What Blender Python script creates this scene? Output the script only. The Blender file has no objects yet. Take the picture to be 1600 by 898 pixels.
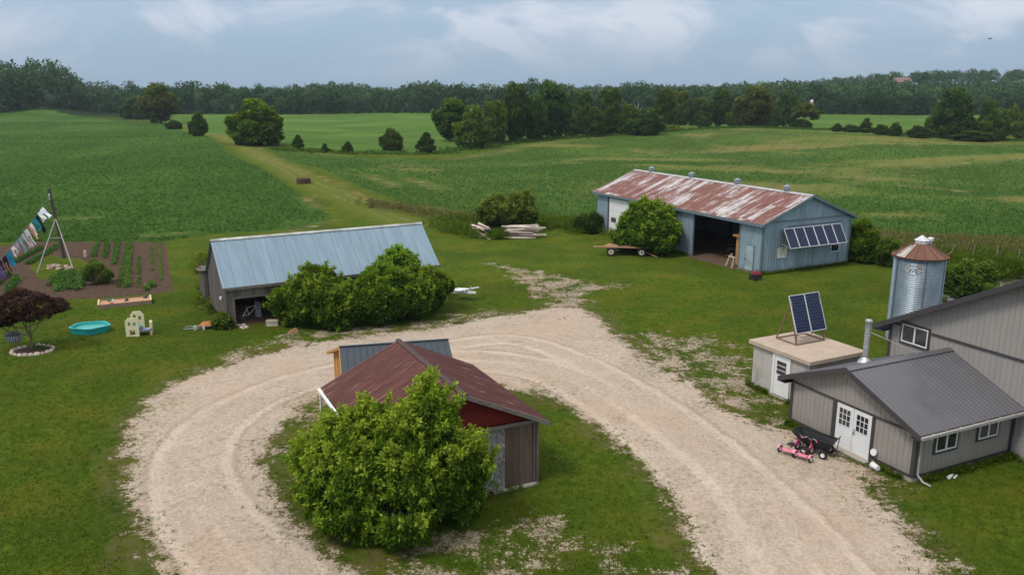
import bpy, math, random
import numpy as np
from mathutils import Vector, Matrix
R = math.radians
PI = math.pi
random.seed(7)
scene = bpy.context.scene
col = scene.collection

# ------------------------------------------------------------------ camera, sky, sun, exposure
F_PX, HOR, CAM_H = 1300.0, 138.0, 14.3
PITCH = math.atan((449.0 - HOR) / F_PX)
cam_data = bpy.data.cameras.new('camera')
cam_data.sensor_width = 36.0
cam_data.lens = F_PX / 1600.0 * 36.0
cam_data.clip_start, cam_data.clip_end = 0.1, 20000.0
cam = bpy.data.objects.new('camera', cam_data)
cam.location = (0, 0, CAM_H)
cam.rotation_euler = (PI / 2 - PITCH, 0, 0)
col.objects.link(cam)
scene.camera = cam

scene.view_settings.view_transform = 'Standard'
scene.view_settings.look = 'None'
scene.view_settings.gamma = 1.0
scene.view_settings.exposure = 0.08
scene.cycles.max_bounces = 6
scene.cycles.transparent_max_bounces = 8
scene.cycles.volume_bounces = 0
scene.cycles.use_denoising = True

SUN_EL, SUN_AZ = R(56), R(-128)      # azimuth clockwise from +Y: light comes from the left and slightly behind
world = bpy.data.worlds.new('World')
scene.world = world
world.use_nodes = True
wn = world.node_tree.nodes
wl = world.node_tree.links
wn.clear()


def sky_nodes():
    out = wn.new('ShaderNodeOutputWorld')
    bg = wn.new('ShaderNodeBackground')
    bg.inputs['Strength'].default_value = 0.11
    wl.new(bg.outputs[0], out.inputs[0])
    sky = wn.new('ShaderNodeTexSky')
    sky.sky_type = 'NISHITA'
    sky.sun_disc = False
    sky.sun_elevation = SUN_EL
    sky.sun_rotation = SUN_AZ
    sky.air_density = 1.4
    sky.dust_density = 2.0
    tc = wn.new('ShaderNodeTexCoord')
    sep = wn.new('ShaderNodeSeparateXYZ')
    wl.new(tc.outputs['Generated'], sep.inputs[0])
    # cloud layer: direction flattened onto a sheet above the scene
    zc = wn.new('ShaderNodeMath'); zc.operation = 'MAXIMUM'; zc.inputs[1].default_value = 0.0
    wl.new(sep.outputs[2], zc.inputs[0])
    za = wn.new('ShaderNodeMath'); za.operation = 'ADD'; za.inputs[1].default_value = 0.10
    wl.new(zc.outputs[0], za.inputs[0])
    dx = wn.new('ShaderNodeMath'); dx.operation = 'DIVIDE'
    dy = wn.new('ShaderNodeMath'); dy.operation = 'DIVIDE'
    wl.new(sep.outputs[0], dx.inputs[0]); wl.new(za.outputs[0], dx.inputs[1])
    wl.new(sep.outputs[1], dy.inputs[0]); wl.new(za.outputs[0], dy.inputs[1])
    cmb = wn.new('ShaderNodeCombineXYZ')
    wl.new(dx.outputs[0], cmb.inputs[0]); wl.new(dy.outputs[0], cmb.inputs[1])
    mp = wn.new('ShaderNodeMapping'); mp.inputs['Scale'].default_value = (1.0, 1.0, 2.3)
    wl.new(tc.outputs['Generated'], mp.inputs['Vector'])
    n1 = wn.new('ShaderNodeTexNoise')
    n1.inputs['Scale'].default_value = 5.2
    n1.inputs['Detail'].default_value = 8
    n1.inputs['Roughness'].default_value = 0.55
    n1.inputs['Distortion'].default_value = 0.7
    wl.new(mp.outputs[0], n1.inputs['Vector'])
    n2 = wn.new('ShaderNodeTexNoise')
    n2.inputs['Scale'].default_value = 0.23
    n2.inputs['Detail'].default_value = 4
    wl.new(cmb.outputs[0], n2.inputs['Vector'])
    r1 = wn.new('ShaderNodeValToRGB')
    e = r1.color_ramp.elements
    e[0].position = 0.41; e[0].color = (3.2, 4.55, 6.0, 1)
    e[1].position = 0.60; e[1].color = (5.6, 6.2, 7.3, 1)
    m = r1.color_ramp.elements.new(0.5); m.color = (3.6, 4.7, 6.2, 1)
    wl.new(n1.outputs[0], r1.inputs[0])
    r2 = wn.new('ShaderNodeValToRGB')
    e = r2.color_ramp.elements
    e[0].position = 0.35; e[0].color = (0.90, 0.95, 0.98, 1)
    e[1].position = 0.65; e[1].color = (1.12, 1.08, 1.06, 1)
    wl.new(n2.outputs[0], r2.inputs[0])
    mul = wn.new('ShaderNodeMixRGB'); mul.blend_type = 'MULTIPLY'; mul.inputs[0].default_value = 1
    wl.new(r1.outputs[0], mul.inputs[1]); wl.new(r2.outputs[0], mul.inputs[2])
    # the cloud sheet is evenly blue grey low over the horizon and brighter overhead
    hz = wn.new('ShaderNodeMapRange')
    hz.inputs['From Min'].default_value = 0.0; hz.inputs['From Max'].default_value = 0.075
    wl.new(sep.outputs[2], hz.inputs['Value'])
    mh = wn.new('ShaderNodeMixRGB'); mh.inputs[1].default_value = (2.95, 4.15, 5.5, 1)
    wl.new(hz.outputs[0], mh.inputs[0]); wl.new(mul.outputs[0], mh.inputs[2])
    up = wn.new('ShaderNodeMapRange')
    up.inputs['From Min'].default_value = 0.15; up.inputs['From Max'].default_value = 0.8
    up.inputs['To Min'].default_value = 1.0; up.inputs['To Max'].default_value = 1.9
    wl.new(sep.outputs[2], up.inputs['Value'])
    # overhead the cloud deck is thicker and whiter
    uw = wn.new('ShaderNodeMapRange')
    uw.inputs['From Min'].default_value = 0.2; uw.inputs['From Max'].default_value = 0.7
    wl.new(sep.outputs[2], uw.inputs['Value'])
    wh = wn.new('ShaderNodeMixRGB'); wh.inputs[2].default_value = (5.6, 5.3, 5.0, 1)
    wl.new(uw.outputs[0], wh.inputs[0]); wl.new(mh.outputs[0], wh.inputs[1])
    sc = wn.new('ShaderNodeVectorMath'); sc.operation = 'SCALE'
    wl.new(wh.outputs[0], sc.inputs[0]); wl.new(up.outputs[0], sc.inputs['Scale'])
    mix = wn.new('ShaderNodeMixRGB'); mix.inputs[0].default_value = 0.88
    wl.new(sky.outputs[0], mix.inputs[1]); wl.new(sc.outputs[0], mix.inputs[2])
    wl.new(mix.outputs[0], bg.inputs['Color'])


sky_nodes()
sun_data = bpy.data.lights.new('sun', 'SUN')
sun_data.energy = 2.1
sun_data.angle = R(14)
sun_data.color = (1.0, 0.91, 0.79)
sun = bpy.data.objects.new('sun', sun_data)
# direction towards the sun
sdir = Vector((math.sin(SUN_AZ) * math.cos(SUN_EL), math.cos(SUN_AZ) * math.cos(SUN_EL), math.sin(SUN_EL)))
sun.rotation_euler = sdir.to_track_quat('Z', 'Y').to_euler()
col.objects.link(sun)


# ------------------------------------------------------------------ node helpers
class NT:
    def __init__(s, name):
        s.m = bpy.data.materials.new(name)
        s.m.use_nodes = True
        s.t = s.m.node_tree
        s.t.nodes.clear()
        s.out = s.t.nodes.new('ShaderNodeOutputMaterial')

    def _set(s, inp, v):
        if v is None:
            return
        if isinstance(v, bpy.types.NodeSocket):
            s.t.links.new(v, inp)
        elif isinstance(v, (tuple, list)) and inp.type == 'RGBA' and len(v) == 3:
            inp.default_value = (*v, 1)
        else:
            inp.default_value = v

    def node(s, typ, outp=0, props=None, **ins):
        n = s.t.nodes.new(typ)
        for k, v in (props or {}).items():
            setattr(n, k, v)
        for k, v in ins.items():
            key = int(k[1:]) if k[0] == 'i' and k[1:].isdigit() else k.replace('_', ' ')
            s._set(n.inputs[key], v)
        return n.outputs[outp]

    def co(s, which='Object'):
        return s.node('ShaderNodeTexCoord', which)

    def uv(s):
        return s.node('ShaderNodeUVMap')

    def attr(s, name, outp='Fac'):
        return s.node('ShaderNodeAttribute', outp, {'attribute_name': name})

    def mapv(s, v, scale=(1, 1, 1), rot=(0, 0, 0), loc=(0, 0, 0)):
        return s.node('ShaderNodeMapping', 0, None, Vector=v, Scale=scale, Rotation=rot, Location=loc)

    def noise(s, v, scale, detail=4, rough=0.55, dist=0.0, outp=0):
        return s.node('ShaderNodeTexNoise', outp, None, Vector=v, Scale=scale, Detail=detail, Roughness=rough, Distortion=dist)

    def vor(s, v, scale, outp=0, rand=1.0):
        return s.node('ShaderNodeTexVoronoi', outp, None, Vector=v, Scale=scale, Randomness=rand)

    def math(s, op, a, b=None, c=None, clamp=False):
        n = s.t.nodes.new('ShaderNodeMath')
        n.operation = op
        n.use_clamp = clamp
        s._set(n.inputs[0], a)
        if b is not None: s._set(n.inputs[1], b)
        if c is not None: s._set(n.inputs[2], c)
        return n.outputs[0]

    def rng(s, v, a, b, c=0.0, d=1.0, smooth=False):
        n = s.t.nodes.new('ShaderNodeMapRange')
        if smooth: n.interpolation_type = 'SMOOTHSTEP'
        s._set(n.inputs['Value'], v)
        n.inputs['From Min'].default_value = a; n.inputs['From Max'].default_value = b
        n.inputs['To Min'].default_value = c; n.inputs['To Max'].default_value = d
        return n.outputs[0]

    def mix(s, f, a, b, mode='MIX'):
        n = s.t.nodes.new('ShaderNodeMixRGB')
        n.blend_type = mode
        s._set(n.inputs[0], f); s._set(n.inputs[1], a); s._set(n.inputs[2], b)
        return n.outputs[0]

    def ramp(s, f, stops):
        n = s.t.nodes.new('ShaderNodeValToRGB')
        s._set(n.inputs[0], f)
        e = n.color_ramp.elements
        for i, (p, c) in enumerate(stops):
            el = e[i] if i < 2 else e.new(p)
            el.position = p
            el.color = (*c, 1)
        return n.outputs[0]

    def hsv(s, c, h=0.5, sat=1.0, v=1.0):
        return s.node('ShaderNodeHueSaturation', 0, None, Hue=h, Saturation=sat, Value=v, Color=c)

    def bump(s, h, strength=0.5, dist=0.02):
        return s.node('ShaderNodeBump', 0, None, Strength=strength, Distance=dist, Height=h)

    def sep(s, v, i):
        return s.node('ShaderNodeSeparateXYZ', i, None, Vector=v)

    def principled(s, color, rough=0.7, metal=0.0, normal=None, spec=0.4, **kw):
        n = s.t.nodes.new('ShaderNodeBsdfPrincipled')
        s._set(n.inputs['Base Color'], color)
        s._set(n.inputs['Roughness'], rough)
        s._set(n.inputs['Metallic'], metal)
        n.inputs['Specular IOR Level'].default_value = spec
        if normal is not None: s._set(n.inputs['Normal'], normal)
        for k, v in kw.items():
            s._set(n.inputs[k.replace('_', ' ')], v)
        s.t.links.new(n.outputs[0], s.out.inputs[0])
        return n


def M_plain(name, c, rough=0.6, metal=0.0, var=0.12, scale=6.0, spec=0.4, dirt=0.0):
    s = NT(name)
    co = s.co()
    n = s.noise(co, scale, 5)
    k = s.rng(n, 0.3, 0.7, 1 - var, 1 + var)
    cc = s.mix(1.0, c, s.node('ShaderNodeCombineXYZ', 0, None, X=k, Y=k, Z=k), 'MULTIPLY')
    if dirt:
        d = s.rng(s.noise(co, scale * 0.35, 6), 0.5, 0.68)
        cc = s.mix(s.math('MULTIPLY', d, dirt), cc, (0.10, 0.08, 0.055))
    s.principled(cc, s.rng(n, 0.3, 0.7, rough - 0.06, rough + 0.08), metal, spec=spec)
    return s.m


# ------------------------------------------------------------------ mesh helpers
class MB:
    """collects faces; build() links them as one mesh object"""
    def __init__(s):
        s.v, s.f, s.uv, s.c, s.sm = [], [], [], [], []

    def face(s, pts, uv=None, c=0.5, smooth=False):
        i = len(s.v)
        s.v += [tuple(p) for p in pts]
        s.f.append(tuple(range(i, i + len(pts))))
        s.uv += list(uv) if uv else [(p[0] + p[1], p[2]) for p in pts]
        s.c.append(c); s.sm.append(smooth)

    def hexa(s, p, c=0.5):
        # p: 8 points, bottom 4 ccw then top 4
        for q in ((3, 2, 1, 0), (4, 5, 6, 7), (0, 1, 5, 4), (1, 2, 6, 5), (2, 3, 7, 6), (3, 0, 4, 7)):
            s.face([p[k] for k in q], c=c)

    def box(s, x0, x1, y0, y1, z0, z1, c=0.5):
        s.hexa([(x0, y0, z0), (x1, y0, z0), (x1, y1, z0), (x0, y1, z0), (x0, y0, z1), (x1, y0, z1), (x1, y1, z1), (x0, y1, z1)], c)

    def bar(s, a, b, w, h, up=(0, 0, 1), c=0.5):
        a, b, up = Vector(a), Vector(b), Vector(up)
        d = (b - a).normalized()
        if abs(d.dot(up)) > 0.98: up = Vector((1, 0, 0))
        x = d.cross(up).normalized() * (w / 2)
        y = x.cross(d).normalized() * (h / 2)
        s.hexa([a - x - y, a + x - y, b + x - y, b - x - y, a - x + y, a + x + y, b + x + y, b - x + y], c)

    def tube(s, pts, r, n=8, r2=None, caps=True, c=0.5):
        pts = [Vector(p) for p in pts]
        rs = [r + ((r2 - r) * i / (len(pts) - 1) if r2 is not None else 0) for i in range(len(pts))]
        rings = []
        ref = None
        for i, p in enumerate(pts):
            d = (pts[min(i + 1, len(pts) - 1)] - pts[max(i - 1, 0)]).normalized()
            if ref is None: ref = Vector((0, 0, 1)) if abs(d.z) < 0.9 else Vector((1, 0, 0))
            x = d.cross(ref).normalized(); y = d.cross(x).normalized()
            ref = y.cross(d) if False else ref
            rings.append([p + x * math.cos(2 * PI * k / n) * rs[i] + y * math.sin(2 * PI * k / n) * rs[i] for k in range(n)])
        for i in range(len(rings) - 1):
            for k in range(n):
                k2 = (k + 1) % n
                s.face([rings[i][k], rings[i][k2], rings[i + 1][k2], rings[i + 1][k]], c=c, smooth=True)
        if caps:
            s.face(rings[0][::-1], c=c); s.face(rings[-1], c=c)

    def lathe(s, prof, cx=0, cy=0, n=24, c=0.5, smooth=True, sx=1.0, sy=1.0):
        for (r0, z0), (r1, z1) in zip(prof[:-1], prof[1:]):
            for k in range(n):
                a0, a1 = 2 * PI * k / n, 2 * PI * (k + 1) / n
                P = lambda r, a, z: (cx + r * math.cos(a) * sx, cy + r * math.sin(a) * sy, z)
                s.face([P(r0, a0, z0), P(r0, a1, z0), P(r1, a1, z1), P(r1, a0, z1)], [(a0, z0), (a1, z0), (a1, z1), (a0, z1)], c=c, smooth=smooth)

    def wheel(s, ctr, ax, r, w, n=20):
        """a tyre: torus-like lathe round axis ax"""
        ctr, ax = Vector(ctr), Vector(ax).normalized()
        u = ax.cross(Vector((0, 0, 1))).normalized(); v = ax.cross(u)
        prof = [(r * .62, -w * .38), (r * .72, -w * .5), (r * .93, -w * .48), (r, -w * .25), (r, w * .25), (r * .93, w * .48), (r * .72, w * .5), (r * .62, w * .38)]
        for (r0, z0), (r1, z1) in zip(prof, prof[1:] + prof[:1]):
            for k in range(n):
                a0, a1 = 2 * PI * k / n, 2 * PI * (k + 1) / n
                P = lambda rr, a, z: ctr + (u * math.cos(a) + v * math.sin(a)) * rr + ax * z
                s.face([P(r0, a0, z0), P(r0, a1, z0), P(r1, a1, z1), P(r1, a0, z1)], smooth=True)

    def disc(s, ctr, ax, r, w, n=18, c=0.5):
        ctr, ax = Vector(ctr), Vector(ax).normalized()
        s.tube([ctr - ax * w / 2, ctr + ax * w / 2], r, n=n, c=c)

    def ribbed(s, O, S, T, N, s0, s1, t0, t1, pitch=0.23, rib=0.05, depth=0.02, c=0.5, thick=0.0, ph=0.0):
        """sheet with raised ribs running along T; t0/t1 numbers or functions of s"""
        O, S, T, N = Vector(O), Vector(S), Vector(T), Vector(N)
        f0 = t0 if callable(t0) else (lambda q: t0)
        f1 = t1 if callable(t1) else (lambda q: t1)
        prof = [(s0, 0.0)]
        q = s0 + ph
        while q < s1 - rib:
            if q > s0 + 0.01:
                prof += [(q, 0.0), (q + rib * .25, depth), (q + rib * .75, depth), (q + rib, 0.0)]
            q += pitch
        prof.append((s1, 0.0))
        for (a, ha), (b, hb) in zip(prof[:-1], prof[1:]):
            if b - a < 1e-5: continue
            P = lambda q, t, h: O + S * q + T * t + N * h
            s.face([P(a, f0(a), ha), P(b, f0(b), hb), P(b, f1(b), hb), P(a, f1(a), ha)],
                   [(a, f0(a)), (b, f0(b)), (b, f1(b)), (a, f1(a))], c=c)
        if thick:
            k = -thick
            P = lambda q, t: O + S * q + T * t + N * k
            s.face([P(s0, f0(s0)), P(s0, f1(s0)), P(s1, f1(s1)), P(s1, f0(s1))])

    def build(s, name, mat, parent=None, loc=None, rz=0.0):
        me = bpy.data.meshes.new(name)
        me.from_pydata(s.v, [], s.f)
        me.uv_layers.new(name='UVMap')
        me.uv_layers[0].data.foreach_set('uv', np.array(s.uv, dtype=np.float32).ravel())
        a = me.attributes.new('tone', 'FLOAT', 'FACE')
        a.data.foreach_set('value', np.array(s.c, dtype=np.float32))
        me.polygons.foreach_set('use_smooth', np.array(s.sm, dtype=bool))
        me.materials.append(mat)
        me.update()
        o = bpy.data.objects.new(name, me)
        col.objects.link(o)
        o.parent = parent
        if loc: o.location = loc
        if rz: o.rotation_euler = (0, 0, rz)
        return o


def tag(o, label, cat, group=None, kind=None):
    if label: o['label'] = label
    if cat: o['category'] = cat
    if group: o['group'] = group
    if kind: o['kind'] = kind
    return o


def thing(name, label, cat, loc=(0, 0, 0), rz=0.0, group=None):
    o = bpy.data.objects.new(name, None)
    col.objects.link(o)
    o.empty_display_size = 0.2
    o.location = loc
    o.rotation_euler = (0, 0, rz)
    return tag(o, label, cat, group)


def dup(root, loc=None, rz=None, label=None, scale=None):
    r = root.copy(); col.objects.link(r)
    if loc: r.location = loc
    if rz is not None: r.rotation_euler = (0, 0, rz)
    if label: r['label'] = label
    if scale: r.scale = scale
    for ch in list(root.children):
        c = ch.copy(); col.objects.link(c); c.parent = r
        for g in list(ch.children):
            d = g.copy(); col.objects.link(d); d.parent = c
    return r


# ------------------------------------------------------------------ terrain
def sst(x, a, b):
    t = np.clip((x - a) / (b - a), 0, 1)
    return t * t * (3 - 2 * t)


def terr(x, y):
    x = np.asarray(x, float); y = np.asarray(y, float)
    m = sst(y, 88, 150) * (1 - 0.6 * sst(y, 300, 430))
    h = 0.75 * np.sin(x / 31 + y / 57 + 0.6) + 0.55 * np.sin(y / 19 - x / 70 + 1.0) + 0.35 * np.sin(x / 13 + 2 + y / 41)
    h = h * m
    # lane and left field fall away very gently
    hill = 17 * sst(x, 120, 420) * sst(y, 500, 780)
    lefth = 9 * sst(-x / np.maximum(y, 1), 0.485, 0.56) * sst(y, 400, 520)
    return h + hill + lefth


def ray(px, py):
    u = (px - 800) / F_PX; v = -(py - 449) / F_PX
    return u, math.cos(PITCH) + v * math.sin(PITCH), -math.sin(PITCH) + v * math.cos(PITCH)


def gp(px, py, z=None):
    """ground point seen at a pixel of the photograph (1600 wide)"""
    d = ray(px, py)
    zz = 0.0 if z is None else z
    for _ in range(6):
        t = (zz - CAM_H) / d[2]
        x, y = d[0] * t, d[1] * t
        if z is None: zz = float(terr(x, y))
    return x, y, zz


def poly(pts):
    return np.array([gp(*p, 0.0)[:2] for p in pts])


def sdist(X, Y, P):
    """signed distance to polygon, positive inside"""
    P = np.asarray(P)
    d = np.full(X.shape, 1e9); ins = np.zeros(X.shape, bool)
    n = len(P)
    for i in range(n):
        x0, y0 = P[i]; x1, y1 = P[(i + 1) % n]
        dx, dy = x1 - x0, y1 - y0
        t = np.clip(((X - x0) * dx + (Y - y0) * dy) / (dx * dx + dy * dy + 1e-9), 0, 1)
        d = np.minimum(d, np.hypot(X - x0 - t * dx, Y - y0 - t * dy))
        c = ((y0 > Y) != (y1 > Y)) & (X < (x1 - x0) * (Y - y0) / (y1 - y0 + 1e-12) + x0)
        ins ^= c
    return np.where(ins, d, -d)


def ldist(X, Y, P):
    d = np.full(X.shape, 1e9)
    for (x0, y0), (x1, y1) in zip(P[:-1], P[1:]):
        dx, dy = x1 - x0, y1 - y0
        t = np.clip(((X - x0) * dx + (Y - y0) * dy) / (dx * dx + dy * dy + 1e-9), 0, 1)
        d = np.minimum(d, np.hypot(X - x0 - t * dx, Y - y0 - t * dy))
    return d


def smooth_line(pts, n=6):
    P = [np.array(p, float) for p in pts]
    out = []
    for i in range(len(P) - 1):
        p0 = P[max(i - 1, 0)]; p1 = P[i]; p2 = P[i + 1]; p3 = P[min(i + 2, len(P) - 1)]
        for k in range(n):
            t = k / n
            out.append(0.5 * (2 * p1 + (p2 - p0) * t + (2 * p0 - 5 * p1 + 4 * p2 - p3) * t * t + (3 * p1 - p0 - 3 * p2 + p3) * t ** 3))
    out.append(P[-1])
    return np.array(out)


OUTER = poly([(300, 1000), (262, 898), (235, 850), (212, 800), (200, 750), (195, 705), (203, 665), (232, 625), (272, 597), (330, 578), (400, 556), (470, 540), (540, 528),
              (600, 520), (680, 512), (740, 500), (790, 492), (835, 486), (862, 478), (905, 480), (940, 500), (960, 522), (1000, 552), (1045, 582), (1090, 603), (1110, 625),
              (1150, 648), (1200, 668), (1232, 672), (1290, 705), (1345, 728), (1352, 762), (1395, 800), (1440, 850), (1470, 898), (1540, 1000)])
ISLE = poly([(405, 720), (420, 690), (450, 652), (500, 622), (580, 600), (700, 596), (800, 606), (845, 614), (880, 628), (940, 668), (990, 712), (1030, 755), (1060, 800),
             (1082, 850), (1110, 905), (1120, 1000), (640, 1000), (560, 895), (490, 848), (440, 800), (420, 760)])
SPUR = poly([(760, 410), (850, 422), (905, 436), (985, 445), (915, 462), (945, 500), (860, 500), (835, 470), (805, 438)])
SPUR2 = poly([(960, 522), (1040, 520), (1100, 525), (1175, 540), (1185, 600), (1235, 625), (1235, 672), (1120, 640), (1060, 600)])
SPUR3 = poly([(1335, 725), (1400, 745), (1420, 775), (1420, 810), (1480, 870), (1510, 930), (1440, 930), (1380, 820), (1340, 770)])
SPUR4 = poly([(280, 600), (330, 560), (420, 528), (520, 505), (640, 500), (760, 480), (800, 492), (640, 525), (470, 545), (330, 585)])
SPUR5 = poly([(395, 740), (410, 680), (450, 640), (520, 610), (540, 640), (460, 690), (440, 760), (480, 830), (440, 810)])
ISLEB = poly([(520, 898), (620, 850), (760, 800), (900, 800), (1000, 860), (1090, 890), (1110, 960), (520, 960)])
FIELD_L = poly([(-900, 380), (250, 379), (330, 366), (430, 361), (505, 352), (518, 338), (470, 310), (400, 268), (330, 225), (262, 196), (190, 189), (0, 175), (-900, 182)])
FIELD_R = poly([(398, 232), (470, 262), (560, 298), (640, 322), (740, 340), (850, 345), (925, 340), (1335, 366), (1420, 375), (1600, 378), (2300, 380), (2400, 232), (1600, 222), (1430, 214), (1280, 204),
                (1100, 202), (960, 212), (860, 218), (760, 229), (690, 243), (600, 241), (470, 238)])
FAR = poly([(268, 190), (330, 216), (420, 231), (690, 236), (760, 222), (1000, 205), (1290, 200), (1600, 213), (2600, 224), (2400, 178), (1300, 177.5), (500, 176), (268, 178)])
SOIL = poly([(-60, 395), (40, 378), (258, 378), (271, 456), (150, 466), (60, 470), (-60, 475)])
LAWNBED = poly([(45, 415), (75, 398), (130, 405), (150, 425), (110, 433), (60, 436)])
LANE = smooth_line([gp(*p, 0.0)[:2] for p in [(268, 193), (320, 215), (360, 228), (395, 243), (430, 262), (475, 290), (540, 312), (600, 335), (640, 352)]])
POND = poly([(1478, 434), (1520, 428), (1600, 424), (1700, 425), (1700, 462), (1580, 470), (1476, 468)])
VERGE = poly([(1335, 368), (1420, 377), (1600, 380), (2300, 385), (2300, 425), (1600, 408), (1490, 402), (1345, 398)])
TRACKS = [smooth_line([gp(*p, 0.0)[:2] for p in L]) for L in (
    [(360, 898), (300, 830), (278, 770), (278, 720), (300, 680), (350, 640), (430, 603), (520, 578), (620, 560), (760, 556), (880, 580), (1000, 640), (1120, 730), (1200, 830), (1240, 898)],
    [(460, 898), (380, 830), (335, 770), (322, 720), (345, 672), (400, 632), (480, 600), (600, 575), (760, 572), (860, 590), (960, 650), (1060, 740), (1120, 830), (1150, 898)],
    [(690, 540), (800, 530), (900, 560), (1010, 620), (1110, 690), (1200, 770), (1270, 840), (1320, 898)])]
STRAW = [smooth_line([gp(*p, 0.0)[:2] for p in L], 3) for L in (
    [(330, 217), (400, 236), (450, 268), (520, 293), (590, 318), (660, 335), (735, 342)], [(575, 283), (620, 297)], [(495, 240), (540, 241)], [(635, 285), (690, 300)],
    [(400, 222), (330, 213)], [(700, 243), (860, 222), (960, 213), (1100, 205)], [(990, 228), (1030, 234)], [(1115, 224), (1260, 236)], [(1250, 258), (1300, 260)], [(1330, 264), (1360, 278)],
    [(1440, 262), (1600, 255)], [(1400, 285), (1500, 294)], [(1200, 265), (1215, 270)], [(880, 250), (905, 252)], [(1350, 220), (1400, 222)], [(475, 312), (500, 328)], [(455, 361), (522, 346)],
    [(660, 325), (740, 338)], [(100, 342), (145, 341)], [(235, 368), (300, 365)])]


def vnoise(x, y, seed=0):
    xi, yi = np.floor(x).astype(np.int64), np.floor(y).astype(np.int64)
    fx, fy = x - xi, y - yi
    fx = fx * fx * (3 - 2 * fx); fy = fy * fy * (3 - 2 * fy)
    def h(a, b):
        n = (a * 374761393 + b * 668265263 + seed * 982451653) & 0x7fffffff
        n = ((n ^ (n >> 13)) * 1274126177) & 0x7fffffff
        return ((n ^ (n >> 16)) & 0xffff) / 65535.0
    return (h(xi, yi) * (1 - fx) + h(xi + 1, yi) * fx) * (1 - fy) + (h(xi, yi + 1) * (1 - fx) + h(xi + 1, yi + 1) * fx) * fy


def bare(x, y):
    """worn and droughty patches of the fields, long across the slope"""
    x = np.asarray(x, float); y = np.asarray(y, float)
    n = .55 * vnoise(x / 26 + y / 90, y / 13 - x / 120, 1) + .28 * vnoise(x / 9, y / 6, 2) + .17 * vnoise(x / 4, y / 3, 3)
    return n + .10 * np.clip(x / 60, -1, 1) - .10 * (x < -25)


def grid_axis(lo, hi, step, far_lo, far_hi, grow):
    a = list(np.arange(lo, hi + 1e-6, step))
    s = step; v = hi
    up = []
    while v < far_hi:
        s *= grow; v += s; up.append(v)
    s = step; v = lo; dn = []
    while v > far_lo:
        s *= grow; v -= s; dn.append(v)
    return np.array(dn[::-1] + a + up)


def near_smooth(n, seed):
    rs = np.random.RandomState(seed)
    return rs.rand(n)


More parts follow.
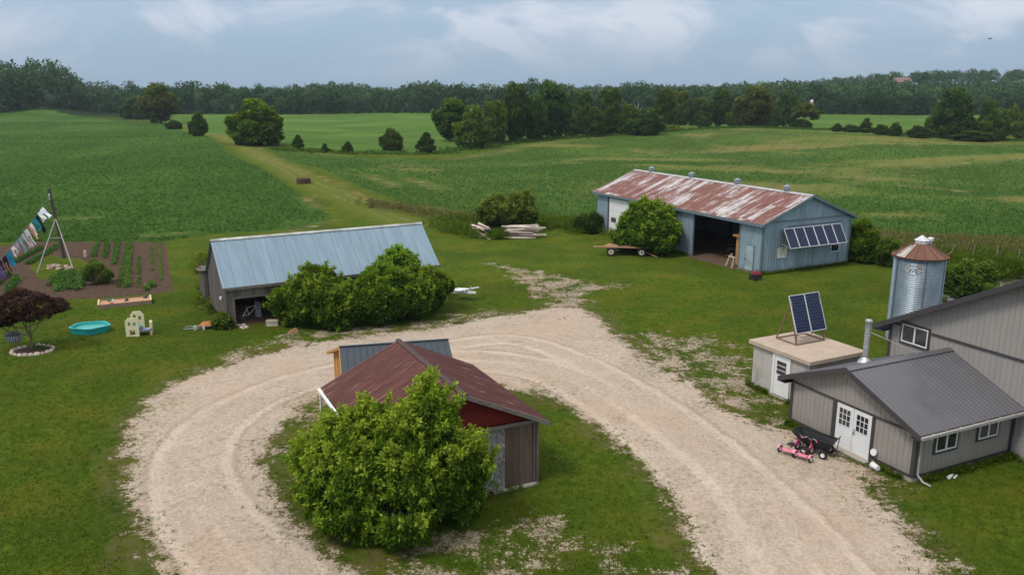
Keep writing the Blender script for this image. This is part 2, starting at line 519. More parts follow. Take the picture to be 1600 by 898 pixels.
def build_ground():
    xs = grid_axis(-46, 40, 0.26, -4200, 4200, 1.07)
    ys = grid_axis(17, 92, 0.26, -300, 5200, 1.035)
    X, Y = np.meshgrid(xs, ys)
    Z = terr(X, Y)
    g = np.minimum(sdist(X, Y, OUTER), -sdist(X, Y, ISLE))
    sp = np.maximum.reduce([np.minimum(sdist(X, Y, SPUR) - 0.9, 0.1), np.minimum(sdist(X, Y, SPUR2) - 1.0, -0.05), np.minimum(sdist(X, Y, SPUR3) - 0.8, 0.1), np.minimum(sdist(X, Y, ISLEB) - 1.1, -0.5), np.minimum(sdist(X, Y, SPUR4) - 1.2, -0.25), np.minimum(sdist(X, Y, SPUR5) - 1.1, -0.35)])
    tk = np.minimum.reduce([ldist(X, Y, t) for t in TRACKS])
    fl = np.maximum(sdist(X, Y, FIELD_L), -60); fr = sdist(X, Y, FIELD_R); ff = sdist(X, Y, FAR)
    so = np.minimum(sdist(X, Y, SOIL), -sdist(X, Y, LAWNBED))
    ln = ldist(X, Y, LANE)
    st = np.minimum.reduce([ldist(X, Y, t) for t in STRAW]) / (0.3 + 0.011 * np.clip(Y, 0, 400))
    vg = sdist(X, Y, VERGE)
    pd = sdist(X, Y, POND)
    Z = Z - 0.25 * sst(pd, -0.6, 0.8)
    # ground rough relief in the yard: shallow ruts, never a step
    Z = Z + np.where(g > 0, -0.03 * np.exp(-((tk - 0.75) / 0.22) ** 2), 0.0)
    ny, nx = X.shape
    idx = np.arange(nx * ny).reshape(ny, nx)
    quads = np.stack([idx[:-1, :-1], idx[:-1, 1:], idx[1:, 1:], idx[1:, :-1]], -1).reshape(-1, 4)
    cc = lambda A: ((A[:-1, :-1] + A[1:, 1:]) / 2).ravel()
    rs = np.random.RandomState(3)
    jit = rs.randn(len(quads)) * 0.18
    zone = np.zeros(len(quads), int)
    zone[cc(ff) > 0] = 3
    zone[cc(fr) > 0] = 2
    zone[cc(fl) > 0] = 1
    zone[(cc(ln) < 2.2) & (zone == 0)] = 6
    zone[cc(so) > 0] = 5
    zone[cc(g) + jit > 0] = 4
    zone[(cc(sp) > 0.0) & (cc(so) < 0)] = 4
    V = np.stack([X, Y, Z], -1).reshape(-1, 3)
    attrs = {'g': np.clip(g, -6, 6), 'sp': np.clip(sp, -6, 6), 'tk': np.clip(tk, 0, 8), 'fl': np.clip(fl, -8, 8), 'fr': np.clip(fr, -8, 8), 'ff': np.clip(ff, -8, 8), 'so': np.clip(so, -4, 4),
             'bp': bare(X, Y), 'ln': np.clip(ln, 0, 12), 'st': np.clip(st, 0, 20), 'vg': np.clip(vg, -8, 8), 'pd': np.clip(pd, -6, 6)}
    names = {0: 'ground', 1: 'left_crop_field', 2: 'right_crop_field', 3: 'far_crop_field', 4: 'gravel_driveway', 5: 'garden_soil', 6: 'grass_lane'}
    mat = ground_material()
    for k, nm in names.items():
        q = quads[zone == k]
        used, inv = np.unique(q, return_inverse=True)
        me = bpy.data.meshes.new(nm)
        me.vertices.add(len(used)); me.vertices.foreach_set('co', V[used].astype(np.float32).ravel())
        me.loops.add(q.size); me.loops.foreach_set('vertex_index', inv.ravel().astype(np.int32))
        me.polygons.add(len(q)); me.polygons.foreach_set('loop_start', np.arange(0, q.size, 4, dtype=np.int32))
        me.polygons.foreach_set('loop_total', np.full(len(q), 4, np.int32))
        me.update(calc_edges=True)
        me.polygons.foreach_set('use_smooth', np.ones(len(q), bool))
        for an, av in attrs.items():
            a = me.attributes.new(an, 'FLOAT', 'POINT')
            a.data.foreach_set('value', av.ravel()[used].astype(np.float32))
        me.materials.append(mat)
        o = bpy.data.objects.new(nm, me)
        col.objects.link(o)
        o['kind'] = 'structure'
    return


def ground_material():
    s = NT('ground_surface')
    co = s.co('Object')
    big = s.noise(co, 0.05, 3)
    mid = s.noise(co, 0.35, 5)
    sm = s.noise(co, 2.2, 8, 0.65)
    fine = s.noise(co, 11.0, 6, 0.7)
    edge = s.noise(co, 1.1, 9, 0.68, 0.3)
    # lawn
    speck = s.sep(s.node('ShaderNodeTexVoronoi', 'Color', None, Vector=co, Scale=13.0), 0)
    speck2 = s.sep(s.node('ShaderNodeTexVoronoi', 'Color', None, Vector=co, Scale=5.5), 1)
    grain = s.math('ADD', s.math('MULTIPLY', speck, 0.6), s.math('MULTIPLY', speck2, 0.4))
    lawn = s.ramp(sm, [(0.30, (0.020, 0.054, 0.004)), (0.52, (0.060, 0.112, 0.009)), (0.72, (0.128, 0.180, 0.014))])
    lawn = s.mix(s.rng(mid, 0.44, 0.64, 0, 0.75), lawn, (0.125, 0.128, 0.014))
    lawn = s.mix(s.rng(s.noise(co, 0.13, 4), 0.45, 0.62, 0, 0.55), lawn, (0.022, 0.055, 0.008))
    lawn = s.mix(s.rng(fine, 0.35, 0.75, 0, 0.55), lawn, (0.135, 0.178, 0.020))
    lawn = s.mix(s.rng(s.noise(co, 24, 3, 0.6), 0.60, 0.72, 0, 0.6), lawn, (0.012, 0.028, 0.004))
    # mown grass lane: yellow green
    lane = s.mix(s.rng(sm, 0.3, 0.7), (0.080, 0.118, 0.016), (0.155, 0.180, 0.036))
    wl_ = s.math('MULTIPLY', s.rng(s.math('ABSOLUTE', s.math('SUBTRACT', s.attr('ln'), 0.85)), 0.32, 0.12), s.rng(mid, 0.42, 0.6))
    lane = s.mix(s.math('MULTIPLY', wl_, 0.5), lane, (0.27, 0.22, 0.11))
    lnm = s.rng(s.math('ADD', s.attr('ln'), s.rng(edge, 0.2, 0.8, -1.6, 1.6)), 3.4, 1.6)
    c = s.mix(lnm, lawn, lane)
    # tall verge
    ver = s.mix(s.rng(s.noise(s.mapv(co, (0.25, 1, 1)), 0.5, 8, 0.7), 0.35, 0.65), (0.045, 0.085, 0.016), (0.19, 0.185, 0.06))
    vm = s.rng(s.math('ADD', s.attr('vg'), s.rng(edge, 0.2, 0.8, -2.5, 2.5)), -0.4, 0.4)
    c = s.mix(vm, c, ver)

    east = s.rng(s.sep(co, 0), 0, 70, -0.05, 0.05)

    def crop(dark, light, soilc, rot, soilamt, rows=0.76):
        v = s.mapv(co, (1, 1, 1), (0, 0, rot))
        w = s.node('ShaderNodeTexWave', 0, {'wave_type': 'BANDS', 'bands_direction': 'X'}, Vector=v, Scale=2 * PI / rows / 20 * 1.0 * 1.0, Distortion=1.2, Detail=3.0, Detail_Scale=1.5)
        n = s.noise(co, 1.5, 7, 0.7)
        n2 = s.noise(s.mapv(co, (0.35, 1.6, 1)), 0.16, 6, 0.6)
        k = s.mix(s.rng(n, 0.32, 0.68), dark, light)
        k = s.mix(s.rng(big, 0.4, 0.62, 0, 0.45), k, tuple(x * 0.68 for x in dark))
        k = s.mix(s.math('MULTIPLY', w, 0.35), k, tuple(x * 0.6 for x in dark))
        spk = s.rng(s.noise(co, 3.4, 4, 0.75), 0.56, 0.70)
        k = s.mix(s.math('MULTIPLY', spk, soilamt), k, soilc)
        pat = s.rng(s.math('ADD', s.attr('bp'), s.rng(n, 0.3, 0.7, -0.22, 0.22)), 0.54, 0.76)
        k = s.mix(s.math('MULTIPLY', pat, soilamt * 1.1, clamp=True), k, s.mix(s.rng(n, 0.35, 0.65), soilc, light))
        tram = s.node('ShaderNodeTexWave', 0, {'wave_type': 'BANDS', 'bands_direction': 'X'}, Vector=v, Scale=2 * PI / 6.0 / 20, Distortion=2.5, Detail=2.0, Detail_Scale=0.4)
        k = s.mix(s.rng(tram, 0.85, 0.99, 0, 0.22), k, tuple(x * 0.55 for x in dark))
        k = s.mix(s.rng(s.noise(co, 0.028, 3), 0.48, 0.62, 0, 0.40), k, tuple(x * 1.15 for x in light))
        return k
    fr = crop((0.046, 0.102, 0.014), (0.098, 0.168, 0.032), (0.27, 0.170, 0.080), R(24), 0.80)
    fl = crop((0.038, 0.100, 0.014), (0.074, 0.152, 0.028), (0.13, 0.12, 0.05), R(36), 0.28)
    ff = crop((0.064, 0.138, 0.022), (0.110, 0.205, 0.040), (0.10, 0.12, 0.05), R(10), 0.25)
    wob = s.rng(edge, 0.2, 0.8, -1.2, 1.2)
    c = s.mix(s.rng(s.math('ADD', s.attr('ff'), wob), -0.3, 0.3), c, ff)
    c = s.mix(s.rng(s.math('ADD', s.attr('fr'), wob), -0.3, 0.3), c, fr)
    c = s.mix(s.rng(s.math('ADD', s.attr('fl'), wob), -0.3, 0.3), c, fl)
    # straw and bare streaks along the field edges and knolls
    stn = s.noise(s.mapv(co, (0.4, 1.4, 1), (0, 0, R(-30))), 0.8, 9, 0.72)
    stm = s.rng(s.math('ADD', s.math('MULTIPLY', s.attr('st'), -0.10), stn), 0.45, 0.56)
    straw = s.ramp(s.noise(co, 0.6, 5), [(0.40, (0.17, 0.085, 0.05)), (0.52, (0.24, 0.17, 0.085)), (0.62, (0.40, 0.33, 0.17))])
    c = s.mix(s.math('MULTIPLY', stm, 0.8), c, straw)
    # garden soil
    soil = s.ramp(s.noise(co, 3.0, 8, 0.7), [(0.3, (0.060, 0.040, 0.030)), (0.55, (0.115, 0.078, 0.058)), (0.75, (0.17, 0.125, 0.095))])
    c = s.mix(s.rng(s.math('ADD', s.attr('so'), s.rng(edge, 0.2, 0.8, -0.35, 0.35)), -0.08, 0.08), c, soil)
    # gravel
    peb = s.node('ShaderNodeTexVoronoi', 'Color', None, Vector=co, Scale=16.0)
    pv = s.sep(peb, 0)
    gr = s.ramp(pv, [(0.0, (0.24, 0.20, 0.165)), (0.5, (0.38, 0.325, 0.275)), (1.0, (0.53, 0.465, 0.405))])
    peb2 = s.sep(s.node('ShaderNodeTexVoronoi', 'Color', None, Vector=co, Scale=5.5), 1)
    gr = s.mix(s.rng(peb2, 0.86, 0.93, 0, 0.55), gr, (0.14, 0.115, 0.095))
    gr = s.mix(0.50, gr, s.ramp(s.noise(co, 0.45, 8, 0.65), [(0.3, (0.345, 0.285, 0.225)), (0.5, (0.415, 0.350, 0.285)), (0.7, (0.48, 0.41, 0.338))]))
    gr = s.mix(s.rng(s.noise(co, 0.16, 3), 0.5, 0.66, 0, 0.4), gr, (0.42, 0.31, 0.225))
    tkn = s.math('ADD', s.attr('tk'), s.rng(s.noise(co, 0.8, 3), 0, 1, -0.25, 0.25))
    rut = s.rng(s.math('ABSOLUTE', s.math('SUBTRACT', tkn, 0.75)), 0.26, 0.10)
    rut2 = s.rng(s.math('ABSOLUTE', s.math('SUBTRACT', tkn, 1.12)), 0.14, 0.04)
    gr = s.mix(s.math('MULTIPLY', s.math('MULTIPLY', rut, s.rng(mid, 0.35, 0.6, 0.3, 1.0)), 0.36), gr, (0.66, 0.575, 0.49))
    gr = s.mix(s.math('MULTIPLY', rut2, 0.38), gr, (0.27, 0.215, 0.17))
    lines = s.math('MULTIPLY', s.rng(s.math('SINE', s.math('MULTIPLY', tkn, 11.0)), 0.2, 1.0), s.rng(s.noise(co, 0.5, 5), 0.48, 0.66, 0, 0.34))
    gr = s.mix(lines, gr, (0.29, 0.24, 0.195))
    gr = s.mix(s.rng(s.noise(co, 0.9, 7, 0.7), 0.60, 0.72, 0, 0.5), gr, (0.27, 0.215, 0.16))
    gn = s.math('ADD', s.rng(edge, 0.25, 0.75, -1.15, 1.15), s.rng(fine, 0.25, 0.75, -0.55, 0.55))
    # share of stones rises over a metre or so; single stones and tufts decide the rest
    den = s.rng(s.math('ADD', s.attr('g'), s.rng(edge, 0.25, 0.75, -0.85, 0.75)), -0.60, 0.45)
    g1 = s.rng(s.math('SUBTRACT', den, s.math('ADD', s.math('MULTIPLY', grain, 0.75), s.rng(fine, 0.3, 0.7, 0.0, 0.25))), -0.04, 0.05)
    # sparse: gravel showing through thin grass
    thin = s.math('ADD', s.rng(s.noise(co, 1.6, 9, 0.75), 0.3, 0.7, -1.6, 1.6), s.rng(fine, 0.3, 0.7, -1.1, 1.1))
    dn2 = s.rng(s.math('ADD', s.attr('sp'), s.rng(s.noise(co, 0.55, 7, 0.7), 0.32, 0.68, -1.7, 1.5)), -1.5, 0.9)
    g2 = s.rng(s.math('SUBTRACT', dn2, s.math('ADD', s.math('MULTIPLY', grain, 0.8), s.rng(fine, 0.3, 0.7, 0.05, 0.30))), -0.03, 0.06)
    # weeds and dirt between the worn wheel paths near the edges
    wd = s.math('MULTIPLY', s.rng(s.attr('g'), 2.6, 0.2), s.rng(s.math('ADD', s.noise(co, 4.5, 6, 0.75), s.rng(mid, 0.3, 0.7, -0.1, 0.1)), 0.55, 0.62))
    gm = s.math('MAXIMUM', s.math('MULTIPLY', g1, s.math('SUBTRACT', 1.0, s.math('MULTIPLY', wd, 0.75))), g2)
    # brown thin turf on both sides of the gravel line
    br = s.rng(s.math('ABSOLUTE', s.math('ADD', s.attr('g'), s.rng(mid, 0.3, 0.7, -0.9, 0.9))), 1.3, 0.1, 0, 0.75)
    c = s.mix(s.math('MULTIPLY', br, s.rng(sm, 0.4, 0.6)), c, (0.145, 0.115, 0.065))
    # where the stones are sparse, dead thatch and dirt lie between them
    thm = s.math('MAXIMUM', s.rng(den, 0.12, 0.5), s.rng(dn2, 0.2, 0.6))
    c = s.mix(s.math('MULTIPLY', thm, s.rng(s.noise(co, 3.0, 6, 0.7), 0.38, 0.60, 0.0, 0.75)), c, (0.155, 0.125, 0.062))
    gcol = s.mix(s.math('MULTIPLY', g2, s.math('SUBTRACT', 0.45, s.math('MULTIPLY', g1, 0.45))), gr, (0.20, 0.16, 0.11))
    gcol = s.mix(s.math('MULTIPLY', s.rng(den, 0.85, 0.35, 0, 0.55), g1), gcol, (0.21, 0.17, 0.115))
    c = s.mix(gm, c, gcol)
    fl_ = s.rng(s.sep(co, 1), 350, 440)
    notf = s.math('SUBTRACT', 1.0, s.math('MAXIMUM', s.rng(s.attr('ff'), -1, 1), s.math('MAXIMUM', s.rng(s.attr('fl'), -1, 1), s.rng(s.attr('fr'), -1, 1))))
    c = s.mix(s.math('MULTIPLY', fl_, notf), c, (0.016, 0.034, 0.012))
    # pond rim mud
    c = s.mix(s.rng(s.attr('pd'), -0.9, 0.0, 0, 0.8), c, (0.20, 0.18, 0.10))
    hg = s.math('ADD', s.math('MULTIPLY', fine, 0.6), s.math('MULTIPLY', s.noise(co, 34, 3, 0.6), 0.5))
    hg = s.math('ADD', hg, s.math('MULTIPLY', s.noise(co, 1.4, 6, 0.7), 1.6))
    bs = s.mix(gm, (0.85, 0.85, 0.85), (0.28, 0.28, 0.28))
    b = s.bump(hg, bs, 0.16)
    s.principled(c, 0.95, 0, b, spec=0.04)
    return s.m


# ------------------------------------------------------------------ foliage
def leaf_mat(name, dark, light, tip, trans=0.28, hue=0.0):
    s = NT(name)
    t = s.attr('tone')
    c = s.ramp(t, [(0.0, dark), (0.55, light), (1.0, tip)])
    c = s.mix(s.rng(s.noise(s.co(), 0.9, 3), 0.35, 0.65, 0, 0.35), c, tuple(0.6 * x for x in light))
    rnd = s.node('ShaderNodeObjectInfo', 'Random')
    c = s.hsv(c, h=s.rng(rnd, 0, 1, 0.485, 0.515), sat=1.0, v=s.rng(rnd, 0, 1, 0.88, 1.12))
    d = s.t.nodes.new('ShaderNodeBsdfPrincipled')
    s._set(d.inputs['Base Color'], c); d.inputs['Roughness'].default_value = 0.55; d.inputs['Specular IOR Level'].default_value = 0.07
    tr = s.t.nodes.new('ShaderNodeBsdfTranslucent')
    s._set(tr.inputs[0], s.hsv(c, h=0.49, sat=1.15, v=1.3))
    mx = s.t.nodes.new('ShaderNodeMixShader'); mx.inputs[0].default_value = trans
    s.t.links.new(d.outputs[0], mx.inputs[1]); s.t.links.new(tr.outputs[0], mx.inputs[2])
    s.t.links.new(mx.outputs[0], s.out.inputs[0])
    return s.m


def np_mesh(name, V, Q, tone, mat, parent=None, loc=None, smooth=False):
    me = bpy.data.meshes.new(name)
    k = Q.shape[1]
    me.vertices.add(len(V)); me.vertices.foreach_set('co', V.astype(np.float32).ravel())
    me.loops.add(Q.size); me.loops.foreach_set('vertex_index', Q.ravel().astype(np.int32))
    me.polygons.add(len(Q)); me.polygons.foreach_set('loop_start', np.arange(0, Q.size, k, dtype=np.int32))
    me.polygons.foreach_set('loop_total', np.full(len(Q), k, np.int32))
    me.update(calc_edges=True)
    a = me.attributes.new('tone', 'FLOAT', 'FACE')
    a.data.foreach_set('value', tone.astype(np.float32))
    me.materials.append(mat)
    o = bpy.data.objects.new(name, me)
    col.objects.link(o)
    o.parent = parent
    if loc is not None: o.location = loc
    return o


def unit(a):
    return a / (np.linalg.norm(a, axis=1, keepdims=True) + 1e-9)


def sample_crown(rs, lobes, n, sub=14, up=0.25, subr=(0.28, 0.45), reject=0.78, zmin=0.05):
    """points and outward directions on a lumpy crown built of ellipsoid lobes with smaller clumps on them"""
    L = np.array(lobes, float)
    C, Rr = [], []
    for l in L:
        d = unit(rs.randn(sub, 3) + np.array([0, 0, up]))
        C.append(l[:3] + d * l[3:6] * rs.uniform(0.62, 0.95, (sub, 1)))
        Rr.append(l[3:6][None] * rs.uniform(subr[0], subr[1], (sub, 1)) * np.array([1, 1, 0.85]))
    C = np.concatenate([L[:, :3] * 1.0] + C); Rr = np.concatenate([L[:, 3:6] * 0.86] + Rr)
    w = (Rr[:, 0] * Rr[:, 2]); w[:len(L)] *= 0.18; w = w / w.sum()
    P, D = [], []
    tot = 0
    while tot < n:
        m = n * 2
        i = rs.choice(len(C), m, p=w)
        d = unit(rs.randn(m, 3) + np.array([0, 0, 0.3]))
        p = C[i] + d * Rr[i] * rs.uniform(0.80, 1.06, (m, 1))
        ok = p[:, 2] > zmin
        for c, r in zip(C, Rr):
            ok &= (((p - c) / r) ** 2).sum(1) > reject ** 2 * rs.uniform(0.55, 1.1, m)
        p = p[ok]; d = d[ok]
        P.append(p); D.append(d); tot += len(p)
    return np.concatenate(P)[:n], np.concatenate(D)[:n]


def sprigs(rs, P, D, per, ll, lw, spread=1.0, droop=0.25):
    """each point grows a sprig of leaves that radiate from its tip"""
    n = len(P)
    base = np.repeat(P, per, 0); dd = np.repeat(D, per, 0)
    up = np.array([0, 0, 1.0])
    ld = unit(dd * 0.55 + rs.randn(n * per, 3) * spread * 0.8 + up * 0.18)
    ld[:, 2] -= droop * rs.rand(n * per)
    ld = unit(ld)
    side = unit(np.cross(ld, unit(rs.randn(n * per, 3) * 0.6 + up)))
    L = ll * rs.uniform(0.65, 1.25, (n * per, 1)); W = lw * rs.uniform(0.7, 1.2, (n * per, 1))
    nrm = np.cross(side, ld)
    o = base + ld * L * 0.15 + rs.randn(n * per, 3) * ll * 0.12
    a = o; b = o + ld * L * 0.45 + side * W / 2 + nrm * W * .12; c = o + ld * L - nrm * L * 0.12; d = o + ld * L * 0.45 - side * W / 2 + nrm * W * .12
    V = np.stack([a, b, c, d], 1).reshape(-1, 3)
    Q = np.arange(len(V)).reshape(-1, 4)
    return V, Q


def trunk(mb, base, top, r, rs, limbs=(), bend=0.15):
    base, top = np.array(base, float), np.array(top, float)
    pts = [base + (top - base) * t + np.array([rs.randn() * bend * t * (1 - t) * 2, rs.randn() * bend * t * (1 - t) * 2, 0]) for t in np.linspace(0, 1, 6)]
    mb.tube(pts, r, 8, r * 0.45)
    for lb in limbs:
        s = pts[rs.randint(2, 5)]
        m = (s + np.array(lb)) / 2 + np.array([0, 0, -0.1 * np.linalg.norm(np.array(lb) - s)])
        mb.tube([s, m, lb], r * 0.45, 6, r * 0.12)


TREE_CACHE = {}


def tree(name, label, cat, loc, lobes, n, per, ll, lw, mat, trunk_r=0.15, trunk_top=None, stems=1, seed=1, group=None, rz=0.0, sc=(1, 1, 1), tonebias=0.0, avoid=None,
         bark=None, shoots=0, shlen=.5, limbs=5, reject=0.78, key=None, sub=14, zmin=0.05, up=0.25, subr=(0.28, 0.45)):
    root = thing(name, label, cat, loc, rz, group)
    root.scale = sc
    if key and key in TREE_CACHE:
        for src in TREE_CACHE[key]:
            c = src.copy(); col.objects.link(c); c.parent = root
        return root
    rs = np.random.RandomState(seed)
    nb = 10 ** 9
    P, D = sample_crown(rs, lobes, n, sub=sub, reject=reject, zmin=zmin, up=up, subr=subr)
    if shoots:
        # young shoots stand proud of the crown and break its outline
        i = rs.choice(len(P), shoots)
        dr = unit(D[i] * .6 + np.array([0, 0, .75]) + rs.randn(shoots, 3) * .25)
        st = 7
        ln = shlen * rs.uniform(.5, 1.2, (shoots, 1, 1))
        tt = (np.arange(1, st + 1) / st)[None, :, None]
        SP = (P[i][:, None] + dr[:, None] * ln * tt).reshape(-1, 3)
        nb = len(P)
        P = np.concatenate([P, SP]); D = np.concatenate([D, np.repeat(dr, st, 0)])
    fresh = np.zeros(len(P))
    if shoots: fresh[nb:] = np.tile(np.linspace(.1, .38, 7), shoots)
    if avoid is not None:
        k = ~avoid(P * np.array(sc))
        P, D, fresh = P[k], D[k], fresh[k]
    V, Q = sprigs(rs, P, D, per, ll, lw)
    # crown shading painted in: higher, upward-facing leaves paler; fresh shoot tips too
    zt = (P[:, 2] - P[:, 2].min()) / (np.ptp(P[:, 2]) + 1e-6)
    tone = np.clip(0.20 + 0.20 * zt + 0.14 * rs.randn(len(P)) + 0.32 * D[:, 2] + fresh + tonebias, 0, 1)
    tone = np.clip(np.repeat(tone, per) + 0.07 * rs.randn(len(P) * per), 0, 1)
    crown = np_mesh('crown', V, Q, tone, mat, root)
    mb = MB()
    L = np.array(lobes)
    cz = (L[:, 2]).mean(); cx, cy = L[:, 0].mean(), L[:, 1].mean()
    tops = trunk_top or (cx, cy, cz)
    for k in range(stems):
        off = np.array([rs.randn() * 0.25, rs.randn() * 0.25, 0]) * (stems > 1)
        lb = [tuple(L[rs.randint(len(L)), :3] + rs.randn(3) * L[0, 3:6] * 0.22) for _ in range(limbs)]
        tp = np.array(tops) + (off * 1.6 if stems > 1 else 0)
        trunk(mb, tuple(np.array([tops[0] * .6, tops[1] * .6, -0.15]) + off), tuple(tp), trunk_r, rs, lb)
    tk = mb.build('trunk', bark or M_bark, root)
    if key: TREE_CACHE[key] = [crown, tk]
    return root


M_bark = M_plain('bark', (0.13, 0.10, 0.075), 0.9, var=0.35, scale=9)
LF_bush = leaf_mat('leaf_maple_bush', (0.040, 0.095, 0.008), (0.120, 0.225, 0.020), (0.34, 0.44, 0.055), 0.34)
LF_shrub = leaf_mat('leaf_lilac', (0.034, 0.085, 0.010), (0.098, 0.195, 0.022), (0.25, 0.36, 0.05), 0.34)
LF_dark = leaf_mat('leaf_dark', (0.024, 0.062, 0.012), (0.066, 0.135, 0.028), (0.155, 0.240, 0.052))
LF_mid = leaf_mat('leaf_mid', (0.030, 0.072, 0.010), (0.084, 0.155, 0.024), (0.18, 0.26, 0.05))
LF_light = leaf_mat('leaf_light', (0.045, 0.090, 0.012), (0.120, 0.190, 0.030), (0.24, 0.30, 0.06))
LF_olive = leaf_mat('leaf_olive', (0.050, 0.070, 0.012), (0.125, 0.150, 0.030), (0.21, 0.22, 0.055))
LF_purple = leaf_mat('leaf_purple', (0.030, 0.018, 0.014), (0.085, 0.048, 0.034), (0.16, 0.11, 0.05), 0.2)
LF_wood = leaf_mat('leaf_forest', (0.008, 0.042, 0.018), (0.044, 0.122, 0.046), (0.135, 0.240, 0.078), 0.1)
LF_crop = leaf_mat('leaf_crop', (0.03, 0.088, 0.018), (0.088, 0.182, 0.040), (0.18, 0.30, 0.075))
LF_grass = leaf_mat('leaf_grass', (0.030, 0.072, 0.004), (0.082, 0.142, 0.009), (0.18, 0.21, 0.03), 0.2)
LF_straw = leaf_mat('leaf_straw', (0.05, 0.085, 0.02), (0.12, 0.145, 0.04), (0.30, 0.27, 0.11), 0.2)

build_ground()

# ------------------------------------------------------------------ building materials
def M_siding(name, c):
    s = NT(name)
    uv = s.uv()
    n = s.noise(s.mapv(uv, (1.2, 0.5, 1)), 2.0, 5)
    k = s.mix(s.rng(n, 0.3, 0.7), tuple(x * 0.93 for x in c), tuple(x * 1.06 for x in c))
    st = s.rng(s.noise(s.mapv(uv, (9, 0.5, 1)), 1.2, 5), 0.55, 0.75, 0, 0.22)
    k = s.mix(st, k, tuple(x * 0.72 for x in c))
    mud = s.rng(s.math('ADD', s.sep(uv, 1), s.rng(s.noise(uv, 2.2, 6, .7), 0, 1, -0.5, 0.5)), 0.55, 0.1, 0, 0.42)
    k = s.mix(mud, k, (0.17, 0.14, 0.105))
    s.principled(k, 0.5, 0, spec=0.35)
    return s.m


def M_galv_wall(name, c):
    s = NT(name)
    uv = s.uv()
    panel = s.node('ShaderNodeTexWhiteNoise', 0, {'noise_dimensions': '1D'}, W=s.math('FLOOR', s.math('DIVIDE', s.sep(uv, 0), 0.9)))
    k = s.mix(s.rng(panel, 0, 1), tuple(x * 0.90 for x in c), tuple(x * 1.10 for x in c))
    n = s.rng(s.noise(s.mapv(uv, (3.0, 0.35, 1)), 1.5, 7, 0.65), 0.40, 0.70)
    k = s.mix(s.math('MULTIPLY', n, 0.5), k, (0.125, 0.155, 0.185))
    low = s.rng(s.math('ADD', s.sep(uv, 1), s.rng(s.noise(uv, 1.3, 5), 0, 1, -0.6, 0.6)), 0.5, -0.1, 0, 0.45)
    k = s.mix(low, k, (0.13, 0.115, 0.09))
    w = s.node('ShaderNodeTexWave', 0, {'wave_type': 'BANDS', 'bands_direction': 'X'}, Vector=uv, Scale=2.2, Distortion=0.0)
    s.principled(k, 0.5, 0.25, s.bump(w, 0.6, 0.03), spec=0.4)
    return s.m


def M_rust_roof():
    s = NT('rusted_roof_sheets')
    uv = s.uv()
    cx = s.math('FLOOR', s.math('DIVIDE', s.sep(uv, 0), 0.66))
    n = s.noise(s.mapv(uv, (2.4, 0.30, 1)), 1.6, 8, 0.70)
    pn = s.node('ShaderNodeTexWhiteNoise', 0, {'noise_dimensions': '2D'}, Vector=s.node('ShaderNodeCombineXYZ', 0, None, X=cx, Y=s.math('FLOOR', s.math('DIVIDE', s.sep(uv, 1), 2.7)), Z=0.0))
    n3 = s.noise(s.mapv(uv, (0.10, 0.25, 1)), 1.0, 3)
    v = s.math('ADD', s.math('ADD', n, s.rng(pn, 0, 1, -0.11, 0.11)), s.rng(n3, 0.3, 0.7, -0.10, 0.10))
    # less rust near the far ridge end and the gable edge
    rust = s.rng(v, 0.375, 0.50)
    base = s.mix(s.rng(s.noise(uv, 2.5, 5), 0.35, 0.65), (0.38, 0.39, 0.42), (0.56, 0.53, 0.53))
    rc = s.ramp(s.noise(s.mapv(uv, (2.4, 0.5, 1)), 2.0, 6, 0.7), [(0.3, (0.085, 0.032, 0.026)), (0.55, (0.185, 0.066, 0.052)), (0.72, (0.33, 0.17, 0.12))])
    k = s.mix(s.math('MULTIPLY', rust, 0.94), base, rc)
    s.principled(k, 0.7, 0, spec=0.3)
    return s.m


def M_blue_roof():
    s = NT('weathered_galvanised_roof')
    uv = s.uv()
    pn = s.node('ShaderNodeTexWhiteNoise', 0, {'noise_dimensions': '1D'}, W=s.math('FLOOR', s.math('DIVIDE', s.sep(uv, 0), 0.62)))
    n = s.noise(s.mapv(uv, (3.5, 0.35, 1)), 1.2, 7, 0.6)
    k = s.mix(s.rng(n, 0.3, 0.7), (0.185, 0.28, 0.365), (0.26, 0.365, 0.46))
    k = s.mix(s.rng(pn, 0, 1, 0, 0.22), k, (0.15, 0.205, 0.265))
    seam = s.rng(s.math('ABSOLUTE', s.math('SUBTRACT', s.math('FRACT', s.math('DIVIDE', s.sep(uv, 0), 0.62)), 0.5)), 0.465, 0.485, 0, 0.5)
    k = s.mix(seam, k, (0.11, 0.13, 0.15))
    # a few rust runs on the right half
    rr = s.rng(s.node('ShaderNodeTexWhiteNoise', 0, {'noise_dimensions': '1D'}, W=s.math('FLOOR', s.math('DIVIDE', s.sep(uv, 0), 0.31))), 0.80, 0.83)
    zone = s.math('MULTIPLY', s.rng(s.sep(uv, 0), 6.6, 7.4), s.rng(s.sep(uv, 0), 11.2, 10.6))
    rn = s.rng(s.noise(s.mapv(uv, (8, 0.5, 1)), 1.5, 5), 0.36, 0.50)
    k = s.mix(s.math('MULTIPLY', s.math('MULTIPLY', rr, zone), s.math('MULTIPLY', rn, 1.0)), k, (0.21, 0.115, 0.075))
    s.principled(k, 0.42, 0.30, spec=0.5)
    return s.m


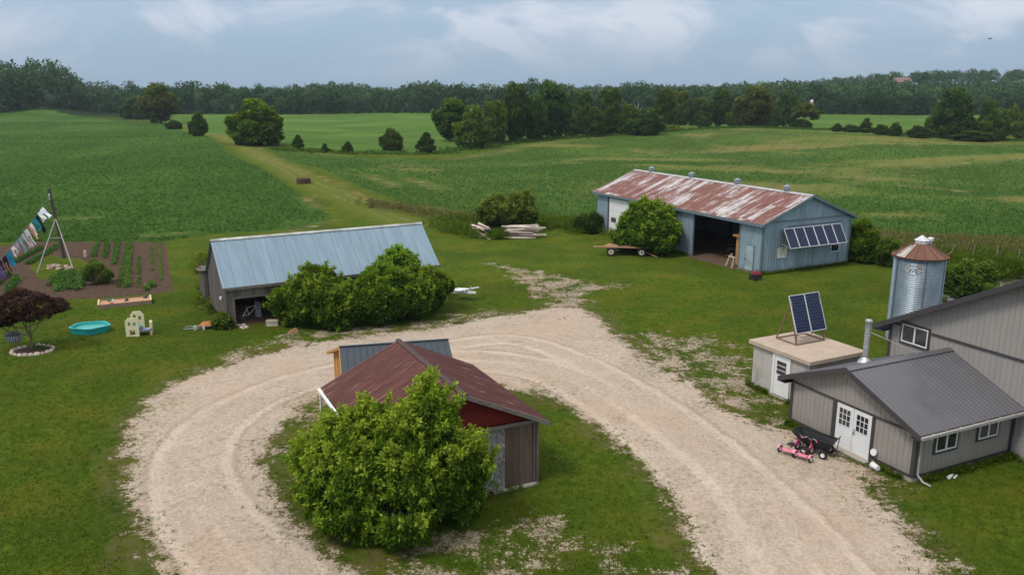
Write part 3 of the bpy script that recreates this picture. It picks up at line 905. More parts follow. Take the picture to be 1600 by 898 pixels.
def M_red_roof():
    s = NT('oxide_red_metal_roof')
    uv = s.uv()
    n = s.noise(s.mapv(uv, (5, 0.45, 1)), 1.5, 7, 0.65)
    k = s.ramp(n, [(0.3, (0.070, 0.024, 0.021)), (0.52, (0.120, 0.043, 0.037)), (0.72, (0.180, 0.080, 0.065))])
    pn = s.node('ShaderNodeTexWhiteNoise', 0, {'noise_dimensions': '1D'}, W=s.math('FLOOR', s.math('DIVIDE', s.sep(uv, 0), 0.2)))
    sv = s.noise(s.mapv(uv, (9, 0.55, 1), (0, 0, R(3))), 1.0, 6, 0.6)
    st = s.rng(s.math('ADD', sv, s.rng(pn, 0, 1, -0.06, 0.06)), 0.60, 0.66)
    sm_ = s.rng(s.math('ABSOLUTE', s.math('SUBTRACT', s.math('FRACT', s.math('DIVIDE', s.sep(uv, 0), 0.2)), 0.1)), 0.16, 0.06, 0, 0.45)
    k = s.mix(sm_, k, (0.035, 0.016, 0.016))
    k = s.mix(s.math('MULTIPLY', st, 0.85), k, s.mix(s.rng(s.noise(uv, 3, 2), 0.4, 0.6), (0.42, 0.30, 0.24), (0.34, 0.17, 0.09)))
    s.principled(k, 0.5, 0, spec=0.4)
    return s.m


def M_boards(name, c0, c1, stain=(0.05, 0.045, 0.04), vert=True, rough=0.85):
    """boards: each carries its own tone on the mesh"""
    s = NT(name)
    co = s.co()
    t = s.attr('tone')
    sc = (3.5, 3.5, 0.35) if vert else (0.5, 3.5, 3.5)
    n = s.noise(s.mapv(co, sc), 3.0, 8, 0.7)
    k = s.mix(t, c0, c1)
    k = s.mix(s.rng(n, 0.42, 0.72, 0, 0.7), k, stain)
    s.principled(k, rough, 0, s.bump(n, 0.4, 0.01), spec=0.2)
    return s.m


def M_concrete(name, c, streak=0.6):
    s = NT(name)
    co = s.co()
    n = s.noise(co, 1.7, 8, 0.65)
    k = s.mix(s.rng(n, 0.3, 0.7), tuple(x * 0.86 for x in c), tuple(x * 1.1 for x in c))
    d = s.rng(s.noise(s.mapv(co, (4, 4, 0.45)), 1.0, 7, 0.7), 0.5, 0.75, 0, streak)
    k = s.mix(d, k, tuple(x * 0.42 for x in c))
    s.principled(k, 0.9, 0, s.bump(s.noise(co, 14, 5), 0.3, 0.01), spec=0.2)
    return s.m


def M_solar():
    s = NT('solar_cells')
    uv = s.uv()
    b = s.node('ShaderNodeTexBrick', 0, {'offset': 0.0}, Vector=uv, Color1=(0.008, 0.013, 0.042), Color2=(0.010, 0.020, 0.058), Mortar=(0.075, 0.10, 0.17), Scale=1.0,
               Mortar_Size=0.006, Brick_Width=0.158, Row_Height=0.158, Mortar_Smooth=0.0)
    s.principled(b, 0.30, 0.0, spec=0.22)
    return s.m


def M_glass_dark():
    s = NT('window_glass')
    co = s.co()
    k = s.ramp(s.noise(co, 1.4, 3), [(0.35, (0.008, 0.012, 0.016)), (0.65, (0.035, 0.045, 0.05))])
    s.principled(k, 0.06, 0, spec=0.7)
    return s.m


SIDE = M_siding('grey_steel_siding', (0.285, 0.268, 0.250))
SIDE2 = M_siding('grey_steel_siding_main', (0.305, 0.290, 0.278))
TRIM = M_plain('dark_trim', (0.050, 0.047, 0.052), 0.5)
ROOF_G = M_plain('charcoal_roof_sheet', (0.125, 0.125, 0.142), 0.36, 0.2, 0.07, 1.2, 0.5)
WHITE = M_plain('white_paint', (0.72, 0.74, 0.76), 0.45, var=0.05, dirt=0.10, scale=2.5)
ALU = M_plain('aluminium', (0.50, 0.51, 0.53), 0.35, 0.6)
GALV = M_plain('galvanised_steel', (0.27, 0.33, 0.39), 0.45, 0.35, 0.18, 5)
GUTTER = M_plain('gutter_metal', (0.42, 0.41, 0.41), 0.4, 0.3)
BLACK = M_plain('black_plastic', (0.016, 0.017, 0.020), 0.45, spec=0.5)
RUBBER = M_plain('tyre_rubber', (0.020, 0.020, 0.021), 0.85)
GLASS = M_glass_dark()
GALVWALL = M_galv_wall('blue_grey_steel_wall', (0.30, 0.405, 0.50))
GALVTRIM = M_plain('blue_grey_trim', (0.150, 0.200, 0.245), 0.5, 0.2, 0.15, 3)
RUSTROOF = M_rust_roof()
BLUEROOF = M_blue_roof()
REDROOF = M_red_roof()
BOARD = M_boards('weathered_barn_boards', (0.085, 0.075, 0.072), (0.200, 0.180, 0.168))
BOARDH = M_boards('weathered_fascia', (0.13, 0.115, 0.105), (0.24, 0.215, 0.19), vert=False)
BROWNBOARD = M_boards('brown_door_boards', (0.085, 0.060, 0.045), (0.160, 0.118, 0.088), (0.04, 0.032, 0.028))
REDWALL = M_boards('red_painted_boards', (0.130, 0.012, 0.010), (0.200, 0.022, 0.016), (0.07, 0.012, 0.010))
NEWWOOD = M_boards('fresh_pine_boards', (0.42, 0.215, 0.070), (0.56, 0.31, 0.115), (0.25, 0.12, 0.04))
OLDWOOD = M_boards('aged_planks', (0.30, 0.17, 0.095), (0.46, 0.29, 0.18), (0.14, 0.09, 0.06), vert=False)
LOGWOOD = M_boards('weathered_logs', (0.30, 0.23, 0.19), (0.72, 0.64, 0.58), (0.10, 0.07, 0.06), vert=False)
CONC = M_concrete('poured_concrete', (0.42, 0.405, 0.385), 0.95)
CONCTOP = M_concrete('concrete_slab', (0.43, 0.355, 0.29), 0.12)
CONCF = M_concrete('concrete_footing', (0.36, 0.33, 0.30), 0.2)
SOLAR = M_solar()
RUSTY = M_plain('rusty_steel', (0.16, 0.065, 0.038), 0.8, 0.1, 0.35, 7)
DKBLUE = M_plain('dark_blue_roof_sheet', (0.048, 0.066, 0.086), 0.42, 0.25, 0.10, 1.5)
DIRT = M_plain('dirt_floor', (0.115, 0.070, 0.050), 0.95, var=0.3, scale=3)
DARKWOOD = M_plain('dark_timber', (0.06, 0.045, 0.035), 0.9)


def osb():
    s = NT('weathered_strand_board')
    v = s.sep(s.node('ShaderNodeTexVoronoi', 'Color', None, Vector=s.mapv(s.co(), (1, 1, 0.6)), Scale=14.0), 0)
    k = s.ramp(v, [(0, (0.12, 0.115, 0.11)), (0.5, (0.20, 0.195, 0.185)), (1, (0.33, 0.32, 0.30))])
    s.principled(k, 0.9, spec=0.15)
    return s.m


OSB = osb()


def boards(mb, O, S, N, s0, s1, zb, zt, w=0.2, th=0.025, gap=0.012, rs=None, ragged=0.0):
    """vertical boards along S; zb / zt number or function of s"""
    rs = rs or random
    O, S, N = Vector(O), Vector(S), Vector(N)
    f0 = zb if callable(zb) else (lambda q: zb)
    f1 = zt if callable(zt) else (lambda q: zt)
    q = s0
    Zv = Vector((0, 0, 1))
    while q < s1 - 0.03:
        ww = w * rs.uniform(0.8, 1.2)
        e = min(q + ww, s1)
        dn = rs.uniform(-0.006, 0.006)
        a, b = q, e - gap
        z0 = f0(q) + rs.uniform(0, ragged)
        P = lambda u, z, h: O + S * u + Zv * z + N * h
        mb.hexa([P(a, z0, dn), P(b, z0, dn), P(b, z0, dn + th), P(a, z0, dn + th), P(a, f1(a), dn), P(b, f1(b), dn), P(b, f1(b), dn + th), P(a, f1(a), dn + th)], c=rs.random())
        q = e


def window(parent, O, S, N, w, h, frame=WHITE, trim=TRIM, tw=0.09, slider=True, glass=GLASS, name='window'):
    """O is the lower left corner of the opening, S along the wall, N outward"""
    O, S, N = Vector(O), Vector(S), Vector(N)
    Zv = Vector((0, 0, 1))
    P = lambda a, z, n: O + S * a + Zv * z + N * n
    def bx(mb, a0, a1, z0, z1, n0, n1):
        mb.hexa([P(a0, z0, n0), P(a1, z0, n0), P(a1, z0, n1), P(a0, z0, n1), P(a0, z1, n0), P(a1, z1, n0), P(a1, z1, n1), P(a0, z1, n1)])
    f = MB()
    t = 0.05
    bx(f, 0, w, 0, t, 0.004, 0.05); bx(f, 0, w, h - t, h, 0.004, 0.05)
    bx(f, 0, t, t, h - t, 0.004, 0.05); bx(f, w - t, w, t, h - t, 0.004, 0.05)
    if slider: bx(f, w / 2 - 0.035, w / 2 + 0.035, t, h - t, 0.004, 0.055)
    wo = f.build(name, frame, parent)
    g = MB(); bx(g, t, w - t, t, h - t, 0.006, 0.022)
    g.build('pane', glass, wo)
    if trim:
        m = MB()
        bx(m, -tw, w + tw, -tw, 0, 0.002, 0.04); bx(m, -tw, w + tw, h, h + tw, 0.002, 0.04)
        bx(m, -tw, 0, 0, h, 0.002, 0.04); bx(m, w, w + tw, 0, h, 0.002, 0.04)
        m.build('window_trim', trim, wo)
    return wo


# ------------------------------------------------------------------ long blue grey machine shed
def machine_shed():
    L, W, EZ, RZ = 23.6, 9.6, 4.12, 5.98
    t = thing('machine_shed', 'long blue grey steel machine shed with a rusted roof and wide open bay', 'shed', (19.6, 64.12, 0), R(27.3))
    sl = (RZ - EZ) / (W / 2)
    w = MB()
    op = (2.58, 8.25, 3.72)         # open bay
    wd = (17.9, 21.45, 3.65)        # white overhead door
    O, S, N = (0, 0, 0), (0, 1, 0), (-1, 0, 0)
    Z = (0, 0, 1)
    for a, b, z0, z1 in ((0, op[0], 0, EZ), (op[0], op[1], op[2], EZ), (op[1], wd[0], 0, EZ), (wd[0], wd[1], wd[2], EZ), (wd[1], L, 0, EZ)):
        w.ribbed(O, S, Z, N, a, b, z0, z1, 0.3, 0.10, 0.025)
        w.face([(0.05, a, z0), (0.05, b, z0), (0.05, b, z1), (0.05, a, z1)])
    top = lambda q: EZ + sl * min(q, W - q)
    for a, b in ((0, W / 2), (W / 2, W)):
        w.ribbed((0, 0, 0), (1, 0, 0), Z, (0, -1, 0), a, b, 0, top, 0.3, 0.10, 0.025)
        w.ribbed((0, L, 0), (1, 0, 0), Z, (0, 1, 0), a, b, 0, top, 0.3, 0.10, 0.025)
        w.face([(a, 0.05, 0), (b, 0.05, 0), (b, 0.05, top(b)), (a, 0.05, top(a))])
    w.ribbed((W, 0, 0), S, Z, (1, 0, 0), 0, L, 0, EZ, 0.3, 0.10, 0.025)
    w.face([(W - 0.05, 0, 0), (W - 0.05, L, 0), (W - 0.05, L, EZ), (W - 0.05, 0, EZ)])
    w.build('wall', GALVWALL, t)
    # roof
    r = MB()
    ov, og = 0.38, 0.32
    sv = Vector((W / 2, 0, RZ - EZ)); sln = sv.length; sv.normalize()
    for side in (0, 1):
        T = Vector((sv.x, 0, sv.z)) if side == 0 else Vector((-sv.x, 0, sv.z))
        Nn = Vector((-sv.z, 0, sv.x)) if side == 0 else Vector((sv.z, 0, sv.x))
        O0 = Vector((0 if side == 0 else W, 0, EZ + 0.04))
        r.ribbed(O0, (0, 1, 0), T, Nn, -og, L + og, -ov, sln + 0.0, 0.22, 0.06, 0.02, thick=0.05)
    r.build('roof', RUSTROOF, t)
    c = MB()
    for sx, nx in ((-1, 1), (1, -1)):
        c.hexa([(W / 2, -og - .01, RZ + .075), (W / 2 + sx * .28, -og - .01, RZ - .03), (W / 2 + sx * .28, L + og, RZ - .03), (W / 2, L + og, RZ + .075),
                (W / 2, -og - .01, RZ + .095), (W / 2 + sx * .28, -og - .01, RZ - .01), (W / 2 + sx * .28, L + og, RZ - .01), (W / 2, L + og, RZ + .095)])
    c.build('ridge_cap', M_plain('ridge_cap_steel', (0.42, 0.42, 0.45), 0.5, 0.2, 0.2, 2), t)
    e = MB()   # eave fascia, rake boards, corner trims
    zf = EZ - sl * ov
    e.box(-ov - .035, -ov, -og, L + og, zf - 0.17, zf + 0.05)
    e.box(W + ov, W + ov + .035, -og, L + og, zf - 0.17, zf + 0.05)
    for yy in (-og - .04, L + og + .003):
        for x0, x1 in ((-ov, W / 2), (W + ov, W / 2)):
            za, zb = zf, RZ
            e.hexa([(x0, yy, za - .13), (x1, yy, zb - .13), (x1, yy + .035, zb - .13), (x0, yy + .035, za - .13), (x0, yy, za + .06), (x1, yy, zb + .06), (x1, yy + .035, zb + .06), (x0, yy + .035, za + .06)])
    e.build('fascia', GALVTRIM, t)
    f = MB()
    f.box(-.05, -.028, -0.05, 0.12, 0, EZ - .05); f.box(-.05, .14, -.05, -.028, 0, EZ - .05)
    f.box(W - .14, W + .04, -.05, -.028, 0, EZ - .05)
    f.box(0.15, W - 0.15, -.055, -.03, EZ - 0.09, EZ + 0.05)
    f.box(-.06, -.028, op[1], op[1] + .14, 0, op[2]); f.box(-.06, -.028, op[0] - .10, op[0], 0, op[2]); f.box(-.06, -.028, op[0], op[1], op[2], op[2] + .14)
    f.box(5.52, 5.57, -.05, -.028, 0.05, 2.0)
    f.box(8.40, 8.46, -.05, -.028, 0.05, 1.1)
    f.box(2.6, 8.5, -.075, -.03, 3.62, 3.72)
    f.build('trim', GALVTRIM, t)
    for a_, b_ in ((8.4, 17.8), (.1, 2.5)):
        sk = MB(); sk.box(-.16, -.03, a_, b_, 0.0, 0.15); sk.build('skirt_board', BOARDH, t)
    # man door
    d = MB(); d.box(-.065, -.03, 0.86, 1.76, 0.06, 2.10)
    dd = d.build('door', M_plain('pale_blue_door', (0.30, 0.40, 0.45), 0.5, dirt=0.35, scale=3), t)
    h = MB(); h.disc((-.09, 1.66, 0.98), (1, 0, 0), 0.05, 0.06); h.build('handle', BLACK, dd)
    fr = MB(); fr.box(-.055, -.03, 0.80, .855, 0, 2.16); fr.box(-.055, -.03, 1.765, 1.82, 0, 2.16); fr.box(-.055, -.03, .855, 1.765, 2.105, 2.16)
    fr.build('door_frame', GALVTRIM, dd)
    # white overhead door with section lines
    o = MB()
    z = 0.05
    while z < wd[2] - 0.1:
        o.box(-.02, 0.03, wd[0] + .05, wd[1] - .05, z, min(z + .58, wd[2] - .02)); z += 0.6
    od = o.build('overhead_door', WHITE, t)
    oj = MB(); oj.box(-.06, .03, wd[1] - .05, wd[1] + .16, 0, wd[2] + .1); oj.box(-.06, .03, wd[0], wd[1] - .05, wd[2], wd[2] + .12)
    oj.box(-.04, -.022, wd[1] - 1.3, wd[1] - .45, 1.3, 1.75)
    oj.build('door_jamb', M_plain('dark_jamb', (0.05, 0.055, 0.065), 0.6), od)
    # windows
    window(t, (1.62, -.03, 1.18), (1, 0, 0), (0, -1, 0), 0.95, 0.78, WHITE, None, slider=False, glass=M_plain('white_window_cover', (0.66, 0.65, 0.60), 0.7, dirt=0.5, scale=5))
    window(t, (7.50, -.03, 1.16), (1, 0, 0), (0, -1, 0), 0.95, 0.62, WHITE, None, slider=False)
    # solar panels hung off the gable, tilted outward at the foot
    tp, bt = Vector((0, -.28, 3.52)), Vector((0, -1.12, 2.10))
    for k in range(6):
        x0 = 1.86 + k * 1.045
        x1 = x0 + 1.0
        nrm = (bt - tp).cross(Vector((-1, 0, 0))).normalized()
        if nrm.y > 0: nrm = -nrm
        def P(x, q, n): return tuple(Vector((x, 0, 0)) + tp + (bt - tp) * q + nrm * n)
        m = MB()
        m.face([P(x0 + .03, .98, .034), P(x1 - .03, .98, .034), P(x1 - .03, .02, .034), P(x0 + .03, .02, .034)], [(0, 0), (.948, 0), (.948, 1.58), (0, 1.58)])
        m.hexa([P(x0 + .02, .985, 0), P(x1 - .02, .985, 0), P(x1 - .02, .985, .03), P(x0 + .02, .985, .03), P(x0 + .02, .015, 0), P(x1 - .02, .015, 0), P(x1 - .02, .015, .03), P(x0 + .02, .015, .03)])
        pn = m.build('solar_panel', SOLAR, t)
        g = MB()
        for a, b in (((x0, 0), (x1, 0)), ((x0, 1), (x1, 1)), ((x0, 0), (x0, 1)), ((x1, 0), (x1, 1))):
            g.bar(P(a[0], a[1], .02), P(b[0], b[1], .02), .045, .05, up=nrm)
        g.build('panel_frame', M_alu_light, pn)
    br = MB()
    for x in (2.0, 4.0, 6.0, 8.0):
        br.bar((x, -1.08, 2.10), (x, -.03, 2.3), .05, .05); br.bar((x, -.30, 3.48), (x, -.03, 3.5), .05, .05)
    br.bar((1.9, -1.07, 2.06), (8.05, -1.07, 2.06), .05, .05); br.bar((1.9, -.25, 3.46), (8.05, -.25, 3.46), .05, .05)
    br.build('panel_bracket', GALV, t)
    for y in (2.6, 8.5, 14.8, 21.1):
        v = MB()
        v.lathe([(0.21, RZ - .05), (0.21, RZ + .26)], W / 2, y, 16)
        v.lathe([(0.0, RZ + .26), (0.30, RZ + .26), (0.32, RZ + .30), (0.30, RZ + .33), (0.20, RZ + .34), (0.20, RZ + .42), (0.31, RZ + .42), (0.31, RZ + .46), (0.02, RZ + .60)], W / 2, y, 16)
        v.build('roof_vent', GALV, t)
    fl = MB(); fl.box(0.06, W - .06, .06, L - .06, -.05, 0.03); fl.box(-0.5, 0.06, op[0], op[1], -.05, .022); fl.build('floor', DIRT, t)
    po = MB()
    for y in range(2, 23, 4):
        po.box(W - .3, W - .1, y, y + .15, 0, EZ); po.bar((0.1, y, EZ - .05), (W - .1, y, EZ - .05), .08, .15)
    po.build('frame_post', DARKWOOD, t)
    return t


M_alu_light = M_plain('panel_frame_metal', (0.62, 0.63, 0.65), 0.35, 0.3)
shed_root = machine_shed()
SHED_M = Matrix.Translation((19.6, 64.12, 0)) @ Matrix.Rotation(R(27.3), 4, 'Z')


def in_shed(x, y, z=0.03):
    return tuple(SHED_M @ Vector((x, y, z)))


# things inside the bay
def wooden_kiosk():
    t = thing('wooden_cabinet', 'tall orange pine cabinet with a little roof inside the open bay', 'cabinet', in_shed(1.0, 3.05), R(27.3))
    b = MB(); boards(b, (-.5, -.4, 0), (1, 0, 0), (0, -1, 0), 0, 1.0, 0.1, 2.5, .14)
    boards(b, (-.5, .4, 0), (0, -1, 0), (-1, 0, 0), 0, .8, 0.1, 2.5, .14)
    b.box(-.48, .5, -.38, .4, .1, 2.5)
    b.build('cabinet_body', NEWWOOD, t)
    r = MB(); r.hexa([(-.75, -.6, 2.48), (.7, -.6, 2.62), (.7, .6, 2.62), (-.75, .6, 2.48), (-.75, -.6, 2.6), (.7, -.6, 2.74), (.7, .6, 2.74), (-.75, .6, 2.6)])
    r.build('cabinet_roof', NEWWOOD, t)


wooden_kiosk()


def sawhorse(loc, rz, label):
    t = thing('sawhorse', label, 'sawhorse', loc, rz, 'sawhorses in the bay')
    m = MB(); m.bar((-.45, 0, .82), (.45, 0, .82), .09, .1); m.build('top_rail', NEWWOOD2, t)
    for sx in (-1, 1):
        for sy in (-1, 1):
            l = MB(); l.bar((sx * .35, sy * .04, .8), (sx * .45, sy * .32, 0), .06, .04); l.build('leg', NEWWOOD2, t)


NEWWOOD2 = M_plain('pale_lumber', (0.52, 0.44, 0.34), 0.7, var=0.2)
sawhorse(in_shed(0.45, 3.9), R(70), 'pale sawhorse at the right side of the open shed bay beside the cabinet')
sawhorse(in_shed(-0.05, 3.25), R(110), 'pale sawhorse nearest the door frame in front of the orange cabinet')
rr = random.Random(4)
for k in range(9):
    x, y = rr.uniform(3.0, 5.2), rr.uniform(5.9, 8.6)
    m = MB(); m.bar((-.9, 0, 0), (.9, 0, 0), .14, .05, c=rr.random())
    o = m.build('lumber_board', OLDWOOD, None)
    o.location = in_shed(x, y, 0.08 + 0.07 * k); o.rotation_euler = (0, 0, R(27 + rr.uniform(-40, 40)))
    tag(o, 'loose plank in the brown heap inside the machine shed bay', 'plank', 'planks heaped inside the machine shed')


def picnic(loc, rz):
    t = thing('workbench', 'rough timber bench table far inside the open shed bay', 'bench', loc, rz)
    m = MB(); m.box(-.9, .9, -.35, .35, .78, .84); m.build('bench_top', OLDWOOD, t)
    for x in (-.7, .7):
        for y in (-.25, .25):
            l = MB(); l.box(x - .04, x + .04, y - .04, y + .04, 0, .78); l.build('leg', OLDWOOD, t)
    m = MB(); m.box(-.7, .7, -.25, .25, .3, .34); m.build('shelf', OLDWOOD, t)


picnic(in_shed(4.4, 4.4), R(60))


def generator():
    x, y, _ = gp(1181, 437, 0)
    t = thing('generator', 'portable red and black generator on the lawn by the shed corner', 'generator', (x, y, 0), R(20))
    f = MB()
    for sx in (-.42, .42):
        f.tube([(sx, -.28, .08), (sx, -.28, .66), (sx, .28, .66), (sx, .28, .08), (sx, -.28, .08)], .02, 6)
    for sy in (-.28, .28):
        f.tube([(-.42, sy, .66), (.42, sy, .66)], .02, 6); f.tube([(-.42, sy, .10), (.42, sy, .10)], .02, 6)
    f.build('frame', BLACK, t)
    e = MB(); e.box(-.36, .36, -.24, .24, .12, .44); e.tube([(-.3, 0, .3), (.1, 0, .3)], .2, 12); e.build('engine', BLACK, t)
    k = MB(); k.hexa([(-.34, -.22, .45), (.30, -.22, .45), (.30, .22, .45), (-.34, .22, .45), (-.28, -.17, .64), (.24, -.17, .64), (.24, .17, .64), (-.28, .17, .64)])
    k.build('fuel_tank', M_plain('red_tank', (0.32, 0.03, 0.05), 0.35), t)
    c = MB(); c.lathe([(0, .66), (.05, .66), (.05, .69), (0, .69)], 0, 0, 10); c.build('fuel_cap', BLACK, t)
    h = MB(); h.tube([(.42, -.2, .6), (.72, -.2, .66), (.72, .2, .66), (.42, .2, .6)], .018, 6); h.build('handle', BLACK, t)
    for sy in (-.34, .34):
        w = MB(); w.wheel((-.3, sy, .13), (0, 1, 0), .13, .08, 14); w.build('wheel', RUBBER, t)


generator()


def hay_wagon():
    a, b = gp(950, 397, 0), gp(1010, 402, 0)
    cx, cy = (a[0] + b[0]) / 2, (a[1] + b[1]) / 2
    t = thing('farm_wagon', 'flat farm wagon of loose planks on four white rimmed wheels', 'wagon', (cx, cy + .6, 0), R(-6))
    for k in range(4):
        q = MB()
        q.bar((-2.1 - (k < 1) * .8 + .15 * k, -.75 + k * .42, .78), (1.9 + .12 * k, -.75 + k * .42 - .03 * k, .78), .36, .09, c=.3 + .2 * k)
        q.build('deck_plank', OLDWOOD, t)
    q = MB(); q.bar((-.7, -.5, .86), (.55, .5, .88), .3, .07); q.bar((0.2, -.6, .87), (.5, -.35, .98), .22, .2); q.build('plank_stack', DARKWOOD, t)
    f = MB()
    f.bar((-1.6, 0, .62), (1.7, 0, .62), .14, .16)
    for x in (-1.35, 1.3):
        f.bar((x, -.85, .60), (x, .85, .60), .14, .12); f.bar((x, -.85, .38), (x, .85, .38), .07, .07)
    f.build('running_gear', RUSTY, t)
    for x in (-1.35, 1.3):
        for y in (-.92, .92):
            w = MB(); w.wheel((x, y, .38), (0, 1, 0), .38, .2)
            ty = w.build('tyre', RUBBER, t)
            r = MB(); r.disc((x, y, .38), (0, 1, 0), .23, .12, 16); r.build('rim', M_plain('cream_rim', (0.55, 0.52, 0.44), 0.6, dirt=.4), ty)
            h = MB(); h.disc((x, y, .38), (0, 1, 0), .07, .2, 10); h.build('hub', RUSTY, ty)
    d = MB(); d.bar((1.4, -.1, .4), (2.6, -1.3, .08), .08, .07); d.build('drawbar', OLDWOOD, t)


hay_wagon()


# ------------------------------------------------------------------ old timber drive shed with the blue grey roof
def timber_shed():
    L, W, EZ, RY, RZ = 14.0, 5.8, 2.62, 2.9, 4.98
    t = thing('timber_shed', 'old weathered board shed with a steep blue grey metal roof', 'shed', (-17.45, 49.2, 0), R(29))
    rs = random.Random(11)
    sl = (RZ - EZ) / RY
    w = MB()
    top = lambda q: EZ + sl * (q if q < RY else 2 * RY - q)
    boards(w, (0, 0, 0), (0, 1, 0), (-1, 0, 0), 0, RY, 0, top, .19, rs=rs, ragged=.12)
    boards(w, (0, 0, 0), (0, 1, 0), (-1, 0, 0), RY, W, 0, top, .19, rs=rs, ragged=.12)
    boards(w, (L, 0, 0), (0, 1, 0), (1, 0, 0), 0, RY, 0, top, .19, rs=rs)
    boards(w, (L, 0, 0), (0, 1, 0), (1, 0, 0), RY, W, 0, top, .19, rs=rs)
    boards(w, (0, 0, 0), (1, 0, 0), (0, -1, 0), 0, .42, 0, EZ, .2, rs=rs, ragged=.05)
    boards(w, (0, 0, 0), (1, 0, 0), (0, -1, 0), .42, 5.2, 1.80, EZ, .17, rs=rs, ragged=.02)
    boards(w, (0, 0, 0), (1, 0, 0), (0, -1, 0), 5.2, L, 0, EZ, .2, rs=rs)
    boards(w, (0, W, 0), (1, 0, 0), (0, 1, 0), 0, L, 0, EZ, .2, gap=0.004, rs=rs)
    w.build('wall', BOARD, t)
    r = MB()
    ov, og = .22, .18
    sv = Vector((0, RY, RZ - EZ)); sln = sv.length; sv.normalize()
    r.ribbed((0, 0, EZ + .03), (1, 0, 0), sv, (0, -sv.z, sv.y), -og, L + og, -ov, sln, 0.155, .05, .016, thick=.05)
    r.ribbed((0, 2 * RY, EZ + .03), (1, 0, 0), Vector((0, -sv.y, sv.z)), (0, sv.z, sv.y), -og, L + og, -ov, sln, 0.155, .05, .016, thick=.05)
    r.build('roof', BLUEROOF, t)
    c = MB()
    for s_ in (-1, 1):
        c.hexa([(-og - .02, RY, RZ + .06), (-og - .02, RY + s_ * .16, RZ - .05), (L + og + .02, RY + s_ * .16, RZ - .05), (L + og + .02, RY, RZ + .06),
                (-og - .02, RY, RZ + .085), (-og - .02, RY + s_ * .16, RZ - .025), (L + og + .02, RY + s_ * .16, RZ - .025), (L + og + .02, RY, RZ + .085)])
    c.build('ridge_cap', M_plain('pale_ridge', (0.40, 0.42, 0.42), 0.6, var=.35, scale=1.5, dirt=.5), t)
    e = MB(); e.box(-og, L + og, -.27, -.235, EZ - .26, EZ - .10); e.build('eave_board', BOARDH, t)
    b = MB(); b.box(.42, 5.2, -.06, -.03, 1.74, 1.86); b.build('door_header', BOARDH, t)
    for x in (.34, 5.2, 8, 11):
        p = MB(); p.box(x, x + .16, -.02, .14, 0, EZ); p.build('post', BOARDH, t)
    fl = MB(); fl.box(.05, L - .05, .05, W - .05, -.05, .025); fl.build('floor', DIRT, t)
    k = MB(); k.lathe([(0, 0), (.09, 0), (.09, .16), (0, .2)], 0, 0, 10)
    k.build('wall_lamp', WHITE, t, loc=(-.12, 1.05, 1.55))
    # low lean-to on the back
    l = MB()
    boards(l, (-.15, 7.0, 0), (1, 0, 0), (0, -1, 0), 0, 1.1, 0, 2.25, .18, rs=rs)
    boards(l, (-.15, 7.0, 0), (0, 1, 0), (-1, 0, 0), 0, 2.0, 0, 2.25, .18, rs=rs)
    l.box(-.1, 3.0, 7.05, 9.0, 0, 2.2)
    l.build('lean_to', BOARD, t)
    q = MB(); q.hexa([(-.35, 6.8, 2.25), (3.1, 6.8, 2.25), (3.1, 9.2, 1.95), (-.35, 9.2, 1.95), (-.35, 6.8, 2.33), (3.1, 6.8, 2.33), (3.1, 9.2, 2.03), (-.35, 9.2, 2.03)])
    q.build('lean_to_roof', BOARDH, t)


timber_shed()
TS_M = Matrix.Translation((-17.45, 49.2, 0)) @ Matrix.Rotation(R(29), 4, 'Z')


def in_ts(x, y, z=0.025):
    return tuple(TS_M @ Vector((x, y, z)))


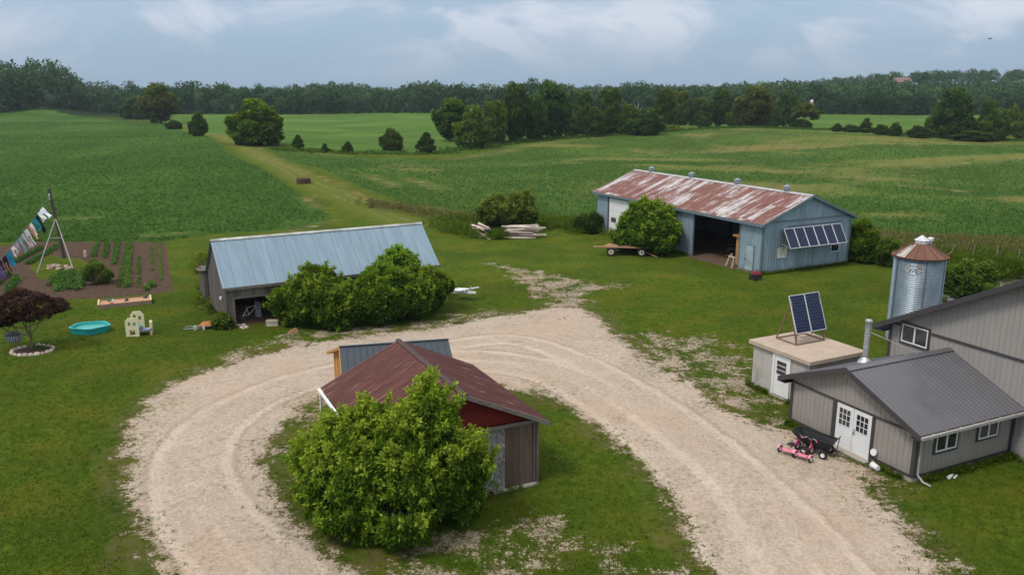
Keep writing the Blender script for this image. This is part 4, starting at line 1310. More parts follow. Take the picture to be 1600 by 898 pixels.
def shed_clutter():
    t = thing('bicycle', 'bicycle standing in the dark of the timber shed, wheel towards the opening', 'bicycle', in_ts(1.6, 1.1), R(29 + 15))
    for x in (-.5, .5):
        w = MB()
        pts = [(x + .31 * math.cos(a), 0, .33 + .31 * math.sin(a)) for a in np.linspace(0, 2 * PI, 25)]
        w.tube(pts, .02, 6, caps=False); ty = w.build('wheel', RUBBER, t)
        s = MB()
        for k in range(6):
            a = k * PI / 6
            s.tube([(x - .3 * math.cos(a), 0, .33 - .3 * math.sin(a)), (x + .3 * math.cos(a), 0, .33 + .3 * math.sin(a))], .006, 4)
        s.build('spokes', ALU, ty)
    f = MB(); wm = WHITE
    for a, b in (((-.5, 0, .33), (-.12, 0, .33)), ((-.12, 0, .33), (-.25, 0, .85)), ((-.25, 0, .8), (.35, 0, .85)), ((-.12, 0, .33), (.37, 0, .75)), ((-.5, 0, .33), (-.22, 0, .75)), ((.5, 0, .33), (.33, 0, .98))):
        f.tube([a, b], .02, 6)
    f.build('frame', wm, t)
    h = MB(); h.tube([(.3, -.25, 1.02), (.33, 0, .98), (.3, .25, 1.02)], .016, 6); h.build('handlebar', BLACK, t)
    s = MB(); s.box(-.36, -.14, -.07, .07, .86, .92); s.build('saddle', BLACK, t)
    # white panel leaning behind
    o = MB(); o.box(-.03, .03, -.3, .3, 0, 1.0)
    tag(o.build('white_board', M_plain('dull_white', (.42, .43, .45), .6), None, in_ts(2.15, 1.5), R(50)), 'dull white board leaning behind the bicycle in the timber shed', 'board')
    o = MB(); o.lathe([(0, 0), (.28, 0), (.29, .1), (.28, .8), (.24, .86), (0, .86)], 0, 0, 18)
    ob = o.build('barrel', M_plain('teal_barrel', (.06, .17, .15), .5), None, in_ts(4.1, 1.6, .3)); ob.rotation_euler = (R(80), 0, R(40))
    tag(ob, 'teal green plastic barrel lying inside the timber shed', 'barrel')
    rs = random.Random(3)
    for k in range(7):
        m = MB(); m.bar((-.5, 0, 0), (.5, 0, 0), .16, .06, c=rs.random())
        o = m.build('scrap_board', BOARDH, None, in_ts(4.4 + rs.uniform(-.5, .5), .5 + rs.uniform(-.3, .4), .05 + .07 * k)); o.rotation_euler = (0, R(rs.uniform(-12, 12)), R(rs.uniform(0, 180)))
        tag(o, 'brown scrap board in the low heap at the mouth of the timber shed', 'board', 'scrap boards at the timber shed mouth')
    x, y, _ = gp(426, 508, 0)
    t = thing('white_crate', 'small off white foam crate standing in front of the timber shed opening', 'crate', (x, y, 0), R(8))
    m = MB(); m.box(-.36, .36, -.16, .16, 0, .04); m.box(-.36, .36, -.2, -.16, 0, .34); m.box(-.36, .36, .16, .2, 0, .34); m.box(-.36, -.32, -.16, .16, 0, .34); m.box(.32, .36, -.16, .16, 0, .34)
    m.build('crate_body', M_plain('offwhite_crate', (.55, .50, .44), .8, dirt=.4), t)
    m = MB(); m.box(-.38, .38, -.225, -.2, .25, .30); m.build('crate_band', M_plain('tan_band', (.35, .27, .2), .8), t)
    x, y, _ = gp(458, 519, 0)
    m = MB(); m.hexa([(-.3, -.2, 0), (.3, -.2, 0), (.32, .2, 0), (-.25, .2, 0), (-.2, -.12, .15), (.22, -.1, .26), (.2, .1, .24), (-.15, .12, .12)])
    tag(m.build('brown_slab', M_plain('terracotta_slab', (.30, .15, .10), .9, var=.3), None, (x, y, 0), R(30)), 'broken reddish brown slab lying at the gravel edge below the shrub', 'slab')
    # white stones by the corner post
    rs = random.Random(5)
    for k in range(8):
        x, y, _ = gp(364 + rs.uniform(0, 22), 507 + rs.uniform(0, 7), 0)
        m = MB(); r = rs.uniform(.08, .18); m.lathe([(0, -.02), (r, 0.0), (r * .8, r * .5), (r * .3, r * .7), (0, r * .7)], 0, 0, 7, sy=.7)
        tag(m.build('pale_stone', M_plain('pale_stone', (.48, .44, .38), .9), None, (x, y, 0), rs.uniform(0, 3)), 'pale stone scattered at the foot of the timber shed corner post', 'stone', 'pale stones by the timber shed corner')


shed_clutter()


def rusty_cart():
    x, y, _ = gp(327, 512, 0)
    t = thing('wheelbarrow', 'rusty orange wheelbarrow tipped over on the lawn left of the timber shed', 'wheelbarrow', (x, y, 0), R(10))
    m = MB()
    m.hexa([(-.55, -.35, .22), (.6, -.32, .20), (.6, .32, .20), (-.55, .35, .22), (-.35, -.22, .36), (.42, -.2, .40), (.42, .2, .40), (-.35, .22, .36)])
    m.build('tray', M_plain('orange_rust', (.40, .15, .055), .7, var=.3), t)
    for sy in (-.28, .28):
        h = MB(); h.tube([(.2, sy, .18), (-.6, sy, .10), (-1.45, sy * .9, .06)], .025, 6); h.build('handle', GALV, t)
    w = MB(); w.wheel((-.75, -.36, .12), (0, 1, 0), .13, .09, 12); w.build('wheel', M_plain('white_wheel', (.6, .6, .58), .6), t)
    w = MB(); w.box(-.3, -.2, -.4, -.3, .0, .2); w.build('leg', WHITE, t)


rusty_cart()


# ------------------------------------------------------------------ red shed in the island
RS_O, RS_A = (0.88, 28.56), R(26)


def red_shed():
    W, L, EZ, RZ = 5.87, 6.62, 2.62, 4.0
    t = thing('red_shed', 'red painted board shed with a faded brown red metal roof and patched doors', 'shed', (*RS_O, 0), RS_A)
    rs = random.Random(21)
    RX = -W / 2
    sl = (RZ - EZ + .0) / (W / 2)
    top = lambda q: EZ + sl * min(q, W - q)
    w = MB()
    # near gable above the doors, boards run across
    z = 2.58
    while z < RZ:
        z1 = min(z + .17, RZ)
        hw = lambda zz: (RZ - max(zz, EZ)) / sl
        a0, a1 = min(hw(z), W / 2), min(hw(z1), W / 2)
        c = rs.random()
        w.hexa([(RX - a0, -.012, z), (RX + a0, -.012, z), (RX + a0, .012, z), (RX - a0, .012, z), (RX - a1, .002, z1 - .008), (RX + a1, .002, z1 - .008), (RX + a1, .012, z1), (RX - a1, .012, z1)], c=c)
        z = z1
    w.box(-W, -3.9, 0, .04, 0, 2.58)
    w.box(-.16, 0, -.0, .05, 0, 2.58)
    boards(w, (0, 0, 0), (0, 1, 0), (1, 0, 0), 0.02, L, 0, EZ, .2, gap=.005, rs=rs)
    boards(w, (-W, 0, 0), (0, 1, 0), (-1, 0, 0), 0.02, L, 0, EZ, .2, gap=.005, rs=rs)
    boards(w, (-W, L, 0), (1, 0, 0), (0, 1, 0), 0, W / 2, 0, top, .2, gap=.005, rs=rs)
    boards(w, (-W, L, 0), (1, 0, 0), (0, 1, 0), W / 2, W, 0, top, .2, gap=.005, rs=rs)
    w.build('wall', REDWALL, t)
    d = MB()
    for a, b, c in ((-1.27, -.72, .35), (-.71, -.17, .75)):
        d.box(a, b, -.06, -.02, .05, 2.42, c=c)
    dd = d.build('door', BROWNBOARD, t)
    dd['label'] = 'brown weathered board door leaf on the right'
    d = MB(); d.box(-2.60, -1.285, -.055, -.02, .05, 2.40); d.box(-3.9, -2.62, -.055, -.02, .05, 2.40)
    dl = d.build('door', OSB, t)
    dl['label'] = 'grey strand board door leaf on the left'
    b = MB(); b.bar((-4.0, -.09, 2.47), (.04, -.09, 2.50), .08, .13); b.build('door_beam', BOARDH, t)
    b = MB(); b.box(-.15, -.06, -.09, -.052, 0, 2.42, c=.3); b.box(.0, .10, -.05, .05, 0, 2.5, c=.9); b.build('corner_board', BOARD, t)
    b = MB(); b.box(-.055, -.005, -.085, -.052, 0, 2.42); b.build('trim_strip', M_plain('maroon_trim', (.09, .018, .025), .7), t)
    s = MB(); s.box(-4.0, 0.02, -.25, -.02, -.05, .06); s.build('sill', CONCF, t)
    r = MB()
    ov, og = .45, .30
    sx = Vector((W / 2, 0, RZ - EZ)); sln = sx.length; sx.normalize()
    r.ribbed((-W, 0, EZ + .03), (0, 1, 0), (sx.x, 0, sx.z), (-sx.z, 0, sx.x), -og, L + og, -ov, sln, .2, .06, .035, thick=.05)
    r.ribbed((0, 0, EZ + .03), (0, 1, 0), (-sx.x, 0, sx.z), (sx.z, 0, sx.x), -og, L + og, -ov, sln, .2, .06, .035, thick=.05)
    r.build('roof', REDROOF, t)
    c = MB()
    for k in (-1, 1):
        c.hexa([(RX, -og - .04, RZ + .06), (RX + k * .12, -og - .04, RZ + .012), (RX + k * .12, L + og, RZ + .012), (RX, L + og, RZ + .06),
                (RX, -og - .04, RZ + .10), (RX + k * .12, -og - .04, RZ + .045), (RX + k * .12, L + og, RZ + .045), (RX, L + og, RZ + .10)])
    c.build('ridge_cap', M_plain('dark_ridge_cap', (.058, .030, .028), .5, var=.3, scale=2), t)
    zf = EZ - sl * ov
    f = MB()
    for x0 in (ov, -W - ov):
        f.hexa([(x0, -og - .035, zf - .12), (RX, -og - .035, RZ - .12), (RX, -og - .005, RZ - .12), (x0, -og - .005, zf - .12),
                (x0, -og - .035, zf + .04), (RX, -og - .035, RZ + .04), (RX, -og - .005, RZ + .04), (x0, -og - .005, zf + .04)])
    f.build('rake_board', BOARDH, t)
    g = MB(); g.box(-W - ov - .10, -W - ov + .0, -og, L + og + .02, zf - .08, zf + .02); g.build('gutter', WHITE, t)
    g = MB(); g.tube([(-W - ov - .05, L + .05, zf - .05), (-W - ov - .05, L + .05, 1.5), (-W - .08, L + .05, 1.3), (-W - .08, L + .05, 0.1)], .035, 8); g.build('downspout', WHITE, t)


red_shed()


# ------------------------------------------------------------------ small pine shed behind
def pine_shed():
    L, HW, EZ, RZ = 4.7, 1.55, 2.02, 2.66
    t = thing('pine_shed', 'small new pine shed with a dark blue metal roof behind the red one', 'shed', (-7.85, 36.75, 0), R(13.4))
    sl = (RZ - EZ) / HW
    rs = random.Random(8)
    w = MB()
    top = lambda q: EZ + sl * (q if q < HW else 2 * HW - q)
    boards(w, (.15, -HW, 0), (0, 1, 0), (-1, 0, 0), 0, HW, .1, top, .16, rs=rs)
    sk_ = Vector((-.52, HW, 0)); sl_ = sk_.length; sk_.normalize()
    boards(w, (.15, 0, 0), sk_, (-sk_.y, sk_.x, 0), 0, sl_, .1, lambda q: RZ - sl * q * HW / sl_, .16, rs=rs)
    boards(w, (L, -HW, 0), (0, 1, 0), (1, 0, 0), 0, HW, .1, top, .16, rs=rs)
    boards(w, (L, -HW, 0), (0, 1, 0), (1, 0, 0), HW, 2 * HW, .1, top, .16, rs=rs)
    boards(w, (.15, -HW, 0), (1, 0, 0), (0, -1, 0), 0, L - .15, .1, EZ, .16, rs=rs)
    boards(w, (.15, HW, 0), (1, 0, 0), (0, 1, 0), 0, L - .15, .1, EZ, .16, rs=rs)
    w.build('wall', NEWWOOD, t)
    r = MB()
    v = Vector((0, HW, RZ - EZ)); n = v.length; v.normalize()
    r.ribbed((0, -HW, EZ + .04), (1, 0, 0), v, (0, -v.z, v.y), -.12, L + .25, -.2, n, .30, .04, .03, thick=.03)
    r.ribbed((0, HW, EZ + .04), (1, 0, 0), (0, -v.y, v.z), (0, v.z, v.y), -.12, L + .25, -.2, n, .30, .04, .03, thick=.03)
    c = r
    c.box(-.14, L + .27, -.07, .07, RZ + .045, RZ + .075)
    r.build('roof', DKBLUE, t)
    f = MB()
    for k, x in ((-1, -.16), (-1, L + .21), (1, L + .21)):
        if 1:
            f.hexa([(x, k * (HW + .2), EZ - .18), (x, 0, RZ - .10), (x + .035, 0, RZ - .10), (x + .035, k * (HW + .2), EZ - .18), (x, k * (HW + .2), EZ - .05), (x, 0, RZ + .04), (x + .035, 0, RZ + .04), (x + .035, k * (HW + .2), EZ - .05)])
    f.build('rake_board', NEWWOOD, t); f = MB()
    f.hexa([(-.16, 0, RZ - .10), (-.72, HW + .2, EZ - .18), (-.5, HW + .2, EZ - .18), (.1, 0, RZ - .10), (-.16, 0, RZ + .03), (-.72, HW + .2, EZ - .05), (-.5, HW + .2, EZ - .05), (.1, 0, RZ + .03)])
    f.build('rake_board', NEWWOOD, t)
    s = MB(); s.box(.1, L, -1.3, -1.15, 0, .1); s.box(.1, L, 1.15, 1.3, 0, .1); s.build('skid', DARKWOOD, t)


pine_shed()


# ------------------------------------------------------------------ concrete hut with a solar stand on its roof
HUT_O, HUT_A = (13.38, 35.5), R(27)


def hut():
    t = thing('concrete_hut', 'small square concrete hut with a flat tan slab roof and white door', 'hut', (*HUT_O, 0), HUT_A)
    w = MB()
    W, L = 3.6, 3.93
    rs = random.Random(2)
    for k in range(5):
        y0 = .18 + k * (L - .36) / 5; y1 = y0 + (L - .36) / 5 - .006
        if k in (1, 2): pass
        w.box(.18 - .004 * (k % 2), .4, y0, y1, 0, 2.18)
    w.box(.4, W - .18, .18, L - .18, 0, 2.18)
    w.build('wall', CONC, t)
    s = MB(); s.box(0, W, 0, L, 2.18, 2.36); s.build('roof_slab', CONCTOP, t)
    b = MB(); b.box(.12, .176, .18, L - .18, 0, .12); b.build('footing', CONCF, t)
    f = MB()
    f.box(.10, .172, 1.26, 1.36, .12, 2.12); f.box(.10, .172, 2.26, 2.38, .12, 2.12); f.box(.10, .172, 1.36, 2.26, 2.02, 2.12)
    df = f.build('door_frame', WHITE, t)
    d = MB(); d.box(.13, .172, 1.365, 2.255, .14, 2.01); dd = d.build('door', WHITE, t)
    g = MB(); g.box(.118, .128, 1.52, 2.10, 1.18, 1.82); g.build('pane', GLASS, dd)
    m = MB()
    for z in (1.38, 1.6): m.box(.105, .117, 1.52, 2.10, z, z + .025)
    m.build('muntin', WHITE, dd)
    h = MB(); h.disc((.10, 1.44, 1.05), (1, 0, 0), .035, .06, 10); h.build('handle', ALU, dd)
    # solar stand
    q = Matrix.Translation((*HUT_O, 2.36)) @ Matrix.Rotation(HUT_A, 4, 'Z')
    t = thing('solar_stand', 'two tilted solar panels on a rusty angle iron stand on the hut roof', 'solar panel', tuple(q @ Vector((1.25, 2.2, 0))), HUT_A)
    tp, bt = Vector((0, .62, 2.28)), Vector((0, -.05, .58))
    nrm = Vector((0, -(tp.z - bt.z), tp.y - bt.y)).normalized()
    for k in range(2):
        x0 = -.0 + k * 0.98
        x1 = x0 + .97
        def P(x, q_, n): return tuple(Vector((x, 0, 0)) + bt + (tp - bt) * q_ + nrm * n)
        m = MB()
        m.hexa([P(x0 + .02, .01, 0), P(x1 - .02, .01, 0), P(x1 - .02, .99, 0), P(x0 + .02, .99, 0), P(x0 + .02, .01, .03), P(x1 - .02, .01, .03), P(x1 - .02, .99, .03), P(x0 + .02, .99, .03)])
        m.face([P(x0 + .02, .01, .034), P(x1 - .02, .01, .034), P(x1 - .02, .99, .034), P(x0 + .02, .99, .034)], [(0, 0), (.948, 0), (.948, 1.896), (0, 1.896)])
        p = m.build('solar_panel', SOLAR, t)
        g = MB()
        for a, b in (((x0, 0), (x1, 0)), ((x0, 1), (x1, 1)), ((x0 + .01, 0), (x0 + .01, 1)), ((x1 - .01, 0), (x1 - .01, 1))):
            g.bar(P(a[0], a[1], .02), P(b[0], b[1], .02), .035, .05, up=nrm)
        g.build('panel_frame', M_alu_light, p)
    s = MB()
    for x in (.06, 1.88):
        s.bar((x, -.06, .03), (x, 1.25, .03), .06, .06); s.bar((x, -.06, .03), (x, .50, 2.1), .06, .06); s.bar((x, 1.25, .03), (x, .48, 1.95), .05, .05)
        s.bar((x, -.06, .03), (x, -.02, .62), .05, .05)
    s.bar((.06, -.06, .03), (1.88, -.06, .03), .06, .05); s.bar((.06, 1.25, .03), (1.88, 1.25, .03), .05, .05); s.bar((.06, .4, .9), (1.88, .4, .9), .05, .05)
    s.build('stand', M_plain('brown_angle_iron', (.20, .125, .09), .8), t)
    c = MB(); c.tube([(.9, .1, .6), (1.0, .15, .35), (1.25, .2, .3), (1.4, .2, .45), (1.35, .3, .6)], .012, 5); c.tube([(.15, .0, .5), (.6, .05, .28), (1.0, .05, .35)], .01, 5); c.build('cable', BLACK, t)


hut()


# ------------------------------------------------------------------ grey steel clad house: low wing in front, tall main block behind
HO, HA = (14.93, 28.54), R(25.5)
HM = Matrix.Translation((*HO, 0)) @ Matrix.Rotation(HA, 4, 'Z')


def in_h(x, y, z=0):
    return tuple(HM @ Vector((x, y, z)))


def house():
    t = thing('grey_house', 'grey ribbed steel clad house with charcoal roof, low front wing and tall gabled block', 'house', (*HO, 0), HA)
    W, L = 6.30, 5.60       # wing: gable width along y, length along x
    EZ, RZ = 2.20, 3.50
    sl = (RZ - EZ) / (W / 2)
    Z = (0, 0, 1)
    FZ = .20
    top = lambda q: EZ + sl * min(q, W - q)
    w = MB()
    pit, rib, dep = .24, .045, .022
    for a, b, z0 in ((0, 1.98, FZ), (1.98, 3.15, 1.94), (3.15, 3.76, 1.94), (3.76, W, FZ)):
        w.ribbed((0, 0, 0), (0, 1, 0), Z, (-1, 0, 0), a, b, z0, top, pit, rib, dep)
    w.ribbed((0, 0, 0), (1, 0, 0), Z, (0, -1, 0), 0, L, FZ, EZ, pit, rib, dep)
    w.ribbed((0, W, 0), (1, 0, 0), Z, (0, 1, 0), 0, L, FZ, EZ, pit, rib, dep)
    w.box(.02, .06, .02, 1.98, FZ, EZ); w.box(.02, .06, 3.76, W - .02, FZ, EZ)
    w.build('wall', SIDE, t)
    f = MB()
    f.box(-.03, .1, 0, W, -.3, FZ - .003); f.box(.1, L, -.03, .1, -.3, FZ - .003); f.box(.1, L, W - .1, W + .03, -.3, FZ - .003)
    f.box(-.35, -.03, 1.9, 3.85, -.1, .04)
    f.build('foundation', CONCF, t)
    # trims
    m = MB()
    n = -.03
    m.box(-.055, n, 0.0, W, 1.90, 1.98)                      # gable band
    m.box(-.055, n, 0, 1.94, FZ - .02, FZ + .07); m.box(-.055, n, 3.82, W, FZ - .02, FZ + .07)
    m.box(.0, L, -.055, n, FZ - .02, FZ + .07)
    m.box(-.06, n, -.06, .10, FZ + .07, 1.9); m.box(-.03, .10, -.06, n, FZ + .07, EZ - .2)
    m.box(-.06, n, W - .10, W + .04, FZ + .07, 1.9)
    m.box(-.06, n, 1.86, 1.98, -.05, 1.9); m.box(-.06, n, 3.76, 3.95, -.05, 1.9)
    m.box(L - .2, L - .02, -.07, n, FZ + .07, EZ - .1)
    m.build('trim', TRIM, t)
    # white double doors
    for y0, y1, hy in ((2.0, 2.865, 2.78), (2.885, 3.74, None)):
        d = MB(); d.box(-.045, .03, y0, y1, .05, 1.89)
        dd = d.build('door', WHITE, t)
        # nine light window
        gx = -.052
        ya, yb = y0 + .14, y1 - .14
        za, zb = 1.02, 1.74
        g = MB(); g.box(gx, -.047, ya, yb, za, zb); g.build('pane', GLASS, dd)
        q = MB()
        for i in range(4):
            yy = ya + (yb - ya) * i / 3; zz = za + (zb - za) * i / 3
            q.box(-.062, -.053, yy - .014, yy + .014, za - .014, zb + .014)
            q.box(-.066, -.0625, ya, yb, zz - .014, zz + .014)
        q.build('muntin', WHITE, dd)
        if hy:
            h = MB(); h.disc((-.09, hy, .93), (1, 0, 0), .04, .07, 12); h.box(-.06, -.046, hy - .035, hy + .035, .84, 1.06); h.build('handle', ALU, dd)
    # side windows
    window(t, (1.02, -.03, 1.02), (1, 0, 0), (0, -1, 0), 1.15, .72)
    window(t, (3.42, -.03, 1.08), (1, 0, 0), (0, -1, 0), 1.12, .70)
    # wing roof
    r = MB()
    ov, og = .46, .42
    v = Vector((0, W / 2, RZ - EZ)); sln = v.length; v.normalize()
    r.ribbed((0, 0, EZ + .05), (1, 0, 0), v, (0, -v.z, v.y), -og, L - .003, -ov, sln, .24, .05, .022, thick=.04)
    r.ribbed((0, W, EZ + .05), (1, 0, 0), (0, -v.y, v.z), (0, v.z, v.y), -og, L - .003, -ov, sln, .24, .05, .022, thick=.04)
    r.build('roof', ROOF_G, t)
    c = MB()
    for k in (-1, 1):
        c.hexa([(-og - .03, W / 2, RZ + .09), (-og - .03, W / 2 + k * .2, RZ + .01), (L - .01, W / 2 + k * .2, RZ + .01), (L - .01, W / 2, RZ + .09),
                (-og - .03, W / 2, RZ + .11), (-og - .03, W / 2 + k * .2, RZ + .03), (L - .01, W / 2 + k * .2, RZ + .03), (L - .01, W / 2, RZ + .11)])
    c.build('ridge_cap', ROOF_G, t)
    c = MB()
    zf = EZ - sl * ov
    for k, y0 in ((1, -ov), (-1, W + ov)):
        c.hexa([(-og - .045, y0, zf - .13), (-og - .045, W / 2, RZ - .13), (-og - .003, W / 2, RZ - .13), (-og - .003, y0, zf - .13),
                (-og - .045, y0, zf + .10), (-og - .045, W / 2, RZ + .10), (-og - .003, W / 2, RZ + .10), (-og - .003, y0, zf + .10)])
    # soffits under the eaves
    c.box(-og, L - .02, W + .04, W + ov, zf - .13, zf - .09)
    c.box(-og, L - .02, -ov, -.04, zf - .13, zf - .09)
    c.box(-og, L - .02, W + ov, W + ov + .04, zf - .13, zf + .06)
    # soffit of the gable overhang
    c.build('roof_trim', TRIM, t)
    g = MB(); g.box(-og, L - .02, -ov - .11, -ov - .005, zf - .06, zf + .045)
    x = 0.2
    while x < L:
        g.box(x, x + .03, -ov - .12, -ov + .12, zf + .046, zf + .062); x += .75
    g.build('gutter', GUTTER, t)
    g = MB(); g.tube([(.16, -ov - .05, zf - .05), (.16, -ov - .05, zf - .15), (.16, -.09, zf - .35), (.16, -.09, .30), (.20, -.30, .10), (.26, -.62, .05)], .04, 8); g.build('downspout', GUTTER, t)
    # main block
    X0, YN, YF = L, -6.2, 6.2
    E2, R2 = 3.98, 7.2
    s2 = (R2 - E2) / 6.2
    w2 = MB()
    tp2 = lambda q: E2 + s2 * (6.2 - abs(q))
    for a, b, z0 in ((YN, 0, .9), (0, W, .1), (W, YF, .1)):
        if b > a: w2.ribbed((X0, 0, 0), (0, 1, 0), Z, (-1, 0, 0), a, min(b, YF), z0, tp2, .24, .045, .022, ph=.1)
    w2.ribbed((X0, YF, 0), (1, 0, 0), Z, (0, 1, 0), 0, 9, .1, E2, .24, .045, .022)
    w2.ribbed((X0, YN, 0), (1, 0, 0), Z, (0, -1, 0), 0, 9, .9, E2, .24, .045, .022)
    for a, b in ((YN, 0), (0, YF)):
        w2.ribbed((X0 + 9, 0, 0), (0, 1, 0), Z, (1, 0, 0), a, b, .1, tp2, .24, .045, .022)
    w2.box(X0 + .03, X0 + .07, YN + .1, YF - .1, 0, E2)
    w2.build('main_wall', SIDE2, t)
    bl = MB()
    z = -.3
    rs = random.Random(3)
    while z < .88:
        y = YN
        while y < -.03:
            e = min(y + .4, -.03)
            bl.box(X0 - .06, X0 + .02, y, e - .006, z, z + .193, c=rs.random()); y = e
        z += .2
    bl.build('block_base', M_boards('grey_block', (.30, .29, .28), (.36, .345, .33), (.22, .21, .2), vert=False), t)
    m2 = MB()
    m2.box(X0 - .055, X0 - .03, YN, 4.08, 3.90, 4.0); m2.box(X0 - .055, X0 - .03, 5.70, YF, 3.90, 4.0)
    m2.box(X0 - .06, X0 - .03, YF - .10, YF + .03, 0.1, 3.9)
    m2.build('main_trim', TRIM, t)
    window(t, (X0 - .03, 5.55, 3.24), (0, -1, 0), (-1, 0, 0), 1.33, .82)
    r2 = MB()
    v = Vector((0, 6.2, R2 - E2)); n2 = v.length; v.normalize()
    r2.ribbed((X0, YF, E2 + .05), (1, 0, 0), (0, -v.y, v.z), (0, v.z, v.y), -.5, 9.5, -.55, n2, .24, .05, .022, thick=.04)
    r2.ribbed((X0, YN, E2 + .05), (1, 0, 0), v, (0, -v.z, v.y), -.5, 9.5, -.55, n2, .24, .05, .022, thick=.04)
    r2.build('main_roof', ROOF_G, t)
    c2 = MB()
    zf = E2 - s2 * .55
    for y0 in (YF + .55, YN - .55):
        c2.hexa([(X0 - .545, y0, zf - .15), (X0 - .545, 0, R2 - .15), (X0 - .503, 0, R2 - .15), (X0 - .503, y0, zf - .15),
                 (X0 - .545, y0, zf + .10), (X0 - .545, 0, R2 + .10), (X0 - .503, 0, R2 + .10), (X0 - .503, y0, zf + .10)])
    c2.box(X0 - .5, X0 + 9.4, YF + .04, YF + .55, zf - .15, zf - .11); c2.box(X0 - .5, X0 + 9.4, YF + .55, YF + .6, zf - .15, zf + .06)
    c2.build('main_roof_trim', TRIM, t)
    # stove pipe on the far slope of the wing
    p = MB()
    px, py = 2.62, 4.9
    zb = EZ + sl * (W - py)
    p.lathe([(.34, zb - .25), (.30, zb + .10), (.13, zb + .30)], px, py, 16)
    ch = p.build('pipe_flashing', ALU, t)
    p = MB()
    p.lathe([(.115, zb + .2), (.115, zb + 1.55), (.115, zb + 1.56), (.09, zb + 1.56), (.09, zb + 1.9)], px, py, 18)
    for z in (zb + .75, zb + 1.25): p.lathe([(.116, z), (.128, z + .01), (.128, z + .03), (.116, z + .04)], px, py, 18)
    p.build('stove_pipe', ALU, t)
    p = MB(); p.lathe([(0, zb + 1.86), (.15, zb + 1.86), (.15, zb + 1.94), (.13, zb + 1.96), (0, zb + 1.97)], px, py, 18)
    for k in range(6):
        a = k * PI / 3; p.bar((px + .12 * math.cos(a), py + .12 * math.sin(a), zb + 1.56), (px + .12 * math.cos(a), py + .12 * math.sin(a), zb + 1.88), .02, .02)
    p.build('pipe_cap', ALU, t)
    p = MB(); p.tube([(px, py, zb + 1.45), (px + 1.6, py - 1.3, EZ + sl * (W - (py - 1.3)) + .08)], .013, 5); p.tube([(px, py, zb + 1.45), (X0 - .03, 5.9, 3.1)], .013, 5); p.build('stay_rod', ALU, t)
    # round white vent hood on the gable wall
    p = MB(); p.disc((-.10, 1.72, .52), (1, 0, -.25), .14, .05, 20); p.disc((-.05, 1.72, .50), (1, 0, 0), .06, .08, 12); p.build('vent_hood', WHITE, t)
    # attic vent
    p = MB(); p.disc((3.6, W / 2 + .55, RZ + sl * -.5 + .1), (0, .3, 1), .04, .10, 10); p.build('roof_screw_vent', GALV, t)


house()


def bucket():
    t = thing('bucket', 'white plastic bucket lying on its side against the house footing', 'bucket', in_h(-.38, 1.35, .13), HA + R(78))
    m = MB()
    prof = [(.10, -.17), (.125, .17), (.135, .17), (.135, .14), (.125, .14)]
    P = lambda r, a, x: (x, r * math.cos(a), r * math.sin(a))
    n = 20
    for (r0, x0), (r1, x1) in zip(prof[:-1], prof[1:]):
        for k in range(n):
            a0, a1 = 2 * PI * k / n, 2 * PI * (k + 1) / n
            m.face([P(r0, a0, x0), P(r0, a1, x0), P(r1, a1, x1), P(r1, a0, x1)], smooth=True)
    m.face([P(.10, 2 * PI * k / n, -.17) for k in range(n)])
    m.face([P(.118, 2 * PI * k / n, .12) for k in range(n)])
    m.build('bucket_body', WHITE, t)
    h = MB(); h.tube([(.1, .13 * math.cos(a), .13 * math.sin(a) * .9) for a in np.linspace(-PI, 0, 9)], .006, 5); h.build('bail', ALU, t)
    o = MB(); o.tube([(0, 0, .07), (.32, .03, .06), (.46, .06, .05)], .07, 10, .045); o.tube([(.2, -.12, .05), (.5, -.06, .05)], .035, 8)
    tag(o.build('pipe_offcut', WHITE, None, in_h(1.45, -.42, 0), HA + R(10)), 'short white pipe offcuts lying in the grass below the first side window', 'pipe')


bucket()


# ------------------------------------------------------------------ dump cart and two pink tricycles
def dump_cart():
    x, y, _ = gp(1277, 712, 0)
    t = thing('dump_cart', 'black plastic garden dump cart with four white hubbed wheels', 'cart', (x + .02, y + .30, 0), R(117 + 22))
    # x axis = length of the cart
    m = MB()
    b = [(-.55, -.24, .36), (.40, -.24, .36), (.40, .24, .36), (-.55, .24, .36)]
    tt = [(-.72, -.36, .70), (.86, -.36, .80), (.86, .36, .80), (-.72, .36, .70)]
    k = .028
    for i in range(4):
        j = (i + 1) % 4
        m.face([b[i], b[j], tt[j], tt[i]])
        bi = [Vector(p) * (1) for p in (b[i], b[j], tt[j], tt[i])]
        ctr = Vector((0.05, 0, .6))
        inn = [p + (ctr - p).normalized() * k for p in bi]
        m.face(list(reversed(inn)))
    m.face(b[::-1]); m.face([(p[0], p[1], p[2] + .03) for p in b])
    for i in range(4):
        m.bar(tt[i], tt[(i + 1) % 4], .07, .035)
        m.bar(b[i], tt[i], .03, .03)
    m.bar((0, -.36, .73), (-.02, -.25, .37), .05, .03)
    m.build('tub', BLACK, t)
    f = MB(); f.bar((-.55, 0, .30), (.35, 0, .30), .34, .05); f.bar((-.45, -.36, .18), (-.45, .36, .18), .035, .035); f.bar((.32, -.36, .18), (.32, .36, .18), .035, .035)
    f.bar((-.45, 0, .18), (-.45, 0, .3), .05, .05); f.bar((.32, 0, .18), (.32, 0, .3), .05, .05)
    f.build('chassis', BLACK, t)
    h = MB(); h.tube([(-.55, 0, .22), (-.85, .02, .45), (-.92, .02, .95)], .018, 6); h.tube([(-.92, -.12, .95), (-.92, .14, .95)], .018, 6); h.build('pull_handle', BLACK, t)
    for xx in (-.45, .32):
        for yy in (-.40, .40):
            w = MB(); w.wheel((xx, yy, .17), (0, 1, 0), .17, .11, 18); ty = w.build('tyre', RUBBER, t)
            r = MB(); r.disc((xx, yy, .17), (0, 1, 0), .085, .10, 14); r.build('rim', WHITE, ty)


dump_cart()


